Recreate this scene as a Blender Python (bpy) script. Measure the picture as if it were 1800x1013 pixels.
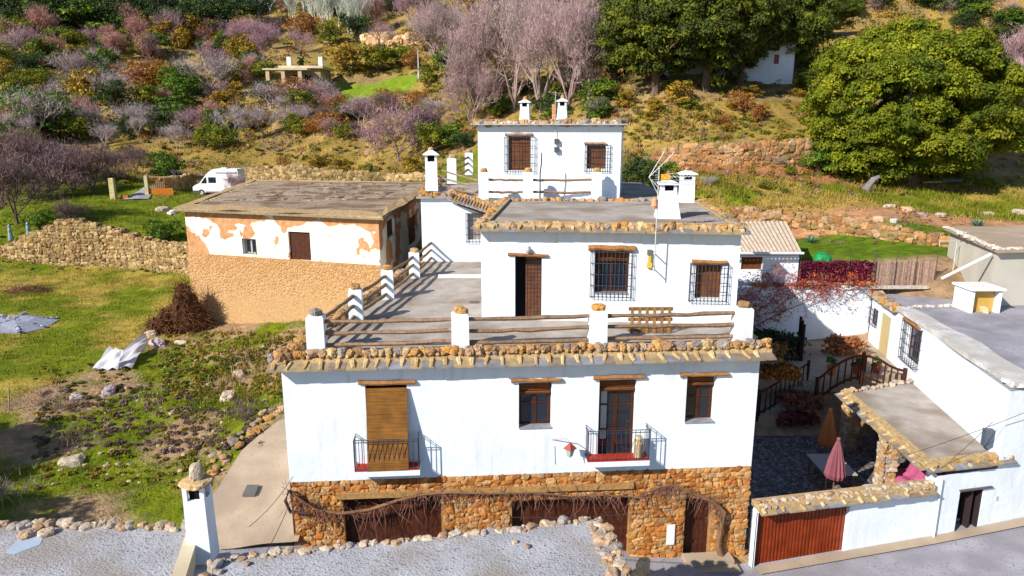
import bpy, math, random
import numpy as np
from mathutils import Vector, Matrix
random.seed(7); RS = np.random.RandomState(11)
for o in list(bpy.data.objects): bpy.data.objects.remove(o)
scene = bpy.context.scene
# ---------------------------------------------------------------- camera, sky, sun, exposure
PITCH = math.radians(13.0); FPX = 1250.0; CAMZ = 14.0
cam_d = bpy.data.cameras.new('camera'); cam = bpy.data.objects.new('camera', cam_d)
scene.collection.objects.link(cam)
cam.location = (0, 0, CAMZ); cam.rotation_euler = (math.radians(90) - PITCH, 0, 0)
cam_d.sensor_width = 36; cam_d.lens = FPX / 1800 * 36; cam_d.clip_end = 2000; cam_d.clip_start = 0.1
scene.camera = cam
SUN_AZ = math.radians(50.0); SUN_EL = math.radians(33.0)      # direction the light travels
world = bpy.data.worlds.new('World'); scene.world = world; world.use_nodes = True
wn = world.node_tree.nodes; wl = world.node_tree.links
sky = wn.new('ShaderNodeTexSky'); sky.sky_type = 'NISHITA'; sky.sun_disc = False
sky.sun_elevation = SUN_EL; sky.sun_rotation = SUN_AZ + math.pi
sky.air_density = 1.0; sky.dust_density = 0.1; sky.ozone_density = 3.0
wl.new(sky.outputs[0], wn['Background'].inputs[0]); wn['Background'].inputs[1].default_value = 0.085
sd = bpy.data.lights.new('sun', 'SUN'); sd.energy = 4.8; sd.angle = math.radians(0.5); sd.color = (1.0, 0.93, 0.82)
so = bpy.data.objects.new('sun', sd); scene.collection.objects.link(so); so.location = (-40, -30, 60)
so.rotation_euler = Vector((math.sin(SUN_AZ) * math.cos(SUN_EL), math.cos(SUN_AZ) * math.cos(SUN_EL), -math.sin(SUN_EL))).to_track_quat('-Z', 'Y').to_euler()
vs = scene.view_settings; vs.view_transform = 'Standard'; vs.look = 'None'; vs.exposure = 0.55; vs.gamma = 1
scene.render.resolution_x = 1024; scene.render.resolution_y = 576
C = scene.collection

# ---------------------------------------------------------------- pixel (of the 1800x1013 photo) -> world ray
def ray(px, py):
    u = (px - 900) / FPX; v = (506.5 - py) / FPX
    return np.array([u, math.cos(PITCH) + v * math.sin(PITCH), -math.sin(PITCH) + v * math.cos(PITCH)])
def at_y(px, py, Y):
    r = ray(px, py); p = r * (Y / r[1]); p[2] += CAMZ; return p
def at_z(px, py, z):
    r = ray(px, py); p = r * ((z - CAMZ) / r[2]); p[2] += CAMZ; return p

# ---------------------------------------------------------------- noise and terrain
def vnoise(x, y, seed=0):
    xi = np.floor(x); yi = np.floor(y); fx = x - xi; fy = y - yi
    fx = fx * fx * (3 - 2 * fx); fy = fy * fy * (3 - 2 * fy)
    def h(a, b):
        v = np.sin(a * 127.1 + b * 311.7 + seed * 74.7) * 43758.5453
        return v - np.floor(v)
    return (h(xi, yi) * (1 - fx) + h(xi + 1, yi) * fx) * (1 - fy) + (h(xi, yi + 1) * (1 - fx) + h(xi + 1, yi + 1) * fx) * fy
def fbm(x, y, seed=0, octs=4):
    s = 0; a = 0.5; f = 1.0
    for k in range(octs):
        s = s + a * vnoise(x * f, y * f, seed + k); a *= 0.5; f *= 2.03
    return s
CP = []   # control points (world x, y, z)
def cpz(px, py, zr): CP.append(tuple(at_z(px, py, zr + CAMZ)))
def cpw(x, y, zr): CP.append((x, y, zr + CAMZ))
def cpy(px, py, Y): CP.append(tuple(at_y(px, py, Y)))
for a in [(0,480,-10.6),(330,478,-10.6),(170,474,-10.6),(0,640,-10.9),(150,560,-10.75),(300,540,-10.75),(0,700,-11.0),(150,650,-11.0),(248,606,-10.95),
          (60,765,-11.4),(100,900,-11.7),(0,900,-11.6),(300,905,-12.0),(200,800,-11.5),(300,700,-11.25),(450,720,-11.0),(340,840,-11.8),
          (335,575,-11.0),(450,620,-10.9),(480,680,-10.95),(380,610,-10.95),(400,760,-11.35),
          (200,372,-8.0),(400,342,-8.2),(60,372,-8.0),(60,305,-6.1),(250,342,-7.5),(340,305,-6.5),(550,322,-7.0),(700,285,-5.0),(280,265,-4.2),
          (430,330,-7.8)]: cpz(*a)
for a in [(100,230,122),(0,230,122),(500,230,118),(650,157,140),(520,152,145),(800,200,105),(300,190,135),(100,150,160),(350,130,165),(100,50,205),(350,50,215),
          (100,0,250),(500,0,250),(650,60,195),(900,100,140),(900,0,210),(1150,80,115),(1400,0,180),(1790,10,170),(1750,130,95),(1200,160,74),(1350,146,79),
          (1500,60,120),(700,220,106),(1000,190,84),(1300,205,70)]: cpy(*a)
for a in [(1150,305,-4.2),(1200,300,-3.8),(1420,296,-3.7),(1200,240,-1.15),(1420,236,-0.9),(1300,340,-5.0),(1500,345,-5.3),
          (1600,325,-4.9),(1785,340,-5.3),(1785,262,-2.3),(1785,222,-0.5),(1500,430,-7.3),(1650,478,-7.6),(1300,440,-7.3),(1300,400,-7.0),(1480,408,-7.0),
          (1660,412,-6.9),(1560,385,-6.1),(1320,368,-6.0)]: cpz(*a)
for a in [(0,38,-7.0),(-10,60,-8.0),(0,50,-6.0),(8,40,-7.0),(5,60,-3.4),(-3,78,-4.5),(12,33.5,-11.0),(9,33,-10.6),(16,34,-11),(8.2,26,-12.3),(20,36.5,-8.1),(14,37,-8.1),
          (-8.9,20,-12.3),(-9,25,-10.9),(-8,30,-10.9),(-5,16,-13.2),(5,16,-13.9),(-10,14,-12.8),(-20,14,-11.9),(-14,14,-12.1),(0,5,-15),(20,10,-14),(-20,5,-12.3),
          (30,21,-13.4),(30,36,-8),(36,50,-6.8),(-40,30,-10.9),(-75,60,-9.5),(-40,10,-11.8),(60,30,-9),(80,60,-3),(-110,110,-2),(-180,160,10),(160,130,9),
          (-220,250,50),(230,250,50),(0,320,68),(-260,70,-6),(250,40,-3),(-200,-10,-12),(200,-10,-18),(0,-10,-17),(-110,300,68),(120,300,68)]: cpw(*a)
CPA = np.array(CP); _S = 30.0
def _phi(r2): return 0.5 * r2 * np.log(r2 + 1e-9)
def _fit():
    X = CPA[:, :2] / _S; n = len(X)
    r2 = ((X[:, None] - X[None]) ** 2).sum(-1)
    K = _phi(r2) + np.eye(n) * 0.0015
    P = np.hstack([np.ones((n, 1)), X])
    A = np.zeros((n + 3, n + 3)); A[:n, :n] = K; A[:n, n:] = P; A[n:, :n] = P.T
    b = np.zeros(n + 3); b[:n] = CPA[:, 2]
    return np.linalg.solve(A, b)
_W = _fit()
def sstep(a, b, x): t = np.clip((x - a) / (b - a), 0, 1); return t * t * (3 - 2 * t)
def boxw(x, y, x0, x1, y0, y1, m=0.6):
    return sstep(x0 - m, x0, x) * (1 - sstep(x1, x1 + m, x)) * sstep(y0 - m, y0, y) * (1 - sstep(y1, y1 + m, y))
def street_z(x): return CAMZ + np.interp(x, [-14, -9, 0, 7.6, 14, 18, 30], [-11.9, -12.45, -13.2, -13.84, -13.6, -13.35, -13.0])
def HT(x, y):
    x = np.atleast_1d(np.asarray(x, float)); y = np.atleast_1d(np.asarray(y, float))
    X = np.stack([x.ravel(), y.ravel()], 1) / _S; out = np.zeros(len(X)); n = len(CPA)
    for i in range(0, len(X), 8192):
        q = X[i:i + 8192]; r2 = ((q[:, None] - CPA[None, :, :2] / _S) ** 2).sum(-1)
        out[i:i + 8192] = _phi(r2) @ _W[:n] + _W[n] + q @ _W[n + 1:]
    z = out.reshape(x.shape); d = np.hypot(x, y)
    far = sstep(50, 130, d)
    z = z + (fbm(x * 0.9, y * 0.9, 3) - 0.47) * 0.34 + (fbm(x * 0.09, y * 0.09, 9, 5) - 0.47) * 7.0 * far
    w = boxw(x, y, -13.0, 40, 2, np.where((x > -6.6) & (x < 7.5), 22.0, 20.3 + np.maximum(x - 7, 0) * 0.18), 0.7) * (x > -9.8); w = np.where(x < -9, w * sstep(-9.8, -9.0, x), w)
    z = z * (1 - w) + (street_z(x) - 0.02) * w
    w = boxw(x, y, 7.6, 16.6, 21.3 + (x - 8) * .21, 28.9, 0.6); z = z * (1 - w) + 0.6 * w
    w = boxw(x, y, 8.6, 18.5, 31.2, 35.3, 1.6); z = z * (1 - w) + 2.95 * w
    return z
def H(x, y): return float(HT(x, y)[0])
def hit(px, py, t0=16, t1=420):
    r = ray(px, py); t = np.geomspace(t0, t1, 900)
    P = r[None] * t[:, None]; P[:, 2] += CAMZ
    below = np.where(P[:, 2] < HT(P[:, 0], P[:, 1]))[0]
    i = below[0] if len(below) else 899
    return P[i]

# ---------------------------------------------------------------- materials
MATS = {}
def new_mat(name, rough=0.85, spec=0.2):
    m = bpy.data.materials.new(name); m.use_nodes = True; nt = m.node_tree
    b = nt.nodes['Principled BSDF']; b.inputs['Roughness'].default_value = rough
    b.inputs['Specular IOR Level'].default_value = spec; MATS[name] = m
    return m, nt, b
def nn(nt, t, **kw):
    n = nt.nodes.new(t)
    for k, v in kw.items(): setattr(n, k, v)
    return n
def noise_node(nt, scale, detail=4, vec=None):
    n = nn(nt, 'ShaderNodeTexNoise'); n.inputs['Scale'].default_value = scale; n.inputs['Detail'].default_value = detail
    if vec is not None: nt.links.new(vec, n.inputs['Vector'])
    return n
def ramp(nt, src, stops):
    r = nn(nt, 'ShaderNodeValToRGB'); e = r.color_ramp.elements
    while len(e) < len(stops): e.new(0.5)
    for i, (p, c) in enumerate(stops):
        e[i].position = p; e[i].color = (c[0], c[1], c[2], 1) if hasattr(c, '__len__') else (c, c, c, 1)
    nt.links.new(src, r.inputs[0]); return r
def mixc(nt, a, b, fac, mode='MIX'):
    m = nn(nt, 'ShaderNodeMix', data_type='RGBA', blend_type=mode)
    for s, v in ((m.inputs[0], fac), (m.inputs[6], a), (m.inputs[7], b)):
        if isinstance(v, (int, float)): s.default_value = v
        elif isinstance(v, tuple): s.default_value = (*v, 1)
        else: nt.links.new(v, s)
    return m.outputs[2]
def bump(nt, b, h, strength=0.5, dist=0.05):
    n = nn(nt, 'ShaderNodeBump'); n.inputs['Strength'].default_value = strength; n.inputs['Distance'].default_value = dist
    nt.links.new(h, n.inputs['Height']); nt.links.new(n.outputs[0], b.inputs['Normal'])
def geo(nt): return nn(nt, 'ShaderNodeNewGeometry').outputs['Position']
def mat_attr(name, rough=0.9, s1=6.0, amp=0.35, bscale=14.0, bst=0.6, bd=0.03, spec=0.15, trans=0.0):
    """base colour comes from the mesh's own 'col' attribute (colour of each stone, leaf, board), varied by noise"""
    m, nt, b = new_mat(name, rough, spec)
    a = nn(nt, 'ShaderNodeAttribute', attribute_name='col'); p = geo(nt)
    n = noise_node(nt, s1, 5, p); r = ramp(nt, n.outputs[0], [(0.25, 1 - amp), (0.75, 1 + amp)])
    r.color_ramp.elements[1].color = (1 + amp, 1 + amp, 1 + amp, 1)
    c = mixc(nt, a.outputs['Color'], r.outputs[0], 1.0, 'MULTIPLY')
    nt.links.new(c, b.inputs['Base Color'])
    if bst: bump(nt, b, noise_node(nt, bscale, 6, p).outputs[0], bst, bd)
    if trans:
        t = nn(nt, 'ShaderNodeBsdfTranslucent'); nt.links.new(c, t.inputs[0])
        mx = nn(nt, 'ShaderNodeMixShader'); mx.inputs[0].default_value = trans
        nt.links.new(b.outputs[0], mx.inputs[1]); nt.links.new(t.outputs[0], mx.inputs[2])
        nt.links.new(mx.outputs[0], nt.nodes['Material Output'].inputs[0])
    return m
def mat_noise(name, c1, c2, scale=3.0, rough=0.9, speck=None, sscale=60, bst=0.4, bscale=40, bd=0.01, spec=0.2, stain=None):
    m, nt, b = new_mat(name, rough, spec); p = geo(nt)
    n = noise_node(nt, scale, 6, p); r = ramp(nt, n.outputs[0], [(0.32, c1), (0.68, c2)]); c = r.outputs[0]
    if speck:
        n2 = noise_node(nt, sscale, 2, p); r2 = ramp(nt, n2.outputs[0], [(0.60, 0.0), (0.68, 1.0)]); c = mixc(nt, c, speck, r2.outputs[0])
    if stain:
        n3 = noise_node(nt, 0.55, 7, p); r3 = ramp(nt, n3.outputs[0], [(0.47, 0.0), (0.62, 0.85)]); c = mixc(nt, c, stain, r3.outputs[0])
    nt.links.new(c, b.inputs['Base Color'])
    if bst: bump(nt, b, noise_node(nt, bscale, 4, p).outputs[0], bst, bd)
    return m
STONE = mat_attr('stone', 0.95, 7, 0.32, 22, 0.9, 0.03)
SLATE = mat_attr('slate', 0.75, 5, 0.3, 18, 0.5, 0.01, 0.3)
WOOD = mat_attr('weathered_wood', 0.8, 9, 0.35, 30, 0.5, 0.01)
LEAF = mat_attr('leaf', 0.65, 0.35, 0.25, 10, 0, 0.01, 0.25, 0.22)
GRASSM = mat_attr('grass_blade', 0.8, 0.5, 0.25, 10, 0, 0.01, 0.1, 0.2)
BARK = mat_attr('bark', 0.95, 3, 0.3, 12, 0, 0.02)
PAINT = mat_attr('painted', 0.5, 4, 0.08, 20, 0.1, 0.003, 0.4)
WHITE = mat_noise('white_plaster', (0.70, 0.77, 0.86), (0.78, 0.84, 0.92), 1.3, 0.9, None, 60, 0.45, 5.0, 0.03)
def _white():
    nt = WHITE.node_tree; b = nt.nodes['Principled BSDF']; p = geo(nt)
    src = b.inputs['Base Color'].links[0].from_socket
    mp = nn(nt, 'ShaderNodeMapping'); mp.inputs['Scale'].default_value = (5, 5, 0.5); nt.links.new(p, mp.inputs[0])
    n = noise_node(nt, 1.0, 6, mp.outputs[0]); r = ramp(nt, n.outputs[0], [(0.56, 0.0), (0.8, 0.55)])
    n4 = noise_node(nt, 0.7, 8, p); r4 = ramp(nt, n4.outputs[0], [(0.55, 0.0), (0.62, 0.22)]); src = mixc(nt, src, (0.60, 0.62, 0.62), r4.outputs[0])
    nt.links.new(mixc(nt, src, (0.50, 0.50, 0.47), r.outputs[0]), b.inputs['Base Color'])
_white()
ROOFG = mat_noise('roof_screed', (0.34, 0.30, 0.27), (0.46, 0.41, 0.37), 1.6, 0.95, (0.20, 0.17, 0.15), 28, 0.5, 25, 0.02, 0.1, (0.24, 0.19, 0.15))
ROOFN = mat_noise('roof_gravel', (0.34, 0.34, 0.37), (0.45, 0.45, 0.49), 1.3, 0.95, (0.15, 0.14, 0.15), 17, 0.9, 17, 0.04, 0.1, (0.30, 0.27, 0.25))
CONC = mat_noise('concrete', (0.33, 0.26, 0.19), (0.47, 0.37, 0.28), 0.9, 0.95, (0.34, 0.28, 0.23), 9, 0.5, 12, 0.02, 0.1, (0.36, 0.28, 0.21))
STREETM = mat_noise('street_concrete', (0.28, 0.275, 0.31), (0.37, 0.36, 0.41), 1.0, 0.95, (0.18, 0.17, 0.19), 14, 0.6, 14, 0.02, 0.1, (0.24, 0.23, 0.26))
OLDROOF = mat_noise('old_roof_earth', (0.30, 0.22, 0.16), (0.44, 0.34, 0.26), 0.5, 0.98, (0.12, 0.08, 0.06), 5, 0.8, 9, 0.05, 0.05, (0.17, 0.11, 0.07))
GREYW = mat_noise('grey_render', (0.46, 0.44, 0.38), (0.56, 0.53, 0.46), 0.6, 0.9, None, 60, 0.3, 8, 0.02)
WORN = mat_noise('worn_whitewash', (0.46, 0.44, 0.42), (0.74, 0.73, 0.72), 1.6, 0.95, (0.3, 0.28, 0.26), 14, 0.6, 9, 0.03, 0.1, (0.5, 0.47, 0.44))
CREAM = mat_noise('cream_wall', (0.50, 0.42, 0.28), (0.62, 0.54, 0.38), 1.0, 0.9)
IRON = mat_noise('wrought_iron', (0.02, 0.022, 0.035), (0.05, 0.055, 0.08), 5, 0.5, None, 60, 0.0, 5, 0.01, 0.5)
STEEL = mat_noise('galvanised_steel', (0.40, 0.42, 0.44), (0.52, 0.54, 0.56), 5, 0.4, None, 60, 0.0, 5, 0.01, 0.5)
DARKWOOD = mat_noise('dark_stained_wood', (0.045, 0.012, 0.006), (0.085, 0.024, 0.010), 8, 0.55, None, 60, 0.3, 30, 0.005, 0.3)
REDTILE = mat_noise('red_floor_tile', (0.36, 0.025, 0.012), (0.48, 0.05, 0.02), 8, 0.6)
m, nt, b = new_mat('window_glass', 0.08, 0.8); b.inputs['Base Color'].default_value = (0.012, 0.02, 0.035, 1); GLASS = m
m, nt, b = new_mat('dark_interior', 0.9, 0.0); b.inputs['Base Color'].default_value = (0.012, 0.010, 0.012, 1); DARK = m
def mat_stripes(name, c1, c2, scale, axis='Z', rough=0.7, dist=0.6):
    m, nt, b = new_mat(name, rough); tc = geo(nt)
    w = nn(nt, 'ShaderNodeTexWave', wave_type='BANDS', bands_direction=axis); w.inputs['Scale'].default_value = scale
    w.inputs['Distortion'].default_value = dist; w.inputs['Detail'].default_value = 2; nt.links.new(tc, w.inputs['Vector'])
    r = ramp(nt, w.outputs['Fac'], [(0.15, c1), (0.6, c2)]); n = noise_node(nt, 2.5, 5, tc); r2 = ramp(nt, n.outputs[0], [(0.3, 0.7), (0.7, 1.25)])
    nt.links.new(mixc(nt, r.outputs[0], r2.outputs[0], 1.0, 'MULTIPLY'), b.inputs['Base Color'])
    bump(nt, b, w.outputs['Fac'], 0.6, 0.01); return m
BAMBOO = mat_stripes('bamboo_slats', (0.09, 0.035, 0.008), (0.34, 0.15, 0.03), 9, 'Z')
SLATWOOD = mat_stripes('brown_roller_slats', (0.06, 0.018, 0.006), (0.20, 0.07, 0.02), 7, 'Z')
GATEWOOD = mat_stripes('varnished_boards', (0.13, 0.017, 0.004), (0.28, 0.042, 0.008), 2.6, 'X', 0.4, 0.6)
REED = mat_stripes('split_reed', (0.10, 0.06, 0.05), (0.30, 0.20, 0.15), 6, 'X', 0.9, 1.2)
def mat_oldplaster():
    m, nt, b = new_mat('peeling_plaster', 0.92); p = geo(nt)
    n = noise_node(nt, 0.55, 7, p); sx = nn(nt, 'ShaderNodeSeparateXYZ'); nt.links.new(p, sx.inputs[0])
    top = nn(nt, 'ShaderNodeMapRange'); nt.links.new(sx.outputs[2], top.inputs[0])
    for i, v in ((1, 8.75), (2, 9.2), (3, 0.0), (4, 0.22)): top.inputs[i].default_value = v
    ad = nn(nt, 'ShaderNodeMath', operation='ADD'); nt.links.new(n.outputs[0], ad.inputs[0]); nt.links.new(top.outputs[0], ad.inputs[1])
    r = ramp(nt, ad.outputs[0], [(0.562, 0.0), (0.575, 1.0)])
    n2 = noise_node(nt, 1.2, 6, p); wh = ramp(nt, n2.outputs[0], [(0.35, (0.80, 0.70, 0.50)), (0.60, (0.84, 0.83, 0.80))])
    n3 = noise_node(nt, 4, 6, p); oc = ramp(nt, n3.outputs[0], [(0.3, (0.42, 0.19, 0.08)), (0.7, (0.60, 0.33, 0.17))])
    nt.links.new(mixc(nt, wh.outputs[0], oc.outputs[0], r.outputs[0]), b.inputs['Base Color'])
    inv = nn(nt, 'ShaderNodeMath', operation='SUBTRACT'); inv.inputs[0].default_value = 1.0; nt.links.new(r.outputs[0], inv.inputs[1])
    bump(nt, b, inv.outputs[0], 0.6, 0.03); return m
OLDPL = mat_oldplaster()
def fademul(nt, d, p):
    sx = nn(nt, 'ShaderNodeSeparateXYZ'); nt.links.new(p, sx.inputs[0]); n = noise_node(nt, .5, 4, p)
    ad = nn(nt, 'ShaderNodeMath', operation='MULTIPLY_ADD'); nt.links.new(n.outputs[0], ad.inputs[0]); ad.inputs[1].default_value = 1.6; nt.links.new(sx.outputs[2], ad.inputs[2])
    mr = nn(nt, 'ShaderNodeMapRange'); nt.links.new(ad.outputs[0], mr.inputs[0])
    for i, v in ((1, 5.0), (2, 8.6), (3, 0.0), (4, 1.0)): mr.inputs[i].default_value = v
    m = nn(nt, 'ShaderNodeMath', operation='MULTIPLY'); nt.links.new(d, m.inputs[0]); nt.links.new(mr.outputs[0], m.inputs[1]); return m.outputs[0]
def mat_masonry(name, c1, c2, mortar, scale, fade=False):
    m, nt, b = new_mat(name, 0.95, 0.1); p = geo(nt)
    v = nn(nt, 'ShaderNodeTexVoronoi', feature='DISTANCE_TO_EDGE'); v.inputs['Scale'].default_value = scale; nt.links.new(p, v.inputs['Vector'])
    v2 = nn(nt, 'ShaderNodeTexVoronoi'); v2.inputs['Scale'].default_value = scale; nt.links.new(p, v2.inputs['Vector'])
    cr = ramp(nt, v2.outputs['Color'], [(0.2, c1), (0.8, c2)]); n = noise_node(nt, 12, 5, p)
    e = ramp(nt, v.outputs['Distance'], [(0.02, 0.0), (0.12, 1.0)]) if not fade else ramp(nt, fademul(nt, v.outputs['Distance'], p), [(0.02, 0.0), (0.12, 1.0)])
    c = mixc(nt, mortar, cr.outputs[0], e.outputs[0]); r2 = ramp(nt, n.outputs[0], [(0.3, 0.75), (0.7, 1.2)])
    nt.links.new(mixc(nt, c, r2.outputs[0], 1.0, 'MULTIPLY'), b.inputs['Base Color'])
    h = nn(nt, 'ShaderNodeMath', operation='ADD'); nt.links.new(e.outputs[0], h.inputs[0]); nt.links.new(n.outputs[0], h.inputs[1])
    bump(nt, b, h.outputs[0], 0.9, 0.03); return m
OCHREM = mat_masonry('ochre_rubble_masonry', (0.46, 0.23, 0.09), (0.58, 0.33, 0.15), (0.50, 0.31, 0.15), 5.5, True)
MORTAR = mat_noise('earth_mortar', (0.28, 0.14, 0.05), (0.42, 0.23, 0.09), 6, 0.95, None, 60, 0.8, 25, 0.02)
COBBLE = mat_masonry('cobbled_floor', (0.14, 0.12, 0.12), (0.28, 0.25, 0.25), (0.08, 0.07, 0.07), 5)

# ---------------------------------------------------------------- mesh builder
def _ico(sub):
    t = (1 + 5 ** .5) / 2
    v = [(-1,t,0),(1,t,0),(-1,-t,0),(1,-t,0),(0,-1,t),(0,1,t),(0,-1,-t),(0,1,-t),(t,0,-1),(t,0,1),(-t,0,-1),(-t,0,1)]
    f = [(0,11,5),(0,5,1),(0,1,7),(0,7,10),(0,10,11),(1,5,9),(5,11,4),(11,10,2),(10,7,6),(7,1,8),(3,9,4),(3,4,2),(3,2,6),(3,6,8),(3,8,9),(4,9,5),(2,4,11),(6,2,10),(8,6,7),(9,8,1)]
    v = [np.array(a) / np.linalg.norm(a) for a in v]
    for _ in range(sub):
        c = {}; nf = []
        def mid(a, b):
            k = (min(a, b), max(a, b))
            if k not in c:
                m = v[a] + v[b]; v.append(m / np.linalg.norm(m)); c[k] = len(v) - 1
            return c[k]
        for a, b_, d in f:
            x, y, z = mid(a, b_), mid(b_, d), mid(d, a); nf += [(a, x, z), (b_, y, x), (d, z, y), (x, y, z)]
        f = nf
    return np.array(v), np.array(f)
ICO0, ICO1, ICO2 = _ico(0), _ico(1), _ico(2)
class MB:
    def __init__(s): s.V = []; s.F = []; s.C = []; s.M = []; s.n = 0
    def add(s, v, f, col=(0.5, 0.5, 0.5), mi=0):
        v = np.asarray(v, float).reshape(-1, 3); f = np.asarray(f, np.int64)
        s.V.append(v); s.F.append(f + s.n); s.n += len(v); k = len(f)
        col = np.asarray(col, float); s.C.append(np.tile(col, (k, 1)) if col.ndim == 1 else col); s.M.append(np.full(k, mi))
    def hexa(s, p, col=(0.5,) * 3, mi=0):   # 8 points: bottom 4 ccw, top 4 ccw
        s.add(p, [(0,3,2,1),(4,5,6,7),(0,1,5,4),(1,2,6,5),(2,3,7,6),(3,0,4,7)], col, mi)
    def box(s, x0, y0, z0, x1, y1, z1, col=(0.5,) * 3, mi=0):
        s.hexa([(x0,y0,z0),(x1,y0,z0),(x1,y1,z0),(x0,y1,z0),(x0,y0,z1),(x1,y0,z1),(x1,y1,z1),(x0,y1,z1)], col, mi)
    def wbox(s, W, s0, s1, d0, d1, z0, z1, col=(0.5,) * 3, mi=0):
        s.hexa([W.P(s0,d1,z0),W.P(s1,d1,z0),W.P(s1,d0,z0),W.P(s0,d0,z0),W.P(s0,d1,z1),W.P(s1,d1,z1),W.P(s1,d0,z1),W.P(s0,d0,z1)], col, mi)
    def prism(s, poly, z0, z1, col=(0.5,) * 3, mi=0):
        n = len(poly); zt = z1 if hasattr(z1, '__len__') else [z1] * n; zb = z0 if hasattr(z0, '__len__') else [z0] * n
        v = [(p[0], p[1], zb[i]) for i, p in enumerate(poly)] + [(p[0], p[1], zt[i]) for i, p in enumerate(poly)]
        k = s.n
        s.add(v, [(i, (i + 1) % n, n + (i + 1) % n, n + i) for i in range(n)], col, mi)
        for f in ([tuple(range(n - 1, -1, -1))], [tuple(range(n, 2 * n))]):
            s.F.append(np.array(f) + k); s.C.append(np.array([col], float)); s.M.append(np.array([mi]))
    def tube(s, pts, rad, n=6, col=(0.5,) * 3, mi=0, wob=0.0):
        pts = [np.asarray(p, float) for p in pts]; m = len(pts)
        if not hasattr(rad, '__len__'): rad = [rad] * m
        v = []; up = np.array([0, 0, 1.0]); a = np.arange(n) * 2 * math.pi / n
        for i in range(m):
            t = pts[min(i + 1, m - 1)] - pts[max(i - 1, 0)]; t = t / (np.linalg.norm(t) + 1e-9)
            r = up if abs(t[2]) < 0.95 else np.array([1.0, 0, 0])
            x = np.cross(r, t); x /= np.linalg.norm(x); y = np.cross(t, x)
            w = 1 + (RS.rand(n) - 0.5) * wob
            v.append(pts[i] + (np.cos(a) * w)[:, None] * x * rad[i] + (np.sin(a) * w)[:, None] * y * rad[i])
        f = []
        for i in range(m - 1):
            for k in range(n): f.append((i * n + k, i * n + (k + 1) % n, (i + 1) * n + (k + 1) % n, (i + 1) * n + k))
        base = s.n; s.add(np.concatenate(v), f, col, mi)
        for f in ([tuple(range(n - 1, -1, -1))], [tuple((m - 1) * n + k for k in range(n))]):
            s.F.append(np.array(f) + base); s.C.append(np.array([col], float)); s.M.append(np.array([mi]))
    def lathe(s, c, prof, n=14, col=(0.5,) * 3, mi=0, squash=1.0):
        a = np.arange(n) * 2 * math.pi / n; v = []; m = len(prof)
        for r, z in prof: v += [(c[0] + r * math.cos(t), c[1] + r * squash * math.sin(t), c[2] + z) for t in a]
        f = [(i * n + k, i * n + (k + 1) % n, (i + 1) * n + (k + 1) % n, (i + 1) * n + k) for i in range(m - 1) for k in range(n)]
        base = s.n; s.add(v, f, col, mi)
        for f in ([tuple(range(n - 1, -1, -1))], [tuple((m - 1) * n + k for k in range(n))]):
            s.F.append(np.array(f) + base); s.C.append(np.array([col], float)); s.M.append(np.array([mi]))
    def rock(s, c, r, col, ico=None, rough=0.42, ax=None, pw=0.72):
        V, F = ico or ICO1
        d = RS.randn(3, 3); q, _ = np.linalg.qr(d)
        v = V * (1 + rough * (np.sin(V @ q[0] * 3.1 + RS.rand() * 6) * 0.5 + (RS.rand(len(V)) - 0.5))[:, None])
        v = np.sign(v) * np.abs(v) ** pw
        r = np.asarray(r if hasattr(r, '__len__') else (r, r, r), float)
        if ax is None:
            t = RS.rand() * 6.283; ct, st = math.cos(t), math.sin(t); v = v * r
            v = np.stack([v[:, 0] * ct - v[:, 1] * st, v[:, 0] * st + v[:, 1] * ct, v[:, 2]], 1)
        else: v = (v * r) @ np.asarray(ax)
        s.add(v + np.asarray(c), F, np.asarray(col) * (0.85 + 0.3 * RS.rand()))
    def build(s, name, mat, parent=None, smooth=False, shared=None):
        V = np.concatenate(s.V); loc = np.zeros(3)
        if parent is not None: loc = np.array(parent_world(parent))
        else:
            mn, mx = V.min(0), V.max(0); loc = np.array([(mn[0] + mx[0]) / 2, (mn[1] + mx[1]) / 2, mn[2]])
        V = V - loc
        me = bpy.data.meshes.new(name); me.vertices.add(len(V)); me.vertices.foreach_set('co', V.astype(np.float32).ravel())
        lt = np.concatenate([np.full(len(f), f.shape[1]) for f in s.F]); li = np.concatenate([f.ravel() for f in s.F])
        me.loops.add(len(li)); me.loops.foreach_set('vertex_index', li.astype(np.int32))
        me.polygons.add(len(lt)); ls = np.concatenate([[0], np.cumsum(lt)[:-1]])
        me.polygons.foreach_set('loop_start', ls.astype(np.int32)); me.polygons.foreach_set('loop_total', lt.astype(np.int32))
        me.polygons.foreach_set('material_index', np.concatenate(s.M).astype(np.int32))
        me.polygons.foreach_set('use_smooth', np.full(len(lt), bool(smooth)))
        me.update(calc_edges=True)
        cc = np.clip(np.concatenate(s.C), 0, 1); ca = me.color_attributes.new('col', 'FLOAT_COLOR', 'CORNER')
        full = np.ones((len(li), 4), np.float32); full[:, :3] = np.repeat(cc, lt, axis=0); ca.data.foreach_set('color', full.ravel())
        for m in (mat if isinstance(mat, (list, tuple)) else [mat]): me.materials.append(m)
        o = bpy.data.objects.new(name, me); C.objects.link(o)
        if parent is not None: o.parent = parent
        else: o.location = loc
        return o
def parent_world(p):
    l = Vector((0, 0, 0))
    while p is not None: l += p.location; p = p.parent
    return tuple(l)
def tag(o, label=None, cat=None, group=None, kind=None):
    if label: o['label'] = label
    if cat: o['category'] = cat
    if group: o['group'] = group
    if kind: o['kind'] = kind
    return o
def thing(name, label, cat, loc, group=None):
    o = bpy.data.objects.new(name, None); C.objects.link(o); o.location = tuple(float(a) for a in loc); o.empty_display_size = 0.3
    return tag(o, label, cat, group)
def copy_tree(o, parent=None):
    c = o.copy(); C.objects.link(c); c.parent = parent
    for ch in [x for x in o.children]: copy_tree(ch, c)
    return c
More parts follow.
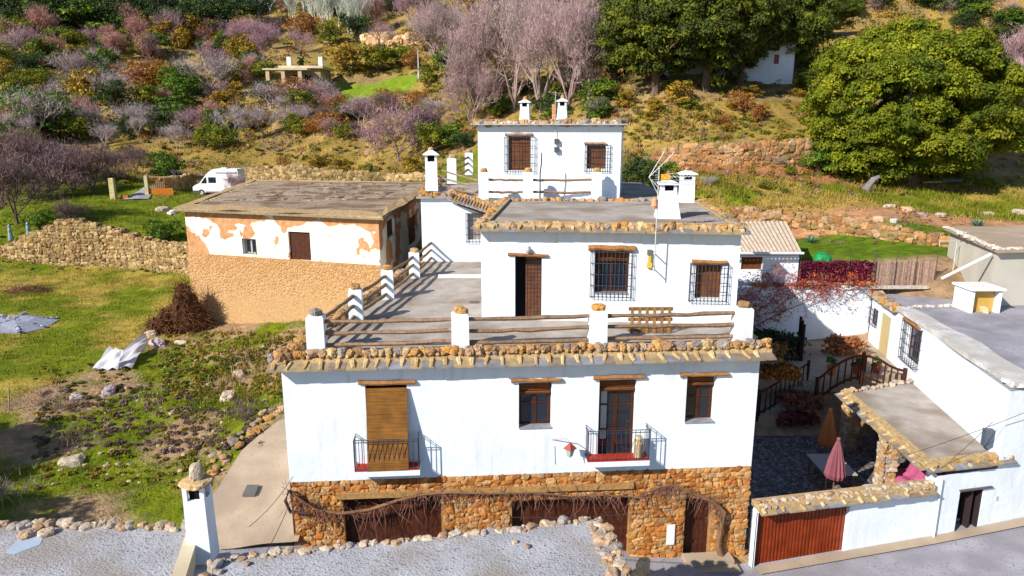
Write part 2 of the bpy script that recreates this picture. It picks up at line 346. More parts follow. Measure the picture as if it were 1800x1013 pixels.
class Wall:
    """vertical plane from A to B (world xy); outward side is to the right of A->B"""
    def __init__(s, A, B):
        s.A = np.array(A[:2], float); s.B = np.array(B[:2], float); d = s.B - s.A; s.L = float(np.linalg.norm(d)); s.u = d / s.L
        s.n = np.array([s.u[1], -s.u[0]])
    def P(s, a, d, z): q = s.A + s.u * a + s.n * d; return (q[0], q[1], z)
    def sz(s, px, py, d=0.0):
        r = ray(px, py); o = s.A + s.n * d; t = (o @ s.n) / (r[:2] @ s.n); p = r * t
        return float((p[:2] - o) @ s.u), float(p[2] + CAMZ)
    def rect(s, x0, y0, x1, y1, d=0.0):
        ym = (y0 + y1) / 2; xm = (x0 + x1) / 2
        return s.sz(x0, ym, d)[0], s.sz(x1, ym, d)[0], s.sz(xm, y1, d)[1], s.sz(xm, y0, d)[1]
def wall_face(mb, W, s0, s1, z0, z1, ops, reveal=0.3, mi=0, d=0.0, col=(0.5,) * 3):
    xs = sorted(set([s0, s1] + [o[0] for o in ops] + [o[1] for o in ops])); zs = sorted(set([z0, z1] + [o[2] for o in ops] + [o[3] for o in ops]))
    xs = [x for x in xs if s0 <= x <= s1]; zs = [z for z in zs if z0 <= z <= z1]
    for i in range(len(xs) - 1):
        for j in range(len(zs) - 1):
            cx, cz = (xs[i] + xs[i + 1]) / 2, (zs[j] + zs[j + 1]) / 2
            if any(o[0] < cx < o[1] and o[2] < cz < o[3] for o in ops): continue
            mb.add([W.P(xs[i], d, zs[j]), W.P(xs[i + 1], d, zs[j]), W.P(xs[i + 1], d, zs[j + 1]), W.P(xs[i], d, zs[j + 1])], [(0, 1, 2, 3)], col, mi)
    for a, b_, c, e in ops:
        q = d - reveal
        for P4 in ([(a, d, c), (a, q, c), (a, q, e), (a, d, e)], [(b_, q, c), (b_, d, c), (b_, d, e), (b_, q, e)],
                   [(a, q, e), (b_, q, e), (b_, d, e), (a, d, e)], [(a, d, c), (b_, d, c), (b_, q, c), (a, q, c)]):
            mb.add([W.P(*p) for p in P4], [(0, 1, 2, 3)], col, mi)
TAN = [(0.442, 0.255, 0.093), (0.374, 0.221, 0.102), (0.468, 0.323, 0.170), (0.289, 0.170, 0.085), (0.408, 0.264, 0.162), (0.255, 0.212, 0.196), (0.476, 0.238, 0.068)]
PALE = [(0.475, 0.374, 0.274), (0.432, 0.302, 0.202), (0.504, 0.432, 0.346), (0.396, 0.259, 0.158), (0.346, 0.302, 0.274)]
ORNG = [(0.405, 0.167, 0.040), (0.493, 0.238, 0.070), (0.458, 0.255, 0.106), (0.317, 0.123, 0.031), (0.493, 0.290, 0.132), (0.370, 0.220, 0.106), (0.440, 0.167, 0.044)]
def rc(p): return p[RS.randint(len(p))]
def rock_row(mb, p0, p1, size=0.2, pal=TAN, gap=0.95, hz=0.85, jit=0.06):
    p0 = np.array(p0, float); p1 = np.array(p1, float); L = np.linalg.norm(p1 - p0); t = 0
    while t < L:
        r = size * (0.6 + 0.75 * RS.rand()); p = p0 + (p1 - p0) * (t + r) / L
        mb.rock(p + RS.randn(3) * jit * np.array([1, 1, 0.25]), (r * 1.15, r * 0.95, r * hz * (.75 + .5 * RS.rand())), rc(pal), ICO2 if size > .12 else ICO1); t += 2 * r * gap
        if RS.rand() < .45: q = r * .45; mb.rock(p + RS.randn(3) * size * np.array([.8, .9, .2]), (q * 1.2, q, q), rc(pal))
def stone_fill(mb, W, s0, s1, z0, z1, ops, size=0.12, pal=ORNG, d=0.0, thick=0.09):
    z = z0
    while z < z1 - size * 0.4:
        h = size * (0.75 + 0.5 * RS.rand()); s = s0 + RS.rand() * size
        while s < s1:
            w = h * (0.8 + 0.9 * RS.rand()); cz = min(z + h + RS.randn() * size * 0.25, z1 - h * 0.7); cs = min(s + w, s1 - w * 0.5)
            if not any(o[0] - w * 0.75 < cs < o[1] + w * 0.75 and o[2] - h * 0.75 < cz < o[3] + h * 0.75 for o in ops):
                mb.rock(W.P(cs, d + RS.randn() * thick * .12, cz), (w * (1.0 + .25 * RS.rand()), thick, h * (1.0 + .3 * RS.rand())), rc(pal), ICO1, 0.5,
                        ax=[(W.u[0], W.u[1], 0), (W.n[0], W.n[1], 0), (0, 0, 1)])
            s += w * 1.9
        z += h * 1.85
def eave(mb, W, s0, s1, zl, over=0.45, rise=0.16, inner=0.25, ribs=0.42):
    """slates laid on the wall head with mortar ribs over the joints; zl = height of the outer lip"""
    s = s0
    while s < s1:
        w = 0.32 + RS.rand() * 0.3; e = min(s + w, s1); c = rc([(0.20, 0.19, 0.20), (0.27, 0.22, 0.15), (0.24, 0.24, 0.27), (0.33, 0.25, 0.14), (0.22, 0.17, 0.13)])
        j = RS.rand() * 0.05; zz = zl + RS.rand() * 0.015
        mb.hexa([W.P(s, over - j, zz), W.P(e, over - j, zz), W.P(e, -inner, zz + rise), W.P(s, -inner, zz + rise),
                 W.P(s, over - j, zz + 0.045), W.P(e, over - j, zz + 0.045), W.P(e, -inner, zz + rise + 0.05), W.P(s, -inner, zz + rise + 0.05)], c, 0)
        s = e
    s = s0 + 0.15
    while s < s1 - 0.1:
        r = 0.055 + RS.rand() * 0.03; sk = RS.randn() * 0.06; c = rc([(0.46, 0.33, 0.17), (0.52, 0.39, 0.22), (0.42, 0.28, 0.13)])
        f = over * (0.7 + 0.28 * RS.rand())
        mb.tube([W.P(s + sk, f, zl + 0.055), W.P(s + sk * 0.5, over * 0.4, zl + 0.11), W.P(s, -0.05, zl + rise + 0.06)], [r * 0.8, r, r * 1.5], 6, c, 1, 0.2)
        s += ribs * (0.75 + 0.5 * RS.rand())
    mb.hexa([W.P(s0, 0.12, zl + rise * 0.6), W.P(s1, 0.12, zl + rise * 0.6), W.P(s1, -inner, zl + rise * 0.6), W.P(s0, -inner, zl + rise * 0.6),
             W.P(s0, 0.10, zl + rise + 0.10), W.P(s1, 0.10, zl + rise + 0.10), W.P(s1, -inner, zl + rise + 0.13), W.P(s0, -inner, zl + rise + 0.13)], (0.44, 0.31, 0.16), 1)
def log(mb, p, q, r=0.05, col=(0.30, 0.19, 0.11), seg=5, sag=0.02, n=6):
    p = np.array(p, float); q = np.array(q, float); pts = []
    for i in range(seg + 1):
        t = i / seg; x = p + (q - p) * t
        if 0 < i < seg: x = x + RS.randn(3) * 0.012
        x[2] -= sag * 4 * t * (1 - t); pts.append(x)
    mb.tube(pts, [r * (0.85 + 0.3 * RS.rand()) for _ in pts], n, np.array(col) * (0.85 + 0.3 * RS.rand()), 0, 0.2)
# ================================================================ SETTING: ground sheet, street, path
def graded(a, b, lo, hi, step, grow, n):
    v = list(np.arange(lo, hi, step)); s = step; x = hi
    while x < b: v.append(x); s *= grow; x += s
    v.append(b); s = step; x = lo - step
    while x > a: v.insert(0, x); s *= grow; x -= s
    v.insert(0, a); return np.array(v)
def sheet(name, X, Y, Z, mat, colf=None):
    ny, nx = X.shape; mb = MB(); idx = np.arange(nx * ny).reshape(ny, nx)
    f = np.stack([idx[:-1, :-1], idx[:-1, 1:], idx[1:, 1:], idx[1:, :-1]], -1).reshape(-1, 4)
    V = np.stack([X, Y, Z], -1).reshape(-1, 3); c = V[f].mean(1)
    mb.add(V, f); o = mb.build(name, mat, None, True)
    if colf is not None:
        cv = np.ones((len(f) * 4, 4), np.float32); cv[:, :3] = np.clip(colf(V[:, 0], V[:, 1]), 0, 1)[f.ravel()]; o.data.color_attributes['col'].data.foreach_set('color', cv.ravel())
    return o
def lerp3(a, b, t): return np.asarray(a)[None] * (1 - t[:, None]) + np.asarray(b)[None] * t[:, None]
def ground_col(x, y, leafy=False):
    n1 = fbm(x * 0.55, y * 0.55, 21, 5); n2 = fbm(x * 0.16, y * 0.16, 31, 4); n3 = fbm(x * 1.7, y * 1.7, 41, 3)
    green = lerp3((0.075, 0.125, 0.004), (0.20, 0.22, 0.008), np.clip(n3 * 1.3 - 0.1, 0, 1))
    dry = lerp3((0.34, 0.22, 0.03), (0.50, 0.36, 0.10), np.clip(n3 * 1.2, 0, 1))
    dirt = lerp3((0.27, 0.17, 0.09), (0.47, 0.33, 0.21), np.clip(n1 * 1.3 - 0.15, 0, 1))
    wild = lerp3((0.15, 0.125, 0.02), (0.38, 0.25, 0.07), np.clip(n1 * 1.6 - 0.25, 0, 1)); wild = wild * (1 - 0.45 * sstep(0.5, 0.62, n2)[:, None]) + np.array((0.26, 0.17, 0.13)) * 0.45 * sstep(0.5, 0.62, n2)[:, None]
    c = wild.copy()
    def blend(w, col):
        nonlocal c; w = np.clip(w, 0, 1)[:, None]; c = c * (1 - w) + col * w
    field = sstep(55, 53, y) * sstep(-6, -9, x)
    gm = sstep(0.40, 0.56, n1 * 0.6 + n2 * 0.4)
    blend(field, lerp3((0, 0, 0), (1, 1, 1), gm) * green + (1 - gm[:, None]) * (dry * 0.7 + green * 0.3))
    xl = -20.9 + (y - 27) * np.where(y > 27, 0.37, -0.45)                      # bank between the grass field and the rubble ground
    rub = sstep(-0.6, 0.6, x - xl) * sstep(-6, -7, x) * sstep(12, 14, y) * sstep(42, 40, y)
    gm = sstep(0.44, 0.60, n1 + 0.10 * sstep(-11.5, -14, x) - .06 * sstep(24, 32, y)); blend(rub, dirt * (1 - gm[:, None]) + green * gm[:, None])
    lawn = boxw(x, y, -60, -5, 57, 86, 4); blend(lawn * sstep(0.30, 0.42, n1 + .1), green)
    rl = boxw(x, y, 9, 60, 38.5, 47, 1.2); blend(rl * sstep(0.28, 0.4, n1 + 0.12), green * np.array((0.75, 0.95, 1)))
    rl = boxw(x, y, 9, 60, 47, 51, 0.8); blend(rl, dirt * np.array((1.1, 0.85, 0.7)))
    rl = boxw(x, y, 9, 70, 51, 60, 1.0); gm = sstep(0.4, 0.55, n2 * 0.6 + n1 * 0.4); blend(rl, green * gm[:, None] + (1 - gm[:, None]) * dry * 0.8)
    blend(boxw(x, y, 12, 27, 58, 62.5, 0.8), dirt * np.array((0.9, 0.62, 0.45)))
    blend(boxw(x, y, -36, -19, 133, 148, 2), np.array((0.17, 0.26, 0.012)) * (.8 + .4 * n3[:, None]))
    blend(boxw(x, y, 7.5, 25.5, 20.5, 38.5, 0.6), dirt * 0.8)
    return c
GROUND = mat_attr('ground_soil', 0.98, 2.2, 0.38, 9, 0.9, 0.08)
gx = graded(-320, 320, -34, 34, 0.42, 1.055, 0); gy = graded(-20, 420, 14, 63, 0.42, 1.04, 0)
GX, GY = np.meshgrid(gx, gy); tag(sheet('ground', GX, GY, HT(GX, GY), GROUND, ground_col), kind='structure')
def strip(name, left, right, mat, n=40, m=8, lift=0.03, zf=None):
    left = np.array(left, float); right = np.array(right, float); t = np.linspace(0, 1, n)
    def res(p): d = np.r_[0, np.cumsum(np.linalg.norm(np.diff(p, axis=0), axis=1))]; d /= d[-1]; return np.stack([np.interp(t, d, p[:, 0]), np.interp(t, d, p[:, 1])], 1)
    L, R = res(left), res(right); u = np.linspace(0, 1, m); X = L[:, None, 0] * (1 - u) + R[:, None, 0] * u; Y = L[:, None, 1] * (1 - u) + R[:, None, 1] * u
    Z = zf(X, Y) if zf is not None else HT(X, Y) + lift
    return tag(sheet(name, X, Y, Z, mat), kind='structure')
strip('street', [(-9.5, 14), (0, 13), (10, 13.5), (34, 19)], [(-9.2, 20.1), (0, 21.1), (7.6, 21.6), (34, 26.2)], STREETM, 90, 20, 0.0, lambda X, Y: street_z(X) + 0.01)
pl = [tuple(at_z(p[0], p[1], 14 + p[2])[:2]) for p in [(384, 968, -12.45), (372, 870, -11.8), (425, 785, -11.15), (490, 738, -10.85), (515, 705, -10.2)]]
strip('path', pl, [(-6.5, 19.3), (-6.5, 21.5), (-6.3, 24), (-6.2, 26.5), (-6.1, 28)], CONC, 60, 12, 0, lambda X, Y: CAMZ + np.interp(Y, [19, 21.6, 24, 25.5, 28.5], [-12.4, -11.75, -11.1, -10.75, -9.9]) + (fbm(X * 1.2, Y * 1.2, 5) - 0.5) * 0.1)
# road on the left behind the gate posts
strip('road', [tuple(hit(px, py)[:2]) for px, py in [(215, 353), (262, 330), (300, 305)]], [tuple(hit(px, py)[:2]) for px, py in [(262, 352), (305, 330), (322, 303)]], STREETM, 30, 8, 0.12)

# ================================================================ building pieces
def grille(parent, W, r, out=0.16, nv=9, nh=3, rad=0.011):
    mb = MB(); a, b_, c, e = r
    for k in range(nv + 1): s = a + (b_ - a) * k / nv; mb.tube([W.P(s, out, c), W.P(s, out, e)], rad, 4)
    for k in range(nh + 1):
        z = c + 0.05 + (e - c - 0.1) * k / nh
        mb.tube([W.P(a, 0, z), W.P(a, out, z), W.P(b_, out, z), W.P(b_, 0, z)], rad * 1.25, 4)
    for s in (a, b_):
        for d in (out * 0.33, out * 0.66): mb.tube([W.P(s, d, c), W.P(s, d, e)], rad, 4)
    for k in range(nv + 1): s = a + (b_ - a) * k / nv; mb.tube([W.P(s, 0, c + .05), W.P(s, out, c + .05)], rad, 4)
    return mb.build('grille', IRON, parent)
def lintel(parent, W, x0, y0, x1, y1, col=(0.30, 0.14, 0.05)):
    a, b_, c, e = W.rect(x0, y0, x1, y1); r = max(0.06, (e - c) * 0.5); mb = MB(); zm = (c + e) / 2
    n = 7; pts = [W.P(a + (b_ - a) * i / n, 0.05, zm + RS.randn() * 0.012) for i in range(n + 1)]
    mb.tube(pts, [r * (0.9 + 0.2 * RS.rand()) for _ in pts], 8, col, 0, 0.15); return mb.build('lintel', WOOD, parent)
def casement(parent, W, r, depth=0.24, leaves=2, rows=2, name='window', wood=DARKWOOD, blind=0.0, sill=True):
    a, b_, c, e = r; f = 0.06; mb = MB(); d = -depth
    mb.wbox(W, a, a + f, d - 0.06, d, c, e); mb.wbox(W, b_ - f, b_, d - 0.06, d, c, e)
    mb.wbox(W, a + f, b_ - f, d - 0.06, d, e - f, e); mb.wbox(W, a + f, b_ - f, d - 0.06, d, c, c + f)
    lw = (b_ - a - 2 * f) / leaves
    for k in range(leaves):
        s0 = a + f + k * lw; s1 = s0 + lw; g = 0.045
        mb.wbox(W, s0 + .004, s0 + g, d - 0.035, d + 0.02, c + f, e - f); mb.wbox(W, s1 - g, s1 - .004, d - 0.035, d + 0.02, c + f, e - f)
        for q in range(rows + 1):
            z = c + f + (e - c - 2 * f) * q / rows; z0 = max(c + f, z - g / 2); z1 = min(e - f, z + g / 2)
            mb.wbox(W, s0 + g, s1 - g, d - 0.033, d + 0.018, z0 - .001, z1 + .001)
    w = mb.build(name, wood, parent)
    g = MB(); g.wbox(W, a + f, b_ - f, d - 0.03, d - 0.012, c + f, e - f); g.build('pane', GLASS, w)
    k = MB(); k.wbox(W, a, b_, d - 0.5, d - 0.45, c, e); k.build('dark_backing', DARK, w)  # near-black sheet stands in for the unlit room behind the pane
    if blind > 0:
        h = (e - c) * blind; m = MB()
        m.wbox(W, a + 0.05, b_ - 0.05, d + 0.05, d + 0.07, e - h, e - 0.02)
        m.tube([W.P(a + 0.05, d + 0.09, e - h), W.P(b_ - 0.05, d + 0.09, e - h)], 0.055, 10); m.build('blind', SLATWOOD, w)
    if sill:
        m = MB(); m.wbox(W, a + .003, b_ - .003, -depth + 0.004, 0.03, c - 0.03, c + 0.012, (0.24, 0.25, 0.28)); m.build('sill', SLATE, w)
    return w
def boarded(parent, W, r, depth, name='shutter', mat=SLATWOOD, inset=0.0):
    a, b_, c, e = r; mb = MB(); n = max(2, int((b_ - a) / 0.14)); w = (b_ - a - 2 * inset) / n
    for k in range(n): mb.wbox(W, a + inset + k * w + 0.004, a + inset + (k + 1) * w - 0.004, -depth - 0.05, -depth + 0.006 * (k % 2), c + 0.002, e - 0.002)
    k = MB(); k.wbox(W, a, b_, -depth - 0.10, -depth - 0.055, c, e)
    o = mb.build(name, mat, parent); k.build('backing', DARK, o); return o
def body(mb, poly, z0, z1, W, ops, reveal=0.3, s1=None):
    """closed block: poly (front edge first A->B), its front face cut by the openings"""
    n = len(poly)
    for i in range(1, n):
        p, q = poly[i], poly[(i + 1) % n]; mb.add([(p[0], p[1], z0), (q[0], q[1], z0), (q[0], q[1], z1), (p[0], p[1], z1)], [(0, 1, 2, 3)])
    k = mb.n; mb.add([(p[0], p[1], z1) for p in poly], np.zeros((0, 4), int)); mb.F.append(np.array([tuple(range(n))]) + k); mb.C.append(np.array([(0.5,) * 3])); mb.M.append(np.array([0]))
    wall_face(mb, W, 0, W.L, z0, z1, ops, reveal)
def flat(mb, poly, z, mi=0, th=0.05): mb.prism(poly, z - th, z, (0.5,) * 3, mi)
def postbox(mb, x, y, z0, w, d, h, ang=0.0):
    c, s = math.cos(ang), math.sin(ang)
    def q(a, b_, z): return (x + a * c - b_ * s, y + a * s + b_ * c, z)
    hw, hd = w / 2, d / 2; t = 0.035
    lv = [(0, 1.03), (h * 0.5, 1.0), (h - 0.05, 0.98), (h, 0.84)]; v = []
    for z, k in lv: v += [q(-hw * k, -hd * k, z0 + z), q(hw * k, -hd * k, z0 + z), q(hw * k, hd * k, z0 + z), q(-hw * k, hd * k, z0 + z)]
    f = [(i * 4 + j, i * 4 + (j + 1) % 4, (i + 1) * 4 + (j + 1) % 4, (i + 1) * 4 + j) for i in range(len(lv) - 1) for j in range(4)] + [(3, 2, 1, 0), tuple(12 + j for j in range(4))]
    mb.add(v, f)
def chimney(name, label, x, y, z, w, h, ang=0.0, taper=0.75, pots=1, cat='chimney', cap='cone', group=None):
    t = thing(name, label, cat, (x, y, z), group); c, s = math.cos(ang), math.sin(ang)
    def q(a, b_, zz): return (x + a * c - b_ * s, y + a * s + b_ * c, zz)
    mb = MB(); hs = h * 0.72; w2 = w * taper
    def ring(ww, zz): return [q(-ww / 2, -ww / 2, z + zz), q(ww / 2, -ww / 2, z + zz), q(ww / 2, ww / 2, z + zz), q(-ww / 2, ww / 2, z + zz)]
    lv = [(w, -0.05), (w * (taper + (1 - taper) * 0.45), hs * 0.45), (w2, hs)]; v = sum([ring(a, b_) for a, b_ in lv], [])
    mb.add(v, [(i * 4 + j, i * 4 + (j + 1) % 4, (i + 1) * 4 + (j + 1) % 4, (i + 1) * 4 + j) for i in range(2) for j in range(4)] + [(8, 9, 10, 11)])
    pw = w2 * 0.2; ph = h * 0.16
    for a in (-1, 1):
        for b_ in (-1, 1):
            cx, cy = a * (w2 / 2 - pw / 2), b_ * (w2 / 2 - pw / 2)
            mb.hexa([q(cx - pw / 2, cy - pw / 2, z + hs - .01), q(cx + pw / 2, cy - pw / 2, z + hs - .01), q(cx + pw / 2, cy + pw / 2, z + hs - .01), q(cx - pw / 2, cy + pw / 2, z + hs - .01),
                     q(cx - pw / 2, cy - pw / 2, z + hs + ph), q(cx + pw / 2, cy - pw / 2, z + hs + ph), q(cx + pw / 2, cy + pw / 2, z + hs + ph), q(cx - pw / 2, cy + pw / 2, z + hs + ph)])
    mb.build('stack', WHITE, t)
    k = MB(); i2 = w2 * 0.28; k.hexa([q(-i2, -i2, z + hs), q(i2, -i2, z + hs), q(i2, i2, z + hs), q(-i2, i2, z + hs), q(-i2, -i2, z + hs + ph), q(i2, -i2, z + hs + ph), q(i2, i2, z + hs + ph), q(-i2, i2, z + hs + ph)])
    k.build('flue', DARK, t)
    if cap == 'cone':
        m = MB(); zz = z + hs + ph; v = []
        for ww, dz in ((w2 * 1.38, 0), (w2 * 1.38, 0.035), (w2 * 0.35, h * 0.12)): v += ring(ww, zz - z + dz)
        m.add(v, [(i * 4 + j, i * 4 + (j + 1) % 4, (i + 1) * 4 + (j + 1) % 4, (i + 1) * 4 + j) for i in range(2) for j in range(4)] + [(8, 9, 10, 11), (3, 2, 1, 0)])
        m.build('cap', WHITE, t); m = MB(); top = zz + h * 0.11
        for p in range(pots): m.rock((x, y, top + 0.07 + 0.16 * p), (w2 * 0.22 * (1 - 0.25 * p), w2 * 0.22 * (1 - .25 * p), 0.11), rc(TAN), ICO2, 0.2)
        m.build('cap_stone', STONE, t)
    else:
        m = MB(); zz = z + hs + ph
        m.rock((x, y, zz + 0.03), (w2 * 0.78, w2 * 0.72, 0.07), (0.55, 0.38, 0.2), ICO2, 0.25); m.rock((x + .02, y, zz + 0.25), (w2 * 0.34, w2 * 0.28, 0.22), (0.50, 0.42, 0.32), ICO2, 0.3); m.build('cap_stone', STONE, t)
    return t
def fence_run(name, label, cat, posts, z, hpost, w, rails, ang=0.0, caps=TAN, gate=None):
    """white masonry posts with rough log rails between them"""
    t = thing(name, label, cat, (posts[0][0], posts[0][1], z))
    for i, p in enumerate(posts):
        zz = z if len(p) < 3 else p[2]; m = MB(); postbox(m, p[0], p[1], zz, w, w * 0.92, hpost, ang); po = m.build('post', WHITE, t)
        m = MB(); m.rock((p[0] + 0.02, p[1], zz + hpost + 0.08), (w * 0.38, w * 0.33, 0.12), rc(caps), ICO2, 0.3); m.build('cap_stone', STONE, po)
    for i in range(len(posts) - 1):
        p = np.array(posts[i][:2]); q = np.array(posts[i + 1][:2]); d = (q - p) / np.linalg.norm(q - p); zp = z if len(posts[i]) < 3 else posts[i][2]; zq = z if len(posts[i + 1]) < 3 else posts[i + 1][2]
        for h in rails:
            a = p + d * w * 0.42; b_ = q - d * w * 0.42; m = MB()
            log(m, (a[0], a[1], zp + h + RS.randn() * 0.02), (b_[0], b_[1], zq + h + RS.randn() * 0.02), 0.064, (0.24, 0.155, 0.10), 8); m.build('rail', WOOD, t)
    return t

# ================================================================ HOUSE A: long two-storey front house with roof terrace
zE = CAMZ - 6.85
A0 = np.array((-6.68, 19.51)); ang = math.radians(4.2); WA = Wall(A0, A0 + 14.25 * np.array((math.cos(ang), math.sin(ang))))
polyA = [tuple(WA.A), tuple(WA.B), (8.0, 25.0), (8.3, 34.6), (-4.5, 34.6)]
zTer = CAMZ - 6.6; zSt = CAMZ - 10.5
hA = thing('terrace_house', 'long white house with a rubble stone ground floor and a roof terrace fenced by logs', 'house', (WA.A[0], WA.A[1], 0.1))
R = WA.rect
opsA = [R(645, 674, 717, 826), R(912, 673, 970, 752), R(1052, 668, 1117, 806), R(1206, 661, 1258, 742)]
opsS = [R(607, 872, 777, 1040), R(900, 878, 1105, 1060), R(1203, 877, 1250, 990)]
mb = MB(); k = mb
for i in range(1, 5):
    p, q = polyA[i], polyA[(i + 1) % 5]; mb.add([(p[0], p[1], -1.0), (q[0], q[1], -1.0), (q[0], q[1], zE + 0.05), (p[0], p[1], zE + 0.05)], [(0, 1, 2, 3)])
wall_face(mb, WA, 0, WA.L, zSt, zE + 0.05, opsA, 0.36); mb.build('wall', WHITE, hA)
mb = MB(); wall_face(mb, WA, 0, WA.L, -1.0, zSt, opsS, 0.45, 0, -0.04); mb.add([WA.P(0, 0, zSt), WA.P(WA.L, 0, zSt), WA.P(WA.L, -0.04, zSt), WA.P(0, -0.04, zSt)], [(0, 1, 2, 3)]); sb = mb.build('stone_base', MORTAR, hA)
mb = MB(); stone_fill(mb, WA, 0.02, WA.L - 0.02, -0.7, zSt - 0.01, opsS, 0.085, ORNG, -0.05, 0.07); mb.build('wall_stones', STONE, sb)
mb = MB(); mb.prism([tuple(np.array(p)) for p in polyA], zTer - 0.08, zTer, (0.5,) * 3); mb.build('terrace_floor', ROOFG, hA)
mb = MB(); eave(mb, WA, -0.3, WA.L + 0.3, zE, 0.52, 0.16)
WL = Wall(polyA[4], polyA[0]); eave(mb, WL, 0.3, WL.L + 0.2, zE, 0.3, 0.16); WR_ = Wall(polyA[1], polyA[2]); eave(mb, WR_, 0, WR_.L, zE, 0.3, 0.16)
mb.build('eave', [SLATE, STONE], hA)
mb = MB(); z = zTer + 0.10; s = -0.1
while s < WA.L + 0.2:
    r = 0.07 + 0.09 * RS.rand(); mb.rock(WA.P(s + r, -0.02 + RS.randn() * 0.04, z + r * 0.3), (r * 1.3, r * 1.0, r * (.7 + .4 * RS.rand())), rc(TAN), ICO2, 0.38); mb.rock(WA.P(s + RS.rand() * r, 0.1, z - .03), (.07, .06, .05), rc(TAN), ICO1, .5); s += 2 * r * 0.97
rock_row(mb, WL.P(1.0, -0.1, z), WL.P(WL.L, -0.1, z), 0.16); rock_row(mb, WL.P(3.0, 0.12, z - 0.06), WL.P(WL.L, 0.15, z - .06), 0.13)
mb.build('edge_stones', STONE, hA)
lintel(hA, WA, 630, 668, 730, 676); lintel(hA, WA, 898, 665, 987, 671); lintel(hA, WA, 1043, 659, 1133, 666); lintel(hA, WA, 1195, 655, 1280, 661)
casement(hA, WA, opsA[1], 0.28, 2, 2, 'window', DARKWOOD, 0.26); casement(hA, WA, opsA[3], 0.30, 2, 2, 'window', DARKWOOD, 0.22)
bd = casement(hA, WA, opsA[2], 0.26, 2, 3, 'balcony_door', DARKWOOD, 0.14, False); a, b_, c, e = opsA[2]; mb = MB(); mb.wbox(WA, a + .07, a + .30, -.272, -.268, c + .55, e - .42, (.34, .38, .40)); mb.build('curtain_reflection', PAINT, bd); casement(hA, WA, opsA[0], 0.28, 2, 3, 'balcony_door', DARKWOOD, 0, False)  # window reflection and pale curtains put in as a flat pale panel over the glass
a, b_, c, e = opsA[0]; mb = MB(); n = 46
for i in range(n):
    t0, t1 = i / n, (i + 1) / n; za, zb_ = e - 0.12 - (e - 0.12 - c - 0.12) * t0, e - 0.12 - (e - 0.12 - c - 0.12) * t1
    d0, d1 = 0.05 + 0.42 * min(1, t0 * 1.15), 0.05 + 0.42 * min(1, t1 * 1.15)
    mb.hexa([WA.P(a + .03, d1 + .02, zb_), WA.P(b_ + .02, d1 + .02, zb_), WA.P(b_ + .02, d1, zb_), WA.P(a + .03, d1, zb_), WA.P(a + .03, d0 + .02, za - .008), WA.P(b_ + .02, d0 + .02, za - .008), WA.P(b_ + .02, d0, za - .008), WA.P(a + .03, d0, za - .008)], (0.5,) * 3)
tag(mb.build('blind', BAMBOO, hA), 'tall bamboo roll blind hanging out over the left balcony rail')
def balcony(x0, x1, ytop, ybot):
    s0, s1 = WA.sz(x0, ybot, 0.5)[0], WA.sz(x1, ybot, 0.5)[0]; zf = WA.sz((x0 + x1) / 2, ybot, 0.5)[1]; D = 0.5; h = 1.0
    mb = MB(); mb.wbox(WA, s0, s1, 0.001, D, zf - 0.16, zf); bo = mb.build('balcony', WHITE, hA)
    mb = MB(); mb.wbox(WA, s0 + .02, s1 - .02, 0.0, D - .02, zf, zf + 0.03); mb.build('floor_tiles', REDTILE, bo)
    mb = MB(); o = D - 0.03; s0 += .03; s1 -= .03; n = 13
    for zz in (zf + 0.07, zf + h - 0.08, zf + h):
        mb.tube([WA.P(s0, 0, zz), WA.P(s0, o, zz), WA.P(s1, o, zz), WA.P(s1, 0, zz)], 0.013, 5)
    for kk in range(n + 1): s = s0 + (s1 - s0) * kk / n; mb.tube([WA.P(s, o, zf + .02), WA.P(s, o, zf + h)], 0.009 if kk % n else 0.016, 5)
    for s in (s0, s1):
        for d in (0.12, 0.25, 0.37): mb.tube([WA.P(s, d, zf + .05), WA.P(s, d, zf + h)], 0.009, 5)
    mb.build('railing', IRON, bo); return s0, s1, zf
balcony(622, 738, 760, 829); bs0, bs1, bzf = balcony(1032, 1142, 752, 812)
# garage doors and the door in the stone floor
for i, r in enumerate(opsS):
    o = boarded(hA, WA, (r[0], r[1], max(r[2], -0.2), r[3]), 0.30 if i < 2 else 0.32, 'garage_door' if i < 2 else 'door', DARKWOOD)
a, b_, c, e = R(592, 864, 1112, 879); mb = MB()
mb.wbox(WA, a, b_, -0.1, 0.10, opsS[0][3] - 0.005, opsS[0][3] + 0.17, (0.36, 0.21, 0.08)); mb.build('beam', WOOD, hA)
a, b_, c, e = R(1171, 921, 1185, 956); mb = MB(); mb.wbox(WA, a, b_, 0.03, 0.06, c, e, (0.78, 0.77, 0.74)); mb.wbox(WA, a + .03, b_ - .03, .06, .064, c + .05, e - .05, (0.86, 0.86, 0.86)); tag(mb.build('meter_box', PAINT, hA))
s0, z0 = WA.sz(1192, 1000); s1, _ = WA.sz(1285, 1000); mb = MB()
for k in range(2): mb.wbox(WA, s0 + .1 * k, s1 - .1 * k, -0.04, 0.75 - 0.3 * k, -0.2, 0.32 + 0.17 * k)
mb.build('doorstep', CONC, hA)
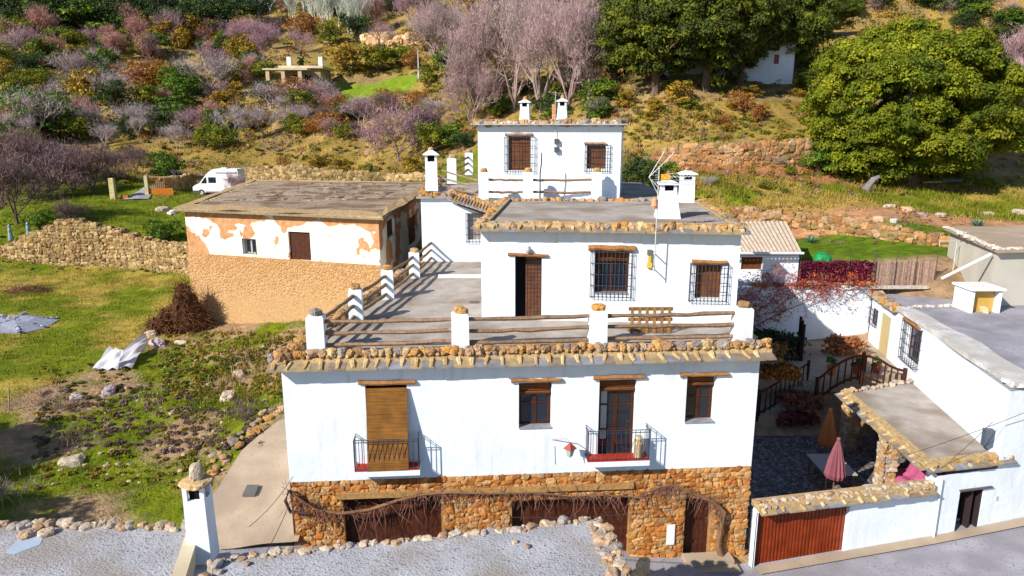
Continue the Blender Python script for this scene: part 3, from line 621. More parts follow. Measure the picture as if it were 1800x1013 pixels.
# terrace fences
zp = zTer
fr = [(-5.78, 20.2), (-1.55, 20.45), (2.6, 20.8), (7.1, 21.15)]
fence_run('terrace_fence', 'front fence of the roof terrace, four white posts joined by brown log rails', 'fence', fr, zp, 1.12, 0.52, (0.93, 0.58, 0.2), ang)
fence_run('terrace_fence', 'side fence of the roof terrace running back beside the old peeling house', 'fence', [(-5.35, 23.6), (-4.82, 26.85), (-4.3, 30.7)], zp, 1.12, 0.46, (0.93, 0.58, 0.2), 0.12)
t = thing('log_rails', 'bare log rails between the front corner post and first side post of the terrace', 'fence rails', (-5.7, 20.5, zp))
for h in (0.93, 0.58, 0.2):
    m = MB(); log(m, (-5.72, 20.45, zp + h), (-5.37, 23.35, zp + h), 0.062, (0.24, 0.155, 0.10), 8); m.build('rail', WOOD, t)
t = thing('log_rails', 'bare log rails between the last side post and the white back wall of the terrace', 'fence rails', (-4.2, 31, zp))
for h in (0.93, 0.58, 0.2):
    m = MB(); log(m, (-4.28, 30.95, zp + h), (-3.95, 34.35, zp + h), 0.062, (0.24, 0.155, 0.10), 8); m.build('rail', WOOD, t)
# ================================================================ HOUSE B: middle house standing on the terrace
angB = math.radians(-5); B0 = np.array((-1.05, 23.85)); WB = Wall(B0, B0 + 8.6 * np.array((math.cos(angB), math.sin(angB))))
zB = CAMZ - 3.5; zBr = CAMZ - 3.3; polyB = [tuple(WB.A), tuple(WB.B), (8.15, 31.2), (-0.3, 31.6)]
hB = thing('middle_house', 'middle white house on the terrace with an open dark door and two barred windows', 'house', (WB.A[0], WB.A[1], zTer))
R = WB.rect; opB = [R(905, 451, 952, 560), R(1045, 440, 1106, 516), R(1222, 464, 1269, 526)]
opB[0] = (opB[0][0], opB[0][1], zTer + 0.02, opB[0][3])
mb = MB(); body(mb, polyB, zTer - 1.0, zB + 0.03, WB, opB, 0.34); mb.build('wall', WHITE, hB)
mb = MB(); mb.prism(polyB, zBr - 0.16, zBr, (0.5,) * 3); mb.build('roof', ROOFG, hB)
WBr = Wall(polyB[1], polyB[2]); WBl = Wall(polyB[3], polyB[0])
mb = MB(); eave(mb, WB, -0.2, WB.L + 0.2, zB + 0.02, 0.48, 0.14); eave(mb, WBl, 0, WBl.L, zB + 0.02, 0.35, 0.14); eave(mb, WBr, 0, WBr.L, zB + .02, 0.3, 0.14); mb.build('eave', [SLATE, STONE], hB)
mb = MB(); z = zBr + 0.0
for W_, d in ((WB, 0.0), (WBl, 0.0), (WBr, 0.0), (Wall(polyB[2], polyB[3]), -0.1)): rock_row(mb, W_.P(0, d, z), W_.P(W_.L, d, z), 0.125, TAN, 0.9, 0.85, 0.04)
mb.build('edge_stones', STONE, hB)
a, b_, c, e = opB[0]; mb = MB(); mid = a + (b_ - a) * 0.38
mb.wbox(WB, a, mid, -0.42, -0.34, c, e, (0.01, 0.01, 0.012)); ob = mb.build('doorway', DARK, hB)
mb = MB(); mb.wbox(WB, mid, b_, -0.34, -0.29, c, e); d_ = mb.build('door', SLATWOOD, hB)
mb = MB()
for k in range(5): s = mid + (b_ - mid) * (k + 0.5) / 5; mb.tube([WB.P(s, -0.27, c + .05), WB.P(s, -0.27, e - .05)], 0.008, 4)
for k in range(16): zz = c + 0.08 + (e - c - .15) * k / 15; mb.tube([WB.P(mid, -0.27, zz), WB.P(b_, -0.27, zz)], 0.008, 4)
mb.build('grille', IRON, d_)
w = casement(hB, WB, opB[1], 0.3, 2, 1, 'window', DARKWOOD, 0.24); grille(w, WB, R(1038, 441, 1110, 525, .16), 0.16, 10, 4)
w = boarded(hB, WB, opB[2], 0.28, 'shutter'); grille(w, WB, R(1213, 463, 1279, 532, .16), 0.16, 10, 4)
lintel(hB, WB, 893, 445, 963, 451, (0.26, 0.11, 0.05)); lintel(hB, WB, 1034, 431, 1116, 441); lintel(hB, WB, 1216, 457, 1277, 465)
mb = MB(); s, z = WB.sz(928, 437); mb.wbox(WB, s - .05, s + .05, 0, 0.05, z - .08, z + .08, (0.35, 0.36, 0.38)); mb.lathe(WB.P(s, .13, z - .03), [(0.03, -.1), (0.09, -.06), (0.10, .02), (0.05, .09), (0.01, .12)], 12, (0.45, 0.46, 0.48))
tag(mb.build('wall_light', PAINT), 'small grey bulkhead light above the dark door of the middle house', 'wall light')
# ================================================================ WING and HOUSE C (upper house)
zU = CAMZ - 3.7
hW = thing('rear_wing', 'white rear wing with a sloping slate eave at the back of the terrace', 'house', (-4.9, 34.4, zTer))
WW = Wall((-4.4, 34.4), (0.4, 34.4)); R = WW.rect; opW = R(822, 376, 850, 422)
mb = MB(); zt = CAMZ - 3.5; s_k = WW.sz(785, 345)[0]; s_e = WW.sz(860, 378)[0]; ze = CAMZ - 4.15
pts = [(0, zt), (s_k, zt), (s_e, ze), (WW.L, ze)]; xs = [0, s_k, opW[0], opW[1], WW.L]
wall_face(mb, WW, 0, WW.L, zTer - 0.5, ze - 0.02, [(opW[0], opW[1], opW[2], min(opW[3], ze - 0.06))], 0.28)
mb.add([WW.P(0, 0, ze - .02), WW.P(s_e, 0, ze - .02), WW.P(s_k, 0, zt), WW.P(0, 0, zt)], [(0, 1, 2, 3)])
mb.add([(-4.4, 34.4, zTer - 3), (-4.4, 34.4, zt), (-4.4, 44, zt), (-4.4, 44, zTer - 3)], [(0, 1, 2, 3)]); mb.build('wall', WHITE, hW)
mb = MB(); mb.prism([(-4.4, 34.6), (-3.0, 34.6), (0.5, 34.65), (8.3, 34.65), (8.3, 46), (-4.4, 46)], zU - 3, zU + 0.02); mb.build('terrace_floor', ROOFG, hW)
mb = MB(); mb.prism([(-4.6, 34.2), (-2.9, 34.2), (-2.9, 34.9), (-4.4, 38), (-4.6, 36)], zt + .002, zt + 0.10, (0.30, 0.27, 0.25)); mb.build('coping_slab', SLATE, hW)
mb = MB(); rock_row(mb, (-4.4, 34.45, zt + .14), (-3.0, 34.45, zt + .14), 0.13); rock_row(mb, (-4.4, 34.6, zt + .14), (-4.4, 45, zt + .2), 0.15)
for k in range(16):      # sloping rooflet
    t = k / 15; x = -3.05 + 2.2 * t; y = 34.25 - 1.0 * t; z = zt + 0.02 - 0.62 * t
    mb.tube([(x, y, z), (x + .1, y + 0.7, z + .14), (x + .2, y + 1.4, z + .2)], [.07, .09, .09], 6, rc(TAN))
    mb.rock((x + .1, y + 0.75, z + .2), 0.16, rc(TAN)); mb.rock((x + .35, y + 1.3, z + .22), 0.17, rc(TAN))
mb.build('edge_stones', STONE, hW)
mb = MB(); n = 11
for k in range(n):
    t = k / n; t2 = (k + .9) / n; f = lambda q, dz: (-3.1 + 2.35 * q, 34.15 - 1.05 * q, zt - 0.03 - 0.64 * q + dz); g = lambda q, dz: (-2.9 + 3.3 * q, 35.6 - 0.6 * q, zt + 0.10 - 0.35 * q + dz)
    mb.hexa([f(t, -.03), f(t2, -.03), g(t2, -.03), g(t, -.03), f(t, .03), f(t2, .03), g(t2, .03), g(t, .03)], rc([(0.20, 0.19, 0.20), (0.27, 0.22, 0.15), (0.24, 0.24, 0.27)]))
mb.build('slate_roof', SLATE, hW)
mb = MB(); mb.tube([(-2.6, 34.3, zt - .26), (-0.6, 33.4, zt - .82)], 0.07, 6, (0.12, 0.06, 0.03)); mb.build('rafter', WOOD, hW)
w = boarded(hW, WW, (opW[0], opW[1], opW[2], min(opW[3], ze - 0.06)), 0.24, 'shutter'); grille(w, WW, R(819, 374, 848, 427, .14), 0.14, 5, 4)
chimney('chimney', 'round white chimney at the outer corner of the upper terrace above the rear wing', -3.95, 35.2, CAMZ - 3.15, 0.62, 1.9, 0.1, 0.92, 1)
angC = math.radians(-9.5); C0 = np.array((-1.72, 36.6)); WC = Wall(C0, C0 + 7.15 * np.array((math.cos(angC), math.sin(angC)))); zC = CAMZ - 0.06
nC = np.array((-WC.n[0], -WC.n[1])); polyC = [tuple(WC.A), tuple(WC.B), tuple(WC.B + nC * 6), tuple(WC.A + nC * 6)]
hC = thing('upper_house', 'small white upper house at the back with two barred brown shutters and two chimneys', 'house', (WC.A[0], WC.A[1], zU))
R = WC.rect; opC = [R(893, 240, 933, 300), R(1032, 254, 1064, 297)]
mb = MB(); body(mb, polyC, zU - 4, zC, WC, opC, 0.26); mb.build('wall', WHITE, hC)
mb = MB(); mb.prism([tuple(WC.P(-0.28, 0.42, 0)[:2]), tuple(WC.P(WC.L + .28, 0.42, 0)[:2]), tuple(WC.P(WC.L + .28, -6.2, 0)[:2]), tuple(WC.P(-.28, -6.2, 0)[:2])], zC + .002, zC + 0.07, (0.33, 0.34, 0.37)); mb.build('eave', SLATE, hC)
mb = MB(); z = zC + 0.12
rock_row(mb, WC.P(0.1, -0.05, z), WC.P(WC.L - .1, -0.05, z), 0.15, TAN, 0.8, 0.9, 0.04); rock_row(mb, WC.P(0.1, 0.1, z - .04), WC.P(WC.L - .1, 0.1, z - .04), 0.11, PALE, 0.8)
rock_row(mb, WC.P(0, -0.1, z), WC.P(0, -6, z), 0.15); rock_row(mb, WC.P(WC.L, -0.1, z), WC.P(WC.L, -6, z), 0.15); mb.build('edge_stones', STONE, hC)
for o_, g_ in ((opC[0], (887, 240, 940, 304)), (opC[1], (1028, 254, 1072, 303))):
    w = boarded(hC, WC, o_, 0.2, 'shutter'); grille(w, WC, R(*g_, .15), 0.15, 11, 4)
lintel(hC, WC, 888, 234, 936, 239, (0.30, 0.2, 0.14)); lintel(hC, WC, 1027, 250, 1066, 254, (0.30, 0.2, 0.14))
p = WC.P(2.25, -1.0, zC + .1); chimney('chimney', 'left round white chimney on the roof of the upper house', p[0], p[1], p[2] - .1, 0.55, 1.25, angC, 0.8, 1)
p = WC.P(4.15, -1.0, zC + .1); chimney('chimney', 'right white chimney with arched slots on the roof of the upper house', p[0], p[1], p[2] - .1, 0.62, 1.3, angC, 0.68, 1)
p = WC.P(3.7, -1.2, zC)
mb = MB()
for k in range(6): mb.lathe((p[0], p[1], p[2] + 0.08 + k * .16), [(0.09, 0), (0.10, 0.02), (0.10, .13), (0.09, .15)], 10, (0.55, 0.24, 0.10))
tag(mb.build('clay_pipe', STONE), 'slim stack of orange clay rings between the two chimneys of the upper house', 'chimney pot')
s, z = WC.sz(980, 255); mb = MB(); mb.tube([WC.P(s - .12, 0.12, z - .4), WC.P(s - .12, 0.12, zC + 1.6)], 0.018, 6, (0.5, 0.5, 0.52))
for zz in (z + .18, z - .22): mb.wbox(WC, s - .14, s + .05, 0.0, 0.22, zz - .12, zz + .12, (0.06, 0.07, 0.08))
for k in range(5): q = zC + 1.55 - 0.02 * k; mb.tube([WC.P(s - .45 + k * .15, .12, q), WC.P(s - .3 + k * .15, 0.5, q + .02)], 0.01, 4, (0.6, 0.6, 0.62))
tag(mb.build('aerial_mast', PAINT), 'thin grey aerial mast with two dark boxes on the upper house front wall', 'antenna')
fence_run('upper_fence', 'three white posts with two log rails in front of the upper house', 'fence', [(-1.38, 34.95), (0.78, 34.95), (4.12, 34.95)], zU, 1.42, 0.48, (1.05, 0.45), 0.0)
fence_run('upper_fence', 'two far white posts with log rails left of the upper house', 'fence', [(-3.15, 37.6, CAMZ - 3.05), (-2.6, 43.5, CAMZ - 3.0)], zU, 1.3, 0.48, (1.05, 0.7, 0.3), 0.05)
t = thing('log_rails', 'sloping log rails running from the corner chimney to the upper fence post', 'fence rails', (-3.6, 35.1, zU))
for h in (0.6, 0.95, 1.3): m = MB(); log(m, (-3.65, 35.15, zU + h + .25), (-1.6, 34.95, zU + h - .3), 0.045, (0.33, 0.24, 0.17)); m.build('rail', WOOD, t)
mb = MB(); log(mb, (1.35, 34.8, zU), (1.42, 34.8, zU + 2.35), 0.035, (0.06, 0.05, 0.06)); tag(mb.build('pole', WOOD), 'thin dark upright pole leaning beside the middle post of the upper fence', 'pole')
# chimneys and antenna on house B
chimney('chimney', 'big tapering white chimney with a clay pot on the middle house roof', 5.62, 25.7, zBr, 0.88, 1.35, angB, 0.62, 2)
chimney('chimney', 'narrow white chimney at the back right corner of the middle house roof', 7.55, 30.9, zBr, 0.62, 1.35, angB, 0.92, 1)
s, z = WB.sz(1147, 470); t = thing('tv_antenna', 'tall television antenna with an orange box and silver rods on the middle house', 'antenna', WB.P(s, .15, z))
x0, y0, _ = WB.P(s, .46, 0); ztop = at_y(1150, 292, y0)[2]
mb = MB(); mb.tube([(x0, y0, z - .1), (x0 + .02, y0, ztop)], 0.02, 6, (0.5, 0.52, 0.5)); mb.wbox(WB, s - .02, s + .02, 0, .46, z - .02, z + .0); mb.wbox(WB, s - .02, s + .02, 0, .46, z + .5, z + .52); mb.build('mast', PAINT, t)
zc = at_y(1150, 312, y0)[2]; mb = MB()
for q in range(4): mb.tube([(x0 - .1, y0, zc + 0.0 - 0.07 * (q - 1)), (x0 + 1.25, y0 + .5, zc - 0.07 * (q - 1) * 2)], 0.010, 4, (0.6, 0.62, 0.64))
for q in range(9): a = x0 + .2 + q * .12; mb.tube([(a, y0 - .2 + q * .05, zc - .02), (a, y0 + .28 + q * .05, zc + .04)], 0.008, 4, (0.6, 0.62, 0.64))
for sg in (-1, 1):
    for q in range(7): mb.tube([(x0 - .22 + q * .09, y0 - .3, zc + sg * (.08 + q * .09)), (x0 - .10 + q * .09, y0 + .4, zc + sg * (.1 + q * .09))], 0.008, 4, (0.6, 0.62, 0.64))
    mb.tube([(x0 - .3, y0, zc), (x0 + .45, y0, zc + sg * .75)], 0.012, 4, (0.6, 0.62, 0.64)); mb.tube([(x0 - .25, y0 + .2, zc), (x0 + .2, y0 + .2, zc + sg * .8)], 0.012, 4, (0.6, 0.62, 0.64))
mb.build('reflector', PAINT, t); mb = MB(); mb.box(x0 + .10, y0 - .06, zc - .1, x0 + .34, y0 + .06, zc + .1, (0.75, 0.36, 0.01)); mb.build('dipole_box', PAINT, t)
mb = MB(); mb.lathe((x0 - .08, y0, zc - 1.0), [(.06, 0), (.11, .1), (.08, .3), (.03, .36)], 10, (0.62, 0.30, 0.16)); mb.build('amplifier', PAINT, t)
mb = MB(); mb.wbox(WB, s - .2, s - .05, .0, .12, z + .42, z + .6, (.12, .12, .1)); mb.wbox(WB, s - .16, s - .07, .0, .1, z + .1, z + .42, (.6, .38, .04)); mb.wbox(WB, s - .2, s - .03, .0, .12, z - .0, z + .17, (.65, .42, .05)); mb.build('junction_box', PAINT, t)
# things on the terrace
t = thing('pallet', 'wooden pallet leaning upright behind the front fence of the terrace', 'pallet', (4.1, 22.2, zTer)); x0 = 3.75; y0 = 22.1; w = 1.42
W_ = Wall((x0, y0), (x0 + w, y0 + .02))
for k in range(6): m = MB(); s = 0.06 + k * (w - .22) / 5; m.wbox(W_, s, s + .1, 0.05, 0.075, zTer + .02, zTer + .86, (0.30, 0.17, 0.06)); m.build('board', WOOD, t)
for k in range(3): m = MB(); z = zTer + .06 + k * .35; m.wbox(W_, 0, w, -0.04, 0.048, z, z + .1, (0.22, 0.11, 0.04)); m.build('crossbar', WOOD, t)
mb = MB(); mb.box(-3.25, 30.55, zTer + .003, -1.2, 30.85, zTer + .10, (0.80, 0.80, 0.80)); tag(mb.build('white_kerb', PAINT), 'low white strip lying across the terrace floor beside the middle house', 'kerb')
mb = MB(); mb.box(-1.6, 26.0, zTer + .003, -1.25, 26.3, zTer + .02, (0.10, 0.10, 0.10)); tag(mb.build('floor_drain', PAINT), 'small dark square drain in the terrace floor beside the middle house', 'drain')
for x_, y_, l_, lab in ((1.9, 22.3, 1.9, 'long loose plank lying on the terrace left of the middle fence post'), (5.6, 22.5, 1.5, 'loose plank lying on the terrace floor right of the pallet')):
    mb = MB(); log(mb, (x_ - l_, y_, zTer + .05), (x_, y_ + .3, zTer + .05), .04, (0.28, 0.22, 0.18)); tag(mb.build('loose_plank', WOOD), lab, 'plank')
# ================================================================ OLD HOUSE (left)
zO = CAMZ - 4.6; OFL, OFR = (-17.85, 38.7), (-6.62, 35.1); WO = Wall(OFL, OFR); WOs = Wall(OFR, (-6.2, 47))
polyO = [OFL, OFR, (-6.2, 47), (-6.6, 55), (-20.6, 57)]
hO = thing('old_house', 'old flat-roofed house with peeling ochre and white plaster and a rubble lower wall', 'house', (OFL[0], OFL[1], 5.3))
R = WO.rect; opO = [R(427, 420, 450, 447), R(508, 408, 546, 463)]; Rs = WOs.rect; opOs = [Rs(680, 385, 693, 417), Rs(718, 380, 732, 430)]
zM = CAMZ - 6.93
mb = MB(); wall_face(mb, WO, 0, WO.L, zM, zO, [opO[0], (opO[1][0], opO[1][1], zM, opO[1][3])], 0.35); wall_face(mb, WOs, 0, WOs.L, 2, zO, opOs, 0.3)
for i in (2, 3, 4): p, q = polyO[i], polyO[(i + 1) % 5]; mb.add([(p[0], p[1], 2), (q[0], q[1], 2), (q[0], q[1], zO), (p[0], p[1], zO)], [(0, 1, 2, 3)])
mb.build('wall', OLDPL, hO)
mb = MB(); wall_face(mb, WO, -0.05, WO.L + .05, 2.0, zM, [], 0.3, 0, 0.06); mb.add([WO.P(-.05, 0, zM), WO.P(-.05, .06, zM), WO.P(WO.L + .05, .06, zM), WO.P(WO.L + .05, 0, zM)], [(0, 1, 2, 3)]); mb.build('masonry_base', OCHREM, hO)
mb = MB(); bz = [H(WO.P(s, .3, 0)[0], WO.P(s, .3, 0)[1]) for s in (0, 3, 6, 9)]
mb.hexa([WO.P(0.3, .10, 2), WO.P(WO.L + .02, .10, 2), WO.P(WO.L + .02, .0, 2), WO.P(0.3, 0, 2), WO.P(1.2, .085, CAMZ - 9.0), WO.P(WO.L - .02, .085, CAMZ - 9.2), WO.P(WO.L - .02, 0, CAMZ - 9.2), WO.P(1.2, 0, CAMZ - 9.0)]); pass
mb = MB(); ex = [(-18.2, 38.35), (-6.3, 34.65), (-5.85, 47), (-6.2, 55.4), (-21.0, 57.4)]; inn = [(-17.6, 39.2), (-6.8, 35.7), (-6.35, 46.8), (-6.7, 54.6), (-20.2, 56.4)]; mb.prism(ex, zO + .003, [zO + .10] * 5, (0.26, 0.21, 0.15)); nE = 10
v = []
for ring, zz in ((ex, zO + .10), (ex, zO + .2), (inn, zO + .28), (inn, zO + .15)):
    for i in range(5):
        p, q = np.array(ring[i]), np.array(ring[(i + 1) % 5])
        for j in range(nE): a = p + (q - p) * j / nE; v.append((a[0] + RS.randn() * .05, a[1] + RS.randn() * .05, zz + RS.randn() * .03 * (zz > zO + .15)))
N5 = 5 * nE; mb.add(v, [(r * N5 + i, r * N5 + (i + 1) % N5, (r + 1) * N5 + (i + 1) % N5, (r + 1) * N5 + i) for r in range(3) for i in range(N5)], (0.40, 0.28, 0.15)); ob = mb.build('roof_edge', STONE, hO)
mb = MB(); mb.prism(inn, zO + .1, [zO + .23] * 5); mb.build('roof', OLDROOF, hO)
mb = MB()
rock_row(mb, (p[0] * .985, p[1] + .2 * (i < 1), zO + .17), (q[0] * .985, q[1] + .2 * (i < 1), zO + .17), 0.12, [(0.42, 0.33, 0.2), (0.5, 0.38, 0.2), (0.35, 0.28, 0.2)], 0.8, 0.5, 0.05)
for k in range(120): x_, y_ = RS.uniform(-16.5, -7.5), RS.uniform(41, 54); mb.rock((x_, y_, zO + .24), (0.2 + .5 * RS.rand() ** 2, .1 + .12 * RS.rand(), .035), rc([(0.24, 0.16, 0.10), (0.34, 0.28, 0.22), (0.18, 0.12, 0.08)]))
mb.build('roof_stones', STONE, hO)
boarded(hO, WO, (opO[1][0], opO[1][1], zM, opO[1][3]), 0.12, 'shutter', DARKWOOD)
w = casement(hO, WO, opO[0], 0.2, 2, 1, 'window', WOOD, 0, False); grille(w, WO, opO[0], 0.03, 5, 1)
boarded(hO, WOs, opOs[0], 0.12, 'shutter', SLATWOOD); boarded(hO, WOs, opOs[1], 0.12, 'door', DARKWOOD)
a, b_ = WO.sz(508, 463)[0], WO.sz(546, 463)[0]
# ================================================================ NEAR ROOFS (bottom edge)
zN = CAMZ - 9.8
N2a, N2b, N2c = at_z(385, 985, zN)[:2], at_z(1050, 914, zN)[:2], at_z(1103, 1016, zN)[:2]
d2 = (N2c - N2b) / np.linalg.norm(N2c - N2b); n2 = [tuple(N2a), tuple(N2a + d2 * 8 + np.array((-.3, 0))), tuple(N2b + d2 * 8), tuple(N2b)]
hN = thing('near_house', 'near flat gravel roof at the bottom centre edged with pale stones', 'house', (N2b[0], N2b[1], 0.2))
mb = MB(); mb.prism(n2, -0.5, zN - .1); mb.build('wall', WHITE, hN); mb = MB(); mb.prism(n2, zN - .095, zN); mb.build('roof', ROOFN, hN)
mb = MB(); rock_row(mb, (*N2a, zN + .0), (*N2b, zN + .0), 0.10, PALE, 0.85, 0.6, 0.05); rock_row(mb, (*(N2b + d2 * .1), zN + .02), (*(N2b + d2 * 5), zN + .0), 0.13, PALE, 0.75, 0.6, 0.08)
rock_row(mb, (*(N2b + d2 * .3 - np.array((.22, 0))), zN), (*(N2b + d2 * 5 - np.array((.3, 0))), zN), 0.12, PALE, 0.8, 0.6, 0.06); rock_row(mb, (*N2a, zN + .02), (*(N2a + d2 * 4), zN + .02), .12, PALE); mb.build('edge_stones', STONE, hN)
for px_, py_, lab_ in ((928, 963, 'brown pebble lying alone on the bottom centre gravel roof'), (905, 955, 'pale tan pebble lying next to the edge stones of the bottom centre gravel roof'), (436, 993, 'dark pebble near the left end of the bottom centre gravel roof')):
    q = at_z(px_, py_, zN); mb = MB(); mb.rock((q[0], q[1], zN + .03), (.07, .06, .045), (.26, .17, .12) if px_ != 905 else (.45, .35, .25)); tag(mb.build('pebble', STONE), lab_, 'stone')
N1a, N1b, N1c = at_z(-60, 922, zN)[:2], at_z(333, 930, zN)[:2], at_z(304, 1016, zN)[:2]; d1 = (N1c - N1b) / np.linalg.norm(N1c - N1b)
n1 = [tuple(N1a + np.array((-6, 0))), tuple(N1a + np.array((-6, -9))), tuple(N1b + d1 * 8), tuple(N1b)]
hN = thing('near_house', 'near flat gravel roof at the bottom left with a wet patch by its edge stones', 'house', (N1b[0], N1b[1], 0.2))
mb = MB(); mb.prism(n1, -0.5, zN - .1); mb.build('wall', WHITE, hN); mb = MB(); mb.prism(n1, zN - .095, zN); mb.build('roof', ROOFN, hN)
mb = MB(); rock_row(mb, (N1a[0] - 1, N1a[1], zN + .05), (*N1b, zN + .05), 0.12, PALE, 0.9, 0.65, 0.06)
for px_, py_ in ((45, 945), (85, 925), (70, 925), (82, 940)): q = at_z(px_, py_, zN); mb.rock((q[0], q[1], zN + .05), (.16, .13, .10), rc(PALE), ICO2)
mb.build('edge_stones', STONE, hN)
mb = MB(); q = [at_z(*p, zN) for p in [(50, 935), (80, 938), (70, 958), (25, 975), (10, 972), (30, 950)]]; mb.prism([tuple(a[:2]) for a in q], zN + .002, zN + .008, (0.38, 0.46, 0.58)); mb.build('wet_patch', PAINT, hN)
mb = MB(); p = [N1b, N1b + np.array((.32, -.02)), N1b + d1 * 8 + np.array((.32, 0)), N1b + d1 * 8]; mb.prism([tuple(a) for a in p], zN - .3, zN + .12); mb.build('parapet', CREAM, hN)
mb = MB(); mb.prism([(-7.66, 15.35), (-7.66, 8), (-6.9, 8), (-5.9, 15.1)], -0.5, zN - .55); mb.build('gutter_slab', WHITE, hN)
chimney('chimney', 'tall plain white chimney capped with flat rock beside the near roofs', -7.42, 15.25, zN - .35, 0.54, 2.2, 0.05, 0.9, 1, 'chimney', 'rock')
t = thing('rock_pile', 'pointed pale rock at the bottom edge beside the near roof corner', 'rock', (3, 16, 3.5)); q = at_y(1130, 1000, 16.5); mb = MB(); mb.rock(q, (.17, .15, .32), (0.6, 0.45, 0.28), ICO2); mb.rock(q - np.array((.02, 0, .6)), (.28, .25, .5), (0.55, 0.4, 0.25), ICO2); mb.rock(q - np.array((.0, 0, 1.6)), (.4, .35, .8), (0.55, 0.4, 0.25), ICO2); mb.build('rock', STONE, t)
# ================================================================ RIGHT SIDE: garden wall, gate, white house, porch
WS = Wall((7.72, 20.12), (18.6, 22.42)); ZR = CAMZ
gw = thing('garden_wall', 'white garden wall along the street with a stone coping and red-brown gate', 'wall', (WS.A[0], WS.A[1], 0.1))
R = WS.rect; sEnd = WS.sz(1640, 900)[0]; zg = CAMZ - 11.85; og = R(1327, 895, 1489, 982); og = (og[0], og[1], 0.0, zg - 0.02)
mb = MB(); wall_face(mb, WS, 0, sEnd, -0.5, zg, [og], 0.24); wall_face(mb, Wall(WS.P(sEnd, -.3, 0), WS.P(0, -.3, 0)), 0, sEnd, 0.4, zg, [(sEnd - og[1], sEnd - og[0], og[2], og[3])], 0.001)
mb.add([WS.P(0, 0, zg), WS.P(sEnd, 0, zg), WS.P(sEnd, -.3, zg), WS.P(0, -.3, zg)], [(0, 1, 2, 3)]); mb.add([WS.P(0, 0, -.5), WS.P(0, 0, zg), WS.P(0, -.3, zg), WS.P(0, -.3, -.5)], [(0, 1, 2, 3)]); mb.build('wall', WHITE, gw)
mb = MB(); eave(mb, WS, -0.05, sEnd - 0.15, zg + 0.0, 0.30, 0.14, 0.35, 0.62); mb.build('coping', [SLATE, STONE], gw)
mb = MB(); rock_row(mb, WS.P(0, -.12, zg + .24), WS.P(sEnd - .2, -.12, zg + .24), 0.085, PALE, 0.9, 0.8, 0.02); rock_row(mb, WS.P(0, .03, zg + .2), WS.P(sEnd - .2, .03, zg + .2), 0.07, PALE, 1.0, 0.7, 0.02); mb.build('coping_stones', STONE, gw)
mb = MB(); n = 24
for k in range(n): w_ = (og[1] - og[0]) / n; mb.wbox(WS, og[0] + k * w_ + .006, og[0] + (k + 1) * w_ - .006, -0.2, -0.165 + .004 * (k % 2), 0.1, og[3] - .004)
mb.wbox(WS, og[0], og[1], -0.23, -0.201, 0.1, og[3] - .004); mb.build('gate', GATEWOOD, gw)
strip('kerb', [tuple(WS.P(s, 0.42, 0)[:2]) for s in (0, 6, 10.8)], [tuple(WS.P(s, 0.01, 0)[:2]) for s in (0, 6, 10.8)], CONC, 30, 4, 0, lambda X, Y: street_z(X) + 0.07)
mb = MB(); sA, sB = sEnd, WS.L; ze = CAMZ - 11.3
# white house: one big L-shaped block
P1 = np.array(WS.P(10.2, 0, 0)[:2]); P2 = np.array((17.95, 32.0)); P1 = np.array((16.35, WS.P(9.0, 0, 0)[1])); P3 = np.array((18.55, 35.5)); zR1 = CAMZ - 8.35; zR2 = CAMZ - 8.6
hR = thing('white_house', 'big white house at the right edge with a grey screed roof and barred left window', 'house', (P1[0], P1[1], 0.2))
WF = Wall(WS.P(sEnd - .01, 0.02, 0), (27.5, 24.45)); WLs = Wall(tuple(P2), tuple(P1)); WE = Wall(tuple(P3), tuple(P2))
R = WF.rect; oD = R(1682, 862, 1722, 944); oD = (oD[0], oD[1], 0.3, oD[3]); sC = float((P1 - WF.A) @ WF.u); P1 = WF.A + WF.u * sC; WLs = Wall(tuple(P2), tuple(P1))
oW = WLs.rect(1592, 572, 1618, 640); oW = (min(oW[:2]), max(oW[:2]), oW[2], oW[3]); oE = WE.rect(1545, 548, 1563, 628); oE = (min(oE[:2]), max(oE[:2]), CAMZ - 11.05, CAMZ - 9.05); oE2 = WE.rect(1531, 541, 1543, 574); oE2 = (min(oE2[:2]), max(oE2[:2]), oE2[2], oE2[3])
mb = MB(); wall_face(mb, WF, 0, sC, -0.5, ze, [oD], 0.5); wall_face(mb, WF, sC, WF.L, -0.5, zR1, [], 0.4)
wall_face(mb, WLs, 0, WLs.L, 0.3, zR1, [oW], 0.2); wall_face(mb, WE, 0, WE.L, 2.4, zR2, [oE, oE2], 0.12)
for p, q, zt_ in (((27.5, 24.45), (29.5, 33.5), zR1), ((29.5, 33.5), tuple(P2), zR1), ((27, 35.8), tuple(P3), zR2)): mb.add([(p[0], p[1], 0), (q[0], q[1], 0), (q[0], q[1], zt_), (p[0], p[1], zt_)], [(0, 1, 2, 3)])
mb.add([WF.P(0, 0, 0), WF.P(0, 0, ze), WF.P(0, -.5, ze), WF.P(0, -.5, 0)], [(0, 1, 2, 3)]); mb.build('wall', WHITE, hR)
n_ = WLs.n; q = lambda p, k: tuple(np.array(p) + k)
mb = MB(); rp = [tuple(P1), (27.5, 24.45), (29.5, 33.5), tuple(P2)]; mb.prism(rp, zR1 - .2, zR1 + .005); mb.prism([tuple(P2 + np.array((.1, .05))), (29.3, 33.55), (28, 39), (19.3, 37.8), tuple(P3 + np.array((.1, 0)))], zR2 - .2, zR2 + .005); mb.build('roof', STREETM, hR)
mb = MB(); k = WLs
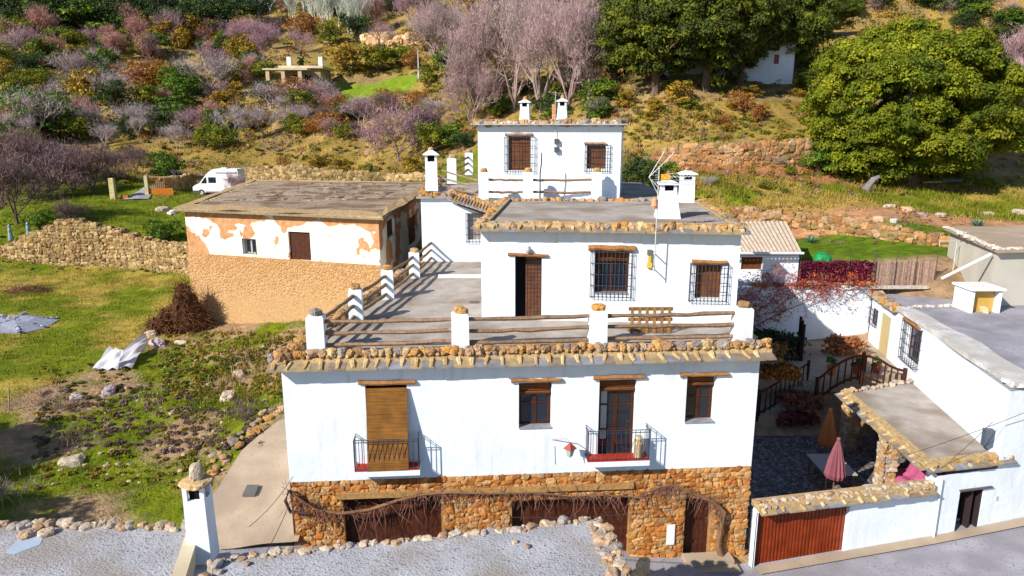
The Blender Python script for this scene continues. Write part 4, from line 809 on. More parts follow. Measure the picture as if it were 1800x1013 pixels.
for i in range(26):      # wide whitewashed roof border with a wavering edge
    a, b_ = k.L * i / 26, k.L * (i + 1) / 26; w0, w1 = (0.62 + 0.55 * math.sin(2.2 * i / 26) + .08 * math.sin(i * .6)), (0.62 + 0.55 * math.sin(2.2 * (i + 1) / 26) + .08 * math.sin((i + 1) * .6))
    e0, e1 = .08 + .05 * math.sin(i * .45), .08 + .05 * math.sin((i + 1) * .45)
    mb.hexa([k.P(a, e0, zR1 - .06), k.P(b_, e1, zR1 - .06), k.P(b_, -w1, zR1 - .06), k.P(a, -w0, zR1 - .06), k.P(a, e0, zR1 + .12), k.P(b_, e1, zR1 + .12), k.P(b_, -w1, zR1 + .03), k.P(a, -w0, zR1 + .03)])
mb.wbox(WF, sC, WF.L, -.4, .08, zR1 + .006, zR1 + .13); mb.build('roof_border', WORN, hR)
mb = MB(); rock_row(mb, (*P2, zR1 + .04), (28.8, 33.4, zR1 + .04), .1, [(0.6, 0.55, 0.5), (.5, .42, .36)], .9, .5); mb.build('edge_stones', STONE, hR)
mb = MB(); eave(mb, WE, 0, WE.L, zR2, 0.25, .12, .3, .4); mb.build('eave', [SLATE, STONE], hR)
mb = MB(); rock_row(mb, WE.P(0, -.1, zR2 + .2), WE.P(WE.L, -.1, zR2 + .2), .13, TAN); rock_row(mb, WE.P(0, .08, zR2 + .12), WE.P(WE.L, .08, zR2 + .12), .1, TAN); mb.build('coping_stones', STONE, hR)
w = casement(hR, WLs, oW, .16, 2, 3, 'window', DARKWOOD, 0, False); grille(w, WLs, (oW[0] - .1, oW[1] + .1, oW[2] - .1, oW[3] + .1), .22, 7, 4, .013); lintel(w, WLs, 1590, 566, 1620, 572)
w = casement(hR, WE, oE2, .1, 1, 2, 'window', DARKWOOD, 0, False); grille(w, WE, oE2, .12, 4, 3)
mb = MB(); mb.wbox(WE, oE[0], oE[1], -.1, -.05, oE[2], oE[3], (0.50, 0.40, 0.18)); mb.build('door', PAINT, hR)
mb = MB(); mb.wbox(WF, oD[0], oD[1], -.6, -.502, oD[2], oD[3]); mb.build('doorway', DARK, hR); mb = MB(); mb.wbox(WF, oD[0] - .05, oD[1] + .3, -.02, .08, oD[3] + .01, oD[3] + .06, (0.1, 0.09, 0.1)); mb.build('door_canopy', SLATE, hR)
mb = MB(); mb.wbox(WF, oD[1] - .34, oD[1] - .28, -.49, -.1, oD[2], oD[3], (0.03, 0.02, 0.02)); mb.wbox(WF, oD[1] - .02, oD[1], -.49, -.02, oD[2], oD[3], (0.03, 0.02, 0.02)); mb.build('door', PAINT, hR)
mb = MB(); s, z = WF.sz(1643, 840); mb.tube([WF.P(.1, .06, .15), WF.P(.1, .06, ze - .1)], .035, 8, (0.75, 0.77, 0.8)); mb.build('downpipe', PAINT, hR)
mb = MB(); s, z = WF.sz(1752, 876); mb.wbox(WF, s - .05, s + .05, 0, .02, z - .08, z + .08, (0.5, 0.5, 0.55)); mb.build('house_plate', PAINT, hR)
s, z = WLs.sz(1745, 770); mb = MB(); mb.wbox(WLs, s - .12, s + .12, 0, .3, z - .3, z + .3, (0.07, 0.09, 0.13)); tag(mb.build('wall_box', PAINT), 'small dark box fixed on the white wall above the porch roof corner', 'box')
c = at_z(1733, 552, zR1); t = thing('roof_chimney', 'square white chimney box with an open tan front on the screed roof at right', 'chimney', (c[0], c[1], zR1))
mb = MB(); x, y = c[0], c[1] + .1; w = .68; mb.box(x - w, y, zR1, x - w + .13, y + 1.3, zR1 + 1.05); mb.box(x + w - .13, y, zR1, x + w, y + 1.3, zR1 + 1.05); mb.box(x - w + .13, y + .5, zR1, x + w - .13, y + 1.3, zR1 + 1.05); mb.build('stack', WHITE, t)
mb = MB(); mb.box(x - w - .1, y - .1, zR1 + 1.052, x + w + .1, y + 1.4, zR1 + 1.15, (0.80, 0.78, 0.74)); mb.rock((x - .1, y + .6, zR1 + 1.18), (.3, .2, .05), (.75, .7, .62)); mb.build('cap', PAINT, t)
mb = MB(); mb.box(x - w + .135, y + .3, zR1, x + w - .135, y + .498, zR1 + 1.04, (0.50, 0.31, 0.07)); mb.build('back_panel', PAINT, t); mb = MB(); mb.rock((x + .05, y + .12, zR1 + .12), (.28, .18, .15), (0.55, 0.42, 0.25), ICO2); mb.build('stone', STONE, t)
# porch
zP = CAMZ - 11.0; pc = [(13.72, 21.55), (16.36, 22.1), (17.45, 29.3), (13.9, 28.1)]
pr = thing('porch', 'porch with a flat grey roof edged in stones on rubble pillars', 'porch', (13.8, 21.6, 0.7))
mb = MB(); mb.prism(pc, zP - .14, zP); mb.build('roof', ROOFG, pr); WPl = Wall(pc[3], pc[0]); WPf = Wall(pc[0], (16.9, pc[1][1] + .1))
mb = MB(); eave(mb, WPl, 0, WPl.L + .2, zP - .1, .35, .12, .2, .55); eave(mb, WPf, -.2, WPf.L, zP - .1, .35, .12, .2, .9); mb.build('eave', [SLATE, STONE], pr)
mb = MB(); rock_row(mb, WPl.P(0, 0, zP + .05), WPl.P(WPl.L, 0, zP + .05), .085, TAN, .85, .7, .03); rock_row(mb, WPf.P(0, 0, zP + .05), WPf.P(WPf.L, 0, zP + .05), .085, TAN, .85, .7, .03); rock_row(mb, (*pc[3], zP + .06), (*pc[2], zP + .06), .09, PALE, .9); mb.build('edge_stones', STONE, pr)
for cx, cy in ((14.05, 27.6), (13.95, 24.4)):
    mb = MB(); w = .27; zz0 = 0.6; zz1 = zP - .15; mb.box(cx - w + .05, cy - w + .05, zz0, cx + w - .05, cy + w - .05, zz1, (0.35, 0.26, 0.17))
    for Wp in (Wall((cx - w, cy - w), (cx + w, cy - w)), Wall((cx - w, cy + w), (cx - w, cy - w)), Wall((cx + w, cy - w), (cx + w, cy + w))): stone_fill(mb, Wp, 0, 2 * w, zz0, zz1, [], .085, PALE + TAN[:3], -.04, .06)
    mb.build('pillar', STONE, pr)
mb = MB(); mb.prism([(8.05, 20.75), (13.6, 21.9), (16.4, 22.3), (17.3, 28.9), (8.4, 28.9)], .5, .7); tag(mb.build('patio', COBBLE), kind='structure')
mb = MB(); mb.prism([(8.6, 31.0), (11.5, 30.4), (14.2, 30.2), (18.0, 30.4), (18.6, 35.6), (8.6, 35.2)], 2.2, [3.0] * 6); tag(mb.build('yard_floor', CONC), kind='structure')
def parasol(x, y, z, h, r, c1, label):
    t = thing('parasol', label, 'parasol', (x, y, z)); mb = MB(); mb.tube([(x, y, z), (x, y, z + h)], .025, 8, (0.2, .1, .05)); mb.build('pole', PAINT, t)
    mb = MB(); mb.lathe((x, y, z), [(.36, 0), (.38, .03), (.38, .1), (.3, .13), (.05, .16)], 18, (0.02, 0.02, 0.03)); mb.build('base', PAINT, t)
    mb = MB(); n = 28; v = []; lv = [(0, .85), (.10, 1.0), (.4, .78), (.75, .42), (.94, .18), (1.0, .08)]; hh = h * .68
    for a_, k_ in lv:
        for i in range(n): rr = r * k_ * (1 + .22 * (i % 2) - .1); th = 2 * math.pi * i / n; v.append((x + rr * math.cos(th), y + rr * math.sin(th), z + h * .34 + hh * a_))
    mb.add(v, [(j * n + i, j * n + (i + 1) % n, (j + 1) * n + (i + 1) % n, (j + 1) * n + i) for j in range(len(lv) - 1) for i in range(n)], c1); mb.build('canopy', PAINT, t)
    mb = MB(); mb.rock((x, y, z + h + .05), .07, c1, ICO1, .1); mb.build('finial', PAINT, t)
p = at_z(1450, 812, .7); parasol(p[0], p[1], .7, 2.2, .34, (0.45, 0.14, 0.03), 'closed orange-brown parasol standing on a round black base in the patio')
parasol(11.75, 23.7, .7, 2.2, .34, (0.22, 0.07, 0.09), 'closed dusty pink parasol beside the table near the patio wall')  # canopy colour darkened to stand in for the shade of the house
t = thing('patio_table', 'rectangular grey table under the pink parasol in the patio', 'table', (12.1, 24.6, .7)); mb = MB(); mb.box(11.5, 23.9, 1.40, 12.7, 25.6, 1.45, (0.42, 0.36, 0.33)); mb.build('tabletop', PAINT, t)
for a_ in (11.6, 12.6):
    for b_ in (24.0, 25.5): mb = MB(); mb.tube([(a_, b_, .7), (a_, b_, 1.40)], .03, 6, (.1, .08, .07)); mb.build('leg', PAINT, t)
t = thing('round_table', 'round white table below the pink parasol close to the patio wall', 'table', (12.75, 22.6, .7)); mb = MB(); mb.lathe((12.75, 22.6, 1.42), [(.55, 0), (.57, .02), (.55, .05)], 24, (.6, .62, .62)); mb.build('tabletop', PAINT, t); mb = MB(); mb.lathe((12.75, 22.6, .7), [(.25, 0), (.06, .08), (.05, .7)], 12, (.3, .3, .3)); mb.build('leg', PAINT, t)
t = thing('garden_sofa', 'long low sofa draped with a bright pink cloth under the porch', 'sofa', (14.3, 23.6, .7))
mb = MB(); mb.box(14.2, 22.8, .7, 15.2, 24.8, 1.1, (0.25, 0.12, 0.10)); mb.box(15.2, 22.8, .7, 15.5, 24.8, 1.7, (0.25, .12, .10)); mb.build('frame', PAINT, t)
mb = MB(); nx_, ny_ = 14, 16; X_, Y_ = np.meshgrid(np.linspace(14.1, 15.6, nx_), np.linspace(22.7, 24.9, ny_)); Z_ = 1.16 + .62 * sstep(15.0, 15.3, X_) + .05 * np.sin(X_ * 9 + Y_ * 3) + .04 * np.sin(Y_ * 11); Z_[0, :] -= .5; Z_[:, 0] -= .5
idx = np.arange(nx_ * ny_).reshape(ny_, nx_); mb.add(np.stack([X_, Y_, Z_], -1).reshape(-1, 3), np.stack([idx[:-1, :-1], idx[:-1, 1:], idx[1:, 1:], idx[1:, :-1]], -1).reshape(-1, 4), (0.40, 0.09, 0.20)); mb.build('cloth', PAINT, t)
# dark wooden fences and stair rails
def picket(name, label, pts, h, gap=0.22, cat='fence', col=(0.06, 0.02, 0.012), rails=(0.95, 0.12), r=.036):
    t = thing(name, label, cat, pts[0]); P = [np.array(p, float) for p in pts]; segs = [np.linalg.norm(P[i + 1][:2] - P[i][:2]) for i in range(len(P) - 1)]; L = sum(segs)
    def at(d):
        for i, sg in enumerate(segs):
            if d <= sg or i == len(segs) - 1: return P[i] + (P[i + 1] - P[i]) * min(1, d / sg)
            d -= sg
    m = max(6, int(L / .4)); mb = MB()
    for rr in rails: mb.tube([at(L * i / m) + np.array((0, 0, h * rr)) for i in range(m + 1)], r * 1.25, 5, col)
    mb.build('rail', WOOD, t); mb = MB(); d = 0
    while d < L: a_ = at(d); mb.tube([a_, a_ + np.array((0, 0, h * .97))], r * .8, 4, col); d += gap
    mb.build('pickets', WOOD, t)
    for d in (0, L / 2, L): a_ = at(d); mb = MB(); mb.tube([a_ - np.array((0, 0, .2)), a_ + np.array((0, 0, h * 1.06))], r * 2, 5, col); mb.build('post', WOOD, t)
    return t
picket('wooden_fence', 'arched dark brown wooden railing in front of the flower pots on the upper yard', [(13.4, 29.5, 1.9), (14.1, 29.6, 2.5), (14.8, 29.7, 2.85), (15.4, 29.8, 2.95), (16.2, 29.9, 2.75), (16.9, 30.0, 2.3), (17.55, 30.1, 2.1)], 1.2, .32, col=(.06, .018, .012), r=.045)
picket('wooden_fence', 'dark straight wooden fence in front of the hedge behind the terrace house', [(8.7, 32.0, 2.95), (13.7, 32.2, 2.95)], 1.25, .2, col=(.02, .012, .012))
picket('wooden_gate', 'dark tall wooden gate closing the end of the straight fence', [(13.75, 32.2, 2.95), (14.15, 33.6, 2.95)], 1.75, .14, 'gate', col=(.02, .012, .012))
picket('stair_rail', 'dark stair railing descending from the upper yard down to the patio', [(13.3, 30.3, 2.4), (11.3, 29.4, 1.6), (9.2, 28.9, .8), (8.6, 28.0, .7)], 1.2, .26, 'railing', col=(.045, .018, .012))
t = thing('garden_steps', 'dark stone steps between the patio and the upper yard', 'steps', (11, 29.8, .7))
for k in range(10): mb = MB(); x = 9.2 + k * .42; mb.box(x, 29.1 + k * .09, .5, x + .5, 30.4 + k * .09, .85 + k * .21, (.3, .25, .2)); mb.build('step', STONE, t)
def pot(x, y, z, r, h, lab):
    t = thing('flower_pot', lab, 'flower pot', (x, y, z)); mb = MB(); mb.lathe((x, y, z), [(r * .65, 0), (r * .95, h * .8), (r * 1.08, h * .82), (r * 1.08, h), (r * .85, h), (r * .8, h * .9)], 16, (0.42, 0.10, 0.04)); mb.build('pot', PAINT, t)
    leaf_blob('plant', t, (x, y, z + h + .12), (r * 1.1, r * 1.1, .22), 160, .07, (0.06, 0.13, 0.02))
def leafcloud(cs, rs, cols, n_each, size, rnd, flat=0.5):
    """n_each leaf quads on the shell of each clump"""
    cs = np.asarray(cs); k = len(cs); N = k * n_each; ci = np.repeat(np.arange(k), n_each)
    d = rnd.randn(N, 3); d /= np.linalg.norm(d, axis=1)[:, None]; d[:, 2] = np.where(d[:, 2] < -0.3, -d[:, 2] * .6, d[:, 2])
    rad = np.asarray(rs)[ci]; rad = rad[:, None] if rad.ndim == 1 else rad; rad = rad * (0.62 + 0.42 * rnd.rand(N))[:, None]
    P = cs[ci] + d * rad; nrm = d + rnd.randn(N, 3) * flat; nrm /= np.linalg.norm(nrm, axis=1)[:, None]
    a = np.cross(nrm, rnd.randn(N, 3)); a /= np.linalg.norm(a, axis=1)[:, None] + 1e-9; b2 = np.cross(nrm, a)
    sz = size * (0.6 + 0.8 * rnd.rand(N))[:, None]
    V = np.stack([P - a * sz, P - b2 * sz * .6, P + a * sz, P + b2 * sz * .6], 1).reshape(-1, 3); F = np.arange(4 * N).reshape(N, 4)
    cc = np.asarray(cols)[ci] * (0.75 + 0.5 * rnd.rand(N))[:, None]
    return V, F, cc
def leaf_blob(name, parent, c, r, n, size, col, seed=0):
    rnd = np.random.RandomState(RS.randint(1e6)); k = max(3, n // 40); mb = MB()
    cs = np.array(c) + (rnd.rand(k, 3) - .5) * 1.5 * np.array(r); rs = np.tile(np.array(r) * .55, (k, 1)); V, F, cc = leafcloud(cs, rs, np.array([np.array(col) * (0.7 + .6 * rnd.rand()) for _ in range(k)]), 40, size, rnd)
    mb.add(V, F, cc); return mb.build(name, LEAF, parent)
pot(14.35, 30.3, 2.98, .2, .45, 'left terracotta flower pot behind the arched railing'); pot(15.55, 30.4, 2.98, .22, .45, 'middle terracotta flower pot behind the arched railing'); pot(16.55, 30.6, 2.98, .2, .4, 'right terracotta flower pot behind the arched railing')
o = leaf_blob('dry_bush', None, (16.3, 33.2, 3.35), (.9, .6, .5), 1600, .09, (0.36, .13, .05)); tag(o, 'rust-brown dry bush against the white wall of the upper yard', 'bush')
o = leaf_blob('hedge', None, (11.2, 33.0, 3.6), (2.6, .5, .7), 5000, .09, (0.035, .06, .012)); tag(o, 'clipped dark hedge behind the straight wooden fence', 'hedge')
for i, (px, py, cc, lab) in enumerate([(1370, 655, (.30, .12, .02), 'rust-orange shrub on the shaded bank below the straight fence'), (1405, 705, (.22, .08, .05), 'dark reddish shrub beside the stair railing'), (1400, 740, (.20, .05, .05), 'wine-red low shrub at the foot of the garden steps'), (1345, 620, (.2, .11, .03), 'ochre shrub in the shade right beside the terrace house')]):
    h_ = at_y(px, py, 29.5 if i != 4 else 31); o = leaf_blob('shrub', None, (h_[0], h_[1], h_[2] - .25 * (i == 4)), (.85, .5, .38), 2000, .09, cc); tag(o, lab, 'shrub')
# back garden wall, creeper, reed fence, lean-to
t = thing('garden_wall', 'white back wall of the upper yard half covered by red creeper', 'wall', (9, 35.2, 3)); mb = MB(); WK = Wall((8.3, 35.0), (18.6, 35.7)); mb.wbox(WK, 0, WK.L, -.35, 0, 2.2, CAMZ - 8.1); mb.build('wall', WHITE, t)
mb = MB(); rock_row(mb, WK.P(4, -.1, CAMZ - 8.05), WK.P(WK.L, -.1, CAMZ - 8.05), .13, TAN); mb.build('coping_stones', STONE, t)
def twiggy(mb, p, d, L, r, depth, rnd, col, spread=.7, up=.12, nsub=3, side=4, leaf=None, tw=.016):
    p = np.asarray(p, float); n = 3; pts = [p]; q = d / np.linalg.norm(d)
    for i in range(n):
        q = q + rnd.randn(3) * .16 + np.array((0, 0, up)); q /= np.linalg.norm(q); pts.append(pts[-1] + q * L / n)
    if depth > 1: mb.tube(pts, [r, r * .85, r * .72, r * .6], side, col)
    else:
        w = np.cross(q, rnd.randn(3)); w /= np.linalg.norm(w); ww = max(tw, r * .5); mb.add([pts[0] - w * ww, pts[0] + w * ww, pts[-1]], [(0, 1, 2)], np.array(col) * (.8 + .4 * rnd.rand()))
    if depth > 0:
        for k in range(nsub):
            b_ = pts[1 + rnd.randint(3)] if depth < 4 else pts[-1 - (k % 2)]
            nd = q + rnd.randn(3) * spread; nd[2] += .15; twiggy(mb, b_, nd, L * (.62 + .2 * rnd.rand()), r * .58, depth - 1, rnd, col, spread, up, nsub, 3, leaf, tw)
    elif leaf is not None: leaf.append(pts[-1])
def creeper(name, lab, base, spots, col, leafcols, seed, th=.035):
    rnd = np.random.RandomState(seed); t = thing(name, lab, 'climbing plant', base); mb = MB(); L = []
    for sp in spots:
        a_ = np.array(base, float); b_ = np.array(sp, float); pts = [a_ + (b_ - a_) * k / 6 + rnd.randn(3) * .09 * (0 < k < 6) for k in range(7)]; mb.tube(pts, [th * (1 - .08 * k) for k in range(7)], 5, col)
        for k in range(2, 7):
            for _ in range(3): twiggy(mb, pts[k], rnd.randn(3) * np.array((1, .25, .7)) + (b_ - a_) * .1, .55, th * .4, 2, rnd, col, .8, 0, 3, 4, L, .01)
    mb.build('stem', BARK, t)
    L = np.array(L); rnd.shuffle(L); k = len(L); V, F, cc = leafcloud(L, np.full(k, .13), np.array([leafcols[rnd.randint(len(leafcols))] for _ in range(k)]), 3, .045, rnd, 1.0); mb = MB(); mb.add(V, F, cc); mb.build('leaves', LEAF, t); return t
creeper('creeper', 'red Virginia creeper spreading over the white back wall of the upper yard', (10.2, 34.4, 3.0), [(9.2, 34.2, 5.6), (10.4, 34.0, 6.0), (11.4, 34.3, 6.3), (12.4, 34.6, 5.9), (13.4, 34.8, 5.8), (14.6, 35.0, 5.7), (15.8, 35.2, 5.6), (12.0, 34.2, 4.9), (9.9, 34.0, 5.0), (13.2, 34.9, 6.6)], (.22, .09, .08), [(.42, .03, .03), (.5, .12, .02), (.3, .02, .05), (.5, .2, .04)], 3)
creeper('creeper', 'band of rust and crimson creeper trailing along the foot of the reed fence', (14.4, 35.2, 6.0), [(16, 35.4, 5.95), (17.5, 35.4, 5.95), (18.4, 35.5, 5.85), (13.2, 35.0, 6.1)], (.25, .08, .06), [(.5, .05, .02), (.5, .16, .03), (.35, .02, .06)], 8)
def reedf(name, lab, A, B, z0, z1, base, leafcol=None, seed=1):
    t = thing(name, lab, 'fence', (A[0], A[1], z0)); W_ = Wall(A, B); rnd = np.random.RandomState(seed); mb = MB(); n = int(W_.L / .035)
    for k in range(n):
        s = W_.L * k / n; o = rnd.rand() * .03; mb.wbox(W_, s, s + .028, o, o + .015, z0, z1 - rnd.rand() * .08, np.array(base) * (.6 + .8 * rnd.rand()))
    mb.build('reed_screen', WOOD, t)
    for k in range(4): s = W_.L * k / 3; mb = MB(); mb.tube([W_.P(s, .1, z0 - .2), W_.P(s, .1, z1 + .5)], .025, 5, (.12, .08, .07)); mb.build('post', WOOD, t)
    if leafcol:
        m = 420; P = np.array([W_.P(W_.L * rnd.rand(), .08, z0 + (z1 - z0) * rnd.rand() ** .8) for _ in range(m)]); V, F, cc = leafcloud(P, np.full(m, .12), np.array([np.array(leafcol) * (.5 + rnd.rand()) for _ in range(m)]), 14, .06, rnd, 1.0); mb = MB(); mb.add(V, F, cc); mb.build('creeper_leaves', LEAF, t)
    return t
x0 = at_y(1405, 480, 35.9); x1 = at_y(1532, 480, 35.9); x2 = at_y(1642, 480, 36.2); zf0 = at_y(1405, 500, 35.9)[2]; zf1 = at_y(1405, 460, 35.9)[2]
reedf('reed_fence', 'reed fence panel smothered in dark crimson creeper leaves', x0, x1, zf0 - .2, zf1, (.22, .10, .09), (.13, .010, .035), 1)
reedf('reed_fence', 'plain brown reed fence panel beside the grey shed', x1 + np.array((.1, 0, 0)), x2, zf0 - .2, zf1 + .02, (.36, .24, .19), None, 2)
q = at_y(1600, 497, 35.5); mb = MB(); mb.box(q[0] - 2, q[1], 5.75, q[0] + 1.0, q[1] + .3, 5.88, (.5, .45, .4)); tag(mb.build('stone_slab', STONE), 'long pale slab lying at the foot of the plain reed fence', 'slab')
t = thing('lean_to', 'white lean-to with a pale corrugated roof behind the middle house', 'shed', (11.5, 35.4, 5)); A_ = at_y(1285, 450, 35.9); B_ = at_y(1405, 450, 35.9); WQ = Wall(A_, B_); zw = at_y(1405, 449, 35.9)[2]
op = WQ.rect(1303, 452, 1340, 474); mb = MB(); wall_face(mb, WQ, -1, WQ.L, 4, zw, [op], .2); a_, b_ = WQ.P(WQ.L, 0, 0), (WQ.B[0] + .9, 41.5); mb.add([(a_[0], a_[1], 4), (b_[0], b_[1], 4), (b_[0], b_[1], zw + .5), (a_[0], a_[1], zw)], [(0, 1, 2, 3)]); mb.build('wall', WHITE, t)
boarded(t, WQ, op, .1, 'shutter', SLATWOOD)
p0 = at_y(1405, 443, 35.5); p1 = at_z(1377, 389, p0[2] + .75); mb = MB(); nx_ = 140; xs = np.linspace(9.4, p0[0] + .1, nx_); rows = [(35.5, p0[2], 0), (p1[1], p1[2], p1[0] - p0[0])]
V = []
for y_, z_, dx in rows: V += [(x + dx * (x - 9.4) / (p0[0] - 9.4) - 0.0, y_, z_ + .035 * math.sin((x - 9.4) * 2 * math.pi / .2)) for x in xs]
V += [(a, b_, c - .03) for a, b_, c in V]; f = [(i, i + 1, nx_ + i + 1, nx_ + i) for i in range(nx_ - 1)] + [(2 * nx_ + i, 3 * nx_ + i, 3 * nx_ + i + 1, 2 * nx_ + i + 1) for i in range(nx_ - 1)] + [(i, 2 * nx_ + i, 2 * nx_ + i + 1, i + 1) for i in range(nx_ - 1)]
mb.add(V, f, (0.52, 0.42, 0.33)); mb.build('corrugated_roof', SLATE, t); mb = MB(); mb.tube([(9.4, 35.42, p0[2] - .06), (p0[0] + .2, 35.42, p0[2] - .06)], .07, 8, (.6, .62, .66)); mb.build('gutter', PAINT, t)
# grey shed
q0, q1, q2 = (24.3, 39.1), (22.4, 32.3), (30, 33.4); zG = CAMZ - 5.75; WG1 = Wall(q0, q1); WG2 = Wall(q1, q2)
t = thing('grey_shed', 'grey rendered flat-roofed shed at the right edge with a white downpipe', 'shed', (q1[0], q1[1], 6)); mb = MB(); mb.prism([q1, q2, (32, 40), q0], 4, zG); mb.build('wall', GREYW, t)
mb = MB(); mb.prism([(22.15, 31.95), (30.2, 33.1), (32.3, 40.4), (24.1, 39.5)], zG + .003, zG + .14); mb.prism([(22.9, 32.9), (30, 34.0), (31.8, 39.7), (24.6, 38.8)], zG + .1, zG + .2); mb.build('roof', CONC, t)
mb = MB(); rock_row(mb, (22.3, 32.1, zG + .16), (30.2, 33.3, zG + .16), .12, [(.6, .55, .48), (.52, .46, .4)], .7, .5); rock_row(mb, (22.3, 32.1, zG + .16), (24.2, 39.3, zG + .16), .12, [(.6, .55, .48), (.52, .46, .4)], .7, .5); mb.build('edge_stones', STONE, t)
a_ = WG1.P(WG1.L - .3, .15, zG - .15); b_ = at_y(1655, 490, 33.5); mb = MB(); mb.tube([a_, b_], .07, 8, (.68, .7, .74)); mb.build('downpipe', PAINT, t)
mb = MB(); a_ = WG1.P(2.3, .3, 6.2); mb.tube([a_, (a_[0], a_[1], 8.0), (a_[0] - .9, a_[1], 8.0)], .025, 6, (.5, .55, .55)); mb.tube([(a_[0] - .9, a_[1], 8.0), (a_[0] - .9, a_[1], 7.75)], .02, 6, (.5, .55, .55)); tag(mb.build('steel_bracket', PAINT), 'thin steel pipe bracket standing beside the left wall of the grey shed', 'pipe')
q = hit(1445, 452); t = thing('tarp_heap', 'heap under a bright green tarpaulin beside the lean-to', 'tarp', q); mb = MB(); p = at_y(1447, 452, 38.2); mb.rock((p[0], p[1], p[2] - .3), (.62, .5, .5), (0.01, 0.30, 0.08), ICO2, .25); mb.build('tarp', PAINT, t)
mb = MB(); a_, b_ = at_z(1430, 446, 6.35), at_z(1668, 462, 6.35); Wt = Wall(a_, b_); mb.wbox(Wt, 0, Wt.L, -.3, 0, 5.6, 6.45, (.62, .48, .34)); tag(mb.build('low_wall', STONE), 'low pale wall between the vegetable lawn and the reed fences', 'wall')
# ================================================================ dry-stone walls
def dry_wall(name, label, bpts, tpts, Y=None, size=.17, pal=PALE, thick=.2, back=None, lean=0.0, follow=True):
    """bpts: base points on the ground (pixels), tpts: crest (pixels) above them"""
    B = [hit(*p) for p in bpts]; t = thing(name, label, 'stone wall', B[0]); mb = MB()
    for i in range(len(B) - 1):
        W_ = Wall(B[i], B[i + 1]); zt0 = at_y(*tpts[i], B[i][1])[2]; zt1 = at_y(*tpts[i + 1], B[i + 1][1])[2]; s = 0
        zb0, zb1 = B[i][2] - .3, B[i + 1][2] - .3
        n = max(1, int(W_.L / .9)); 
        for k in range(n):
            a_, b_ = W_.L * k / n, W_.L * (k + 1) / n; f = (k + .5) / n; zt_ = zt0 + (zt1 - zt0) * f + RS.randn() * size * .5; zb = zb0 + (zb1 - zb0) * f
            if zt_ - zb < .2: zt_ = zb + .25
            mb.wbox(W_, a_, b_, -.9, -.06, zb - .5, zt_ - size * .5, (.22, .15, .08)); stone_fill(mb, W_, a_ - .1, b_ + .1, zb, zt_, [], size, pal, -.02, thick * .6)
            for _ in range(int((b_ - a_) / size * 1.2)): mb.rock(W_.P(a_ + (b_ - a_) * RS.rand(), -.1 - .7 * RS.rand(), zt_ + .0), (size, size, size * .7), rc(pal))
    mb.build('stones', STONE, t); return t
STRAW = [(0.36, 0.24, 0.10), (0.42, 0.29, 0.14), (0.30, 0.19, 0.08), (0.26, 0.19, 0.10), (0.46, 0.33, 0.17), (0.22, 0.14, 0.07)]
dry_wall('stone_wall', 'tall tumbledown dry-stone wall above the left grass field', [(-60, 447), (0, 452), (60, 462), (130, 468), (200, 470), (260, 474), (335, 484)], [(-60, 440), (0, 436), (55, 412), (130, 384), (200, 404), (260, 424), (335, 432)], size=.125, pal=STRAW)
dry_wall('stone_wall', 'tan retaining wall behind the parked camper and the old house roof', [(430, 332), (520, 332), (600, 330), (680, 322), (750, 318)], [(430, 296), (520, 292), (600, 302), (680, 308), (750, 306)], size=.2, pal=STRAW)
dry_wall('stone_wall', 'short stone wall between the wooden gate and the camper', [(290, 338), (345, 334)], [(290, 315), (345, 306)], size=.18, pal=STRAW)
OCH = [(0.36, 0.19, 0.08), (0.42, 0.24, 0.11), (0.30, 0.15, 0.06), (0.40, 0.26, 0.15), (0.26, 0.15, 0.08), (0.24, 0.17, 0.07)]
dry_wall('stone_wall', 'orange retaining wall of the slope terrace left of the great oak', [(1145, 292), (1220, 292), (1300, 294), (1380, 292), (1440, 290)], [(1145, 262), (1220, 254), (1300, 256), (1380, 248), (1440, 246)], size=.21, pal=OCH, thick=.3)
dry_wall('stone_wall', 'low rubble wall of broken orange rock along the back of the green strip', [(1285, 392), (1360, 399), (1440, 406), (1520, 416), (1600, 428), (1665, 436)], [(1285, 369), (1360, 373), (1440, 378), (1520, 392), (1600, 408), (1665, 418)], size=.2, pal=OCH, thick=.3)
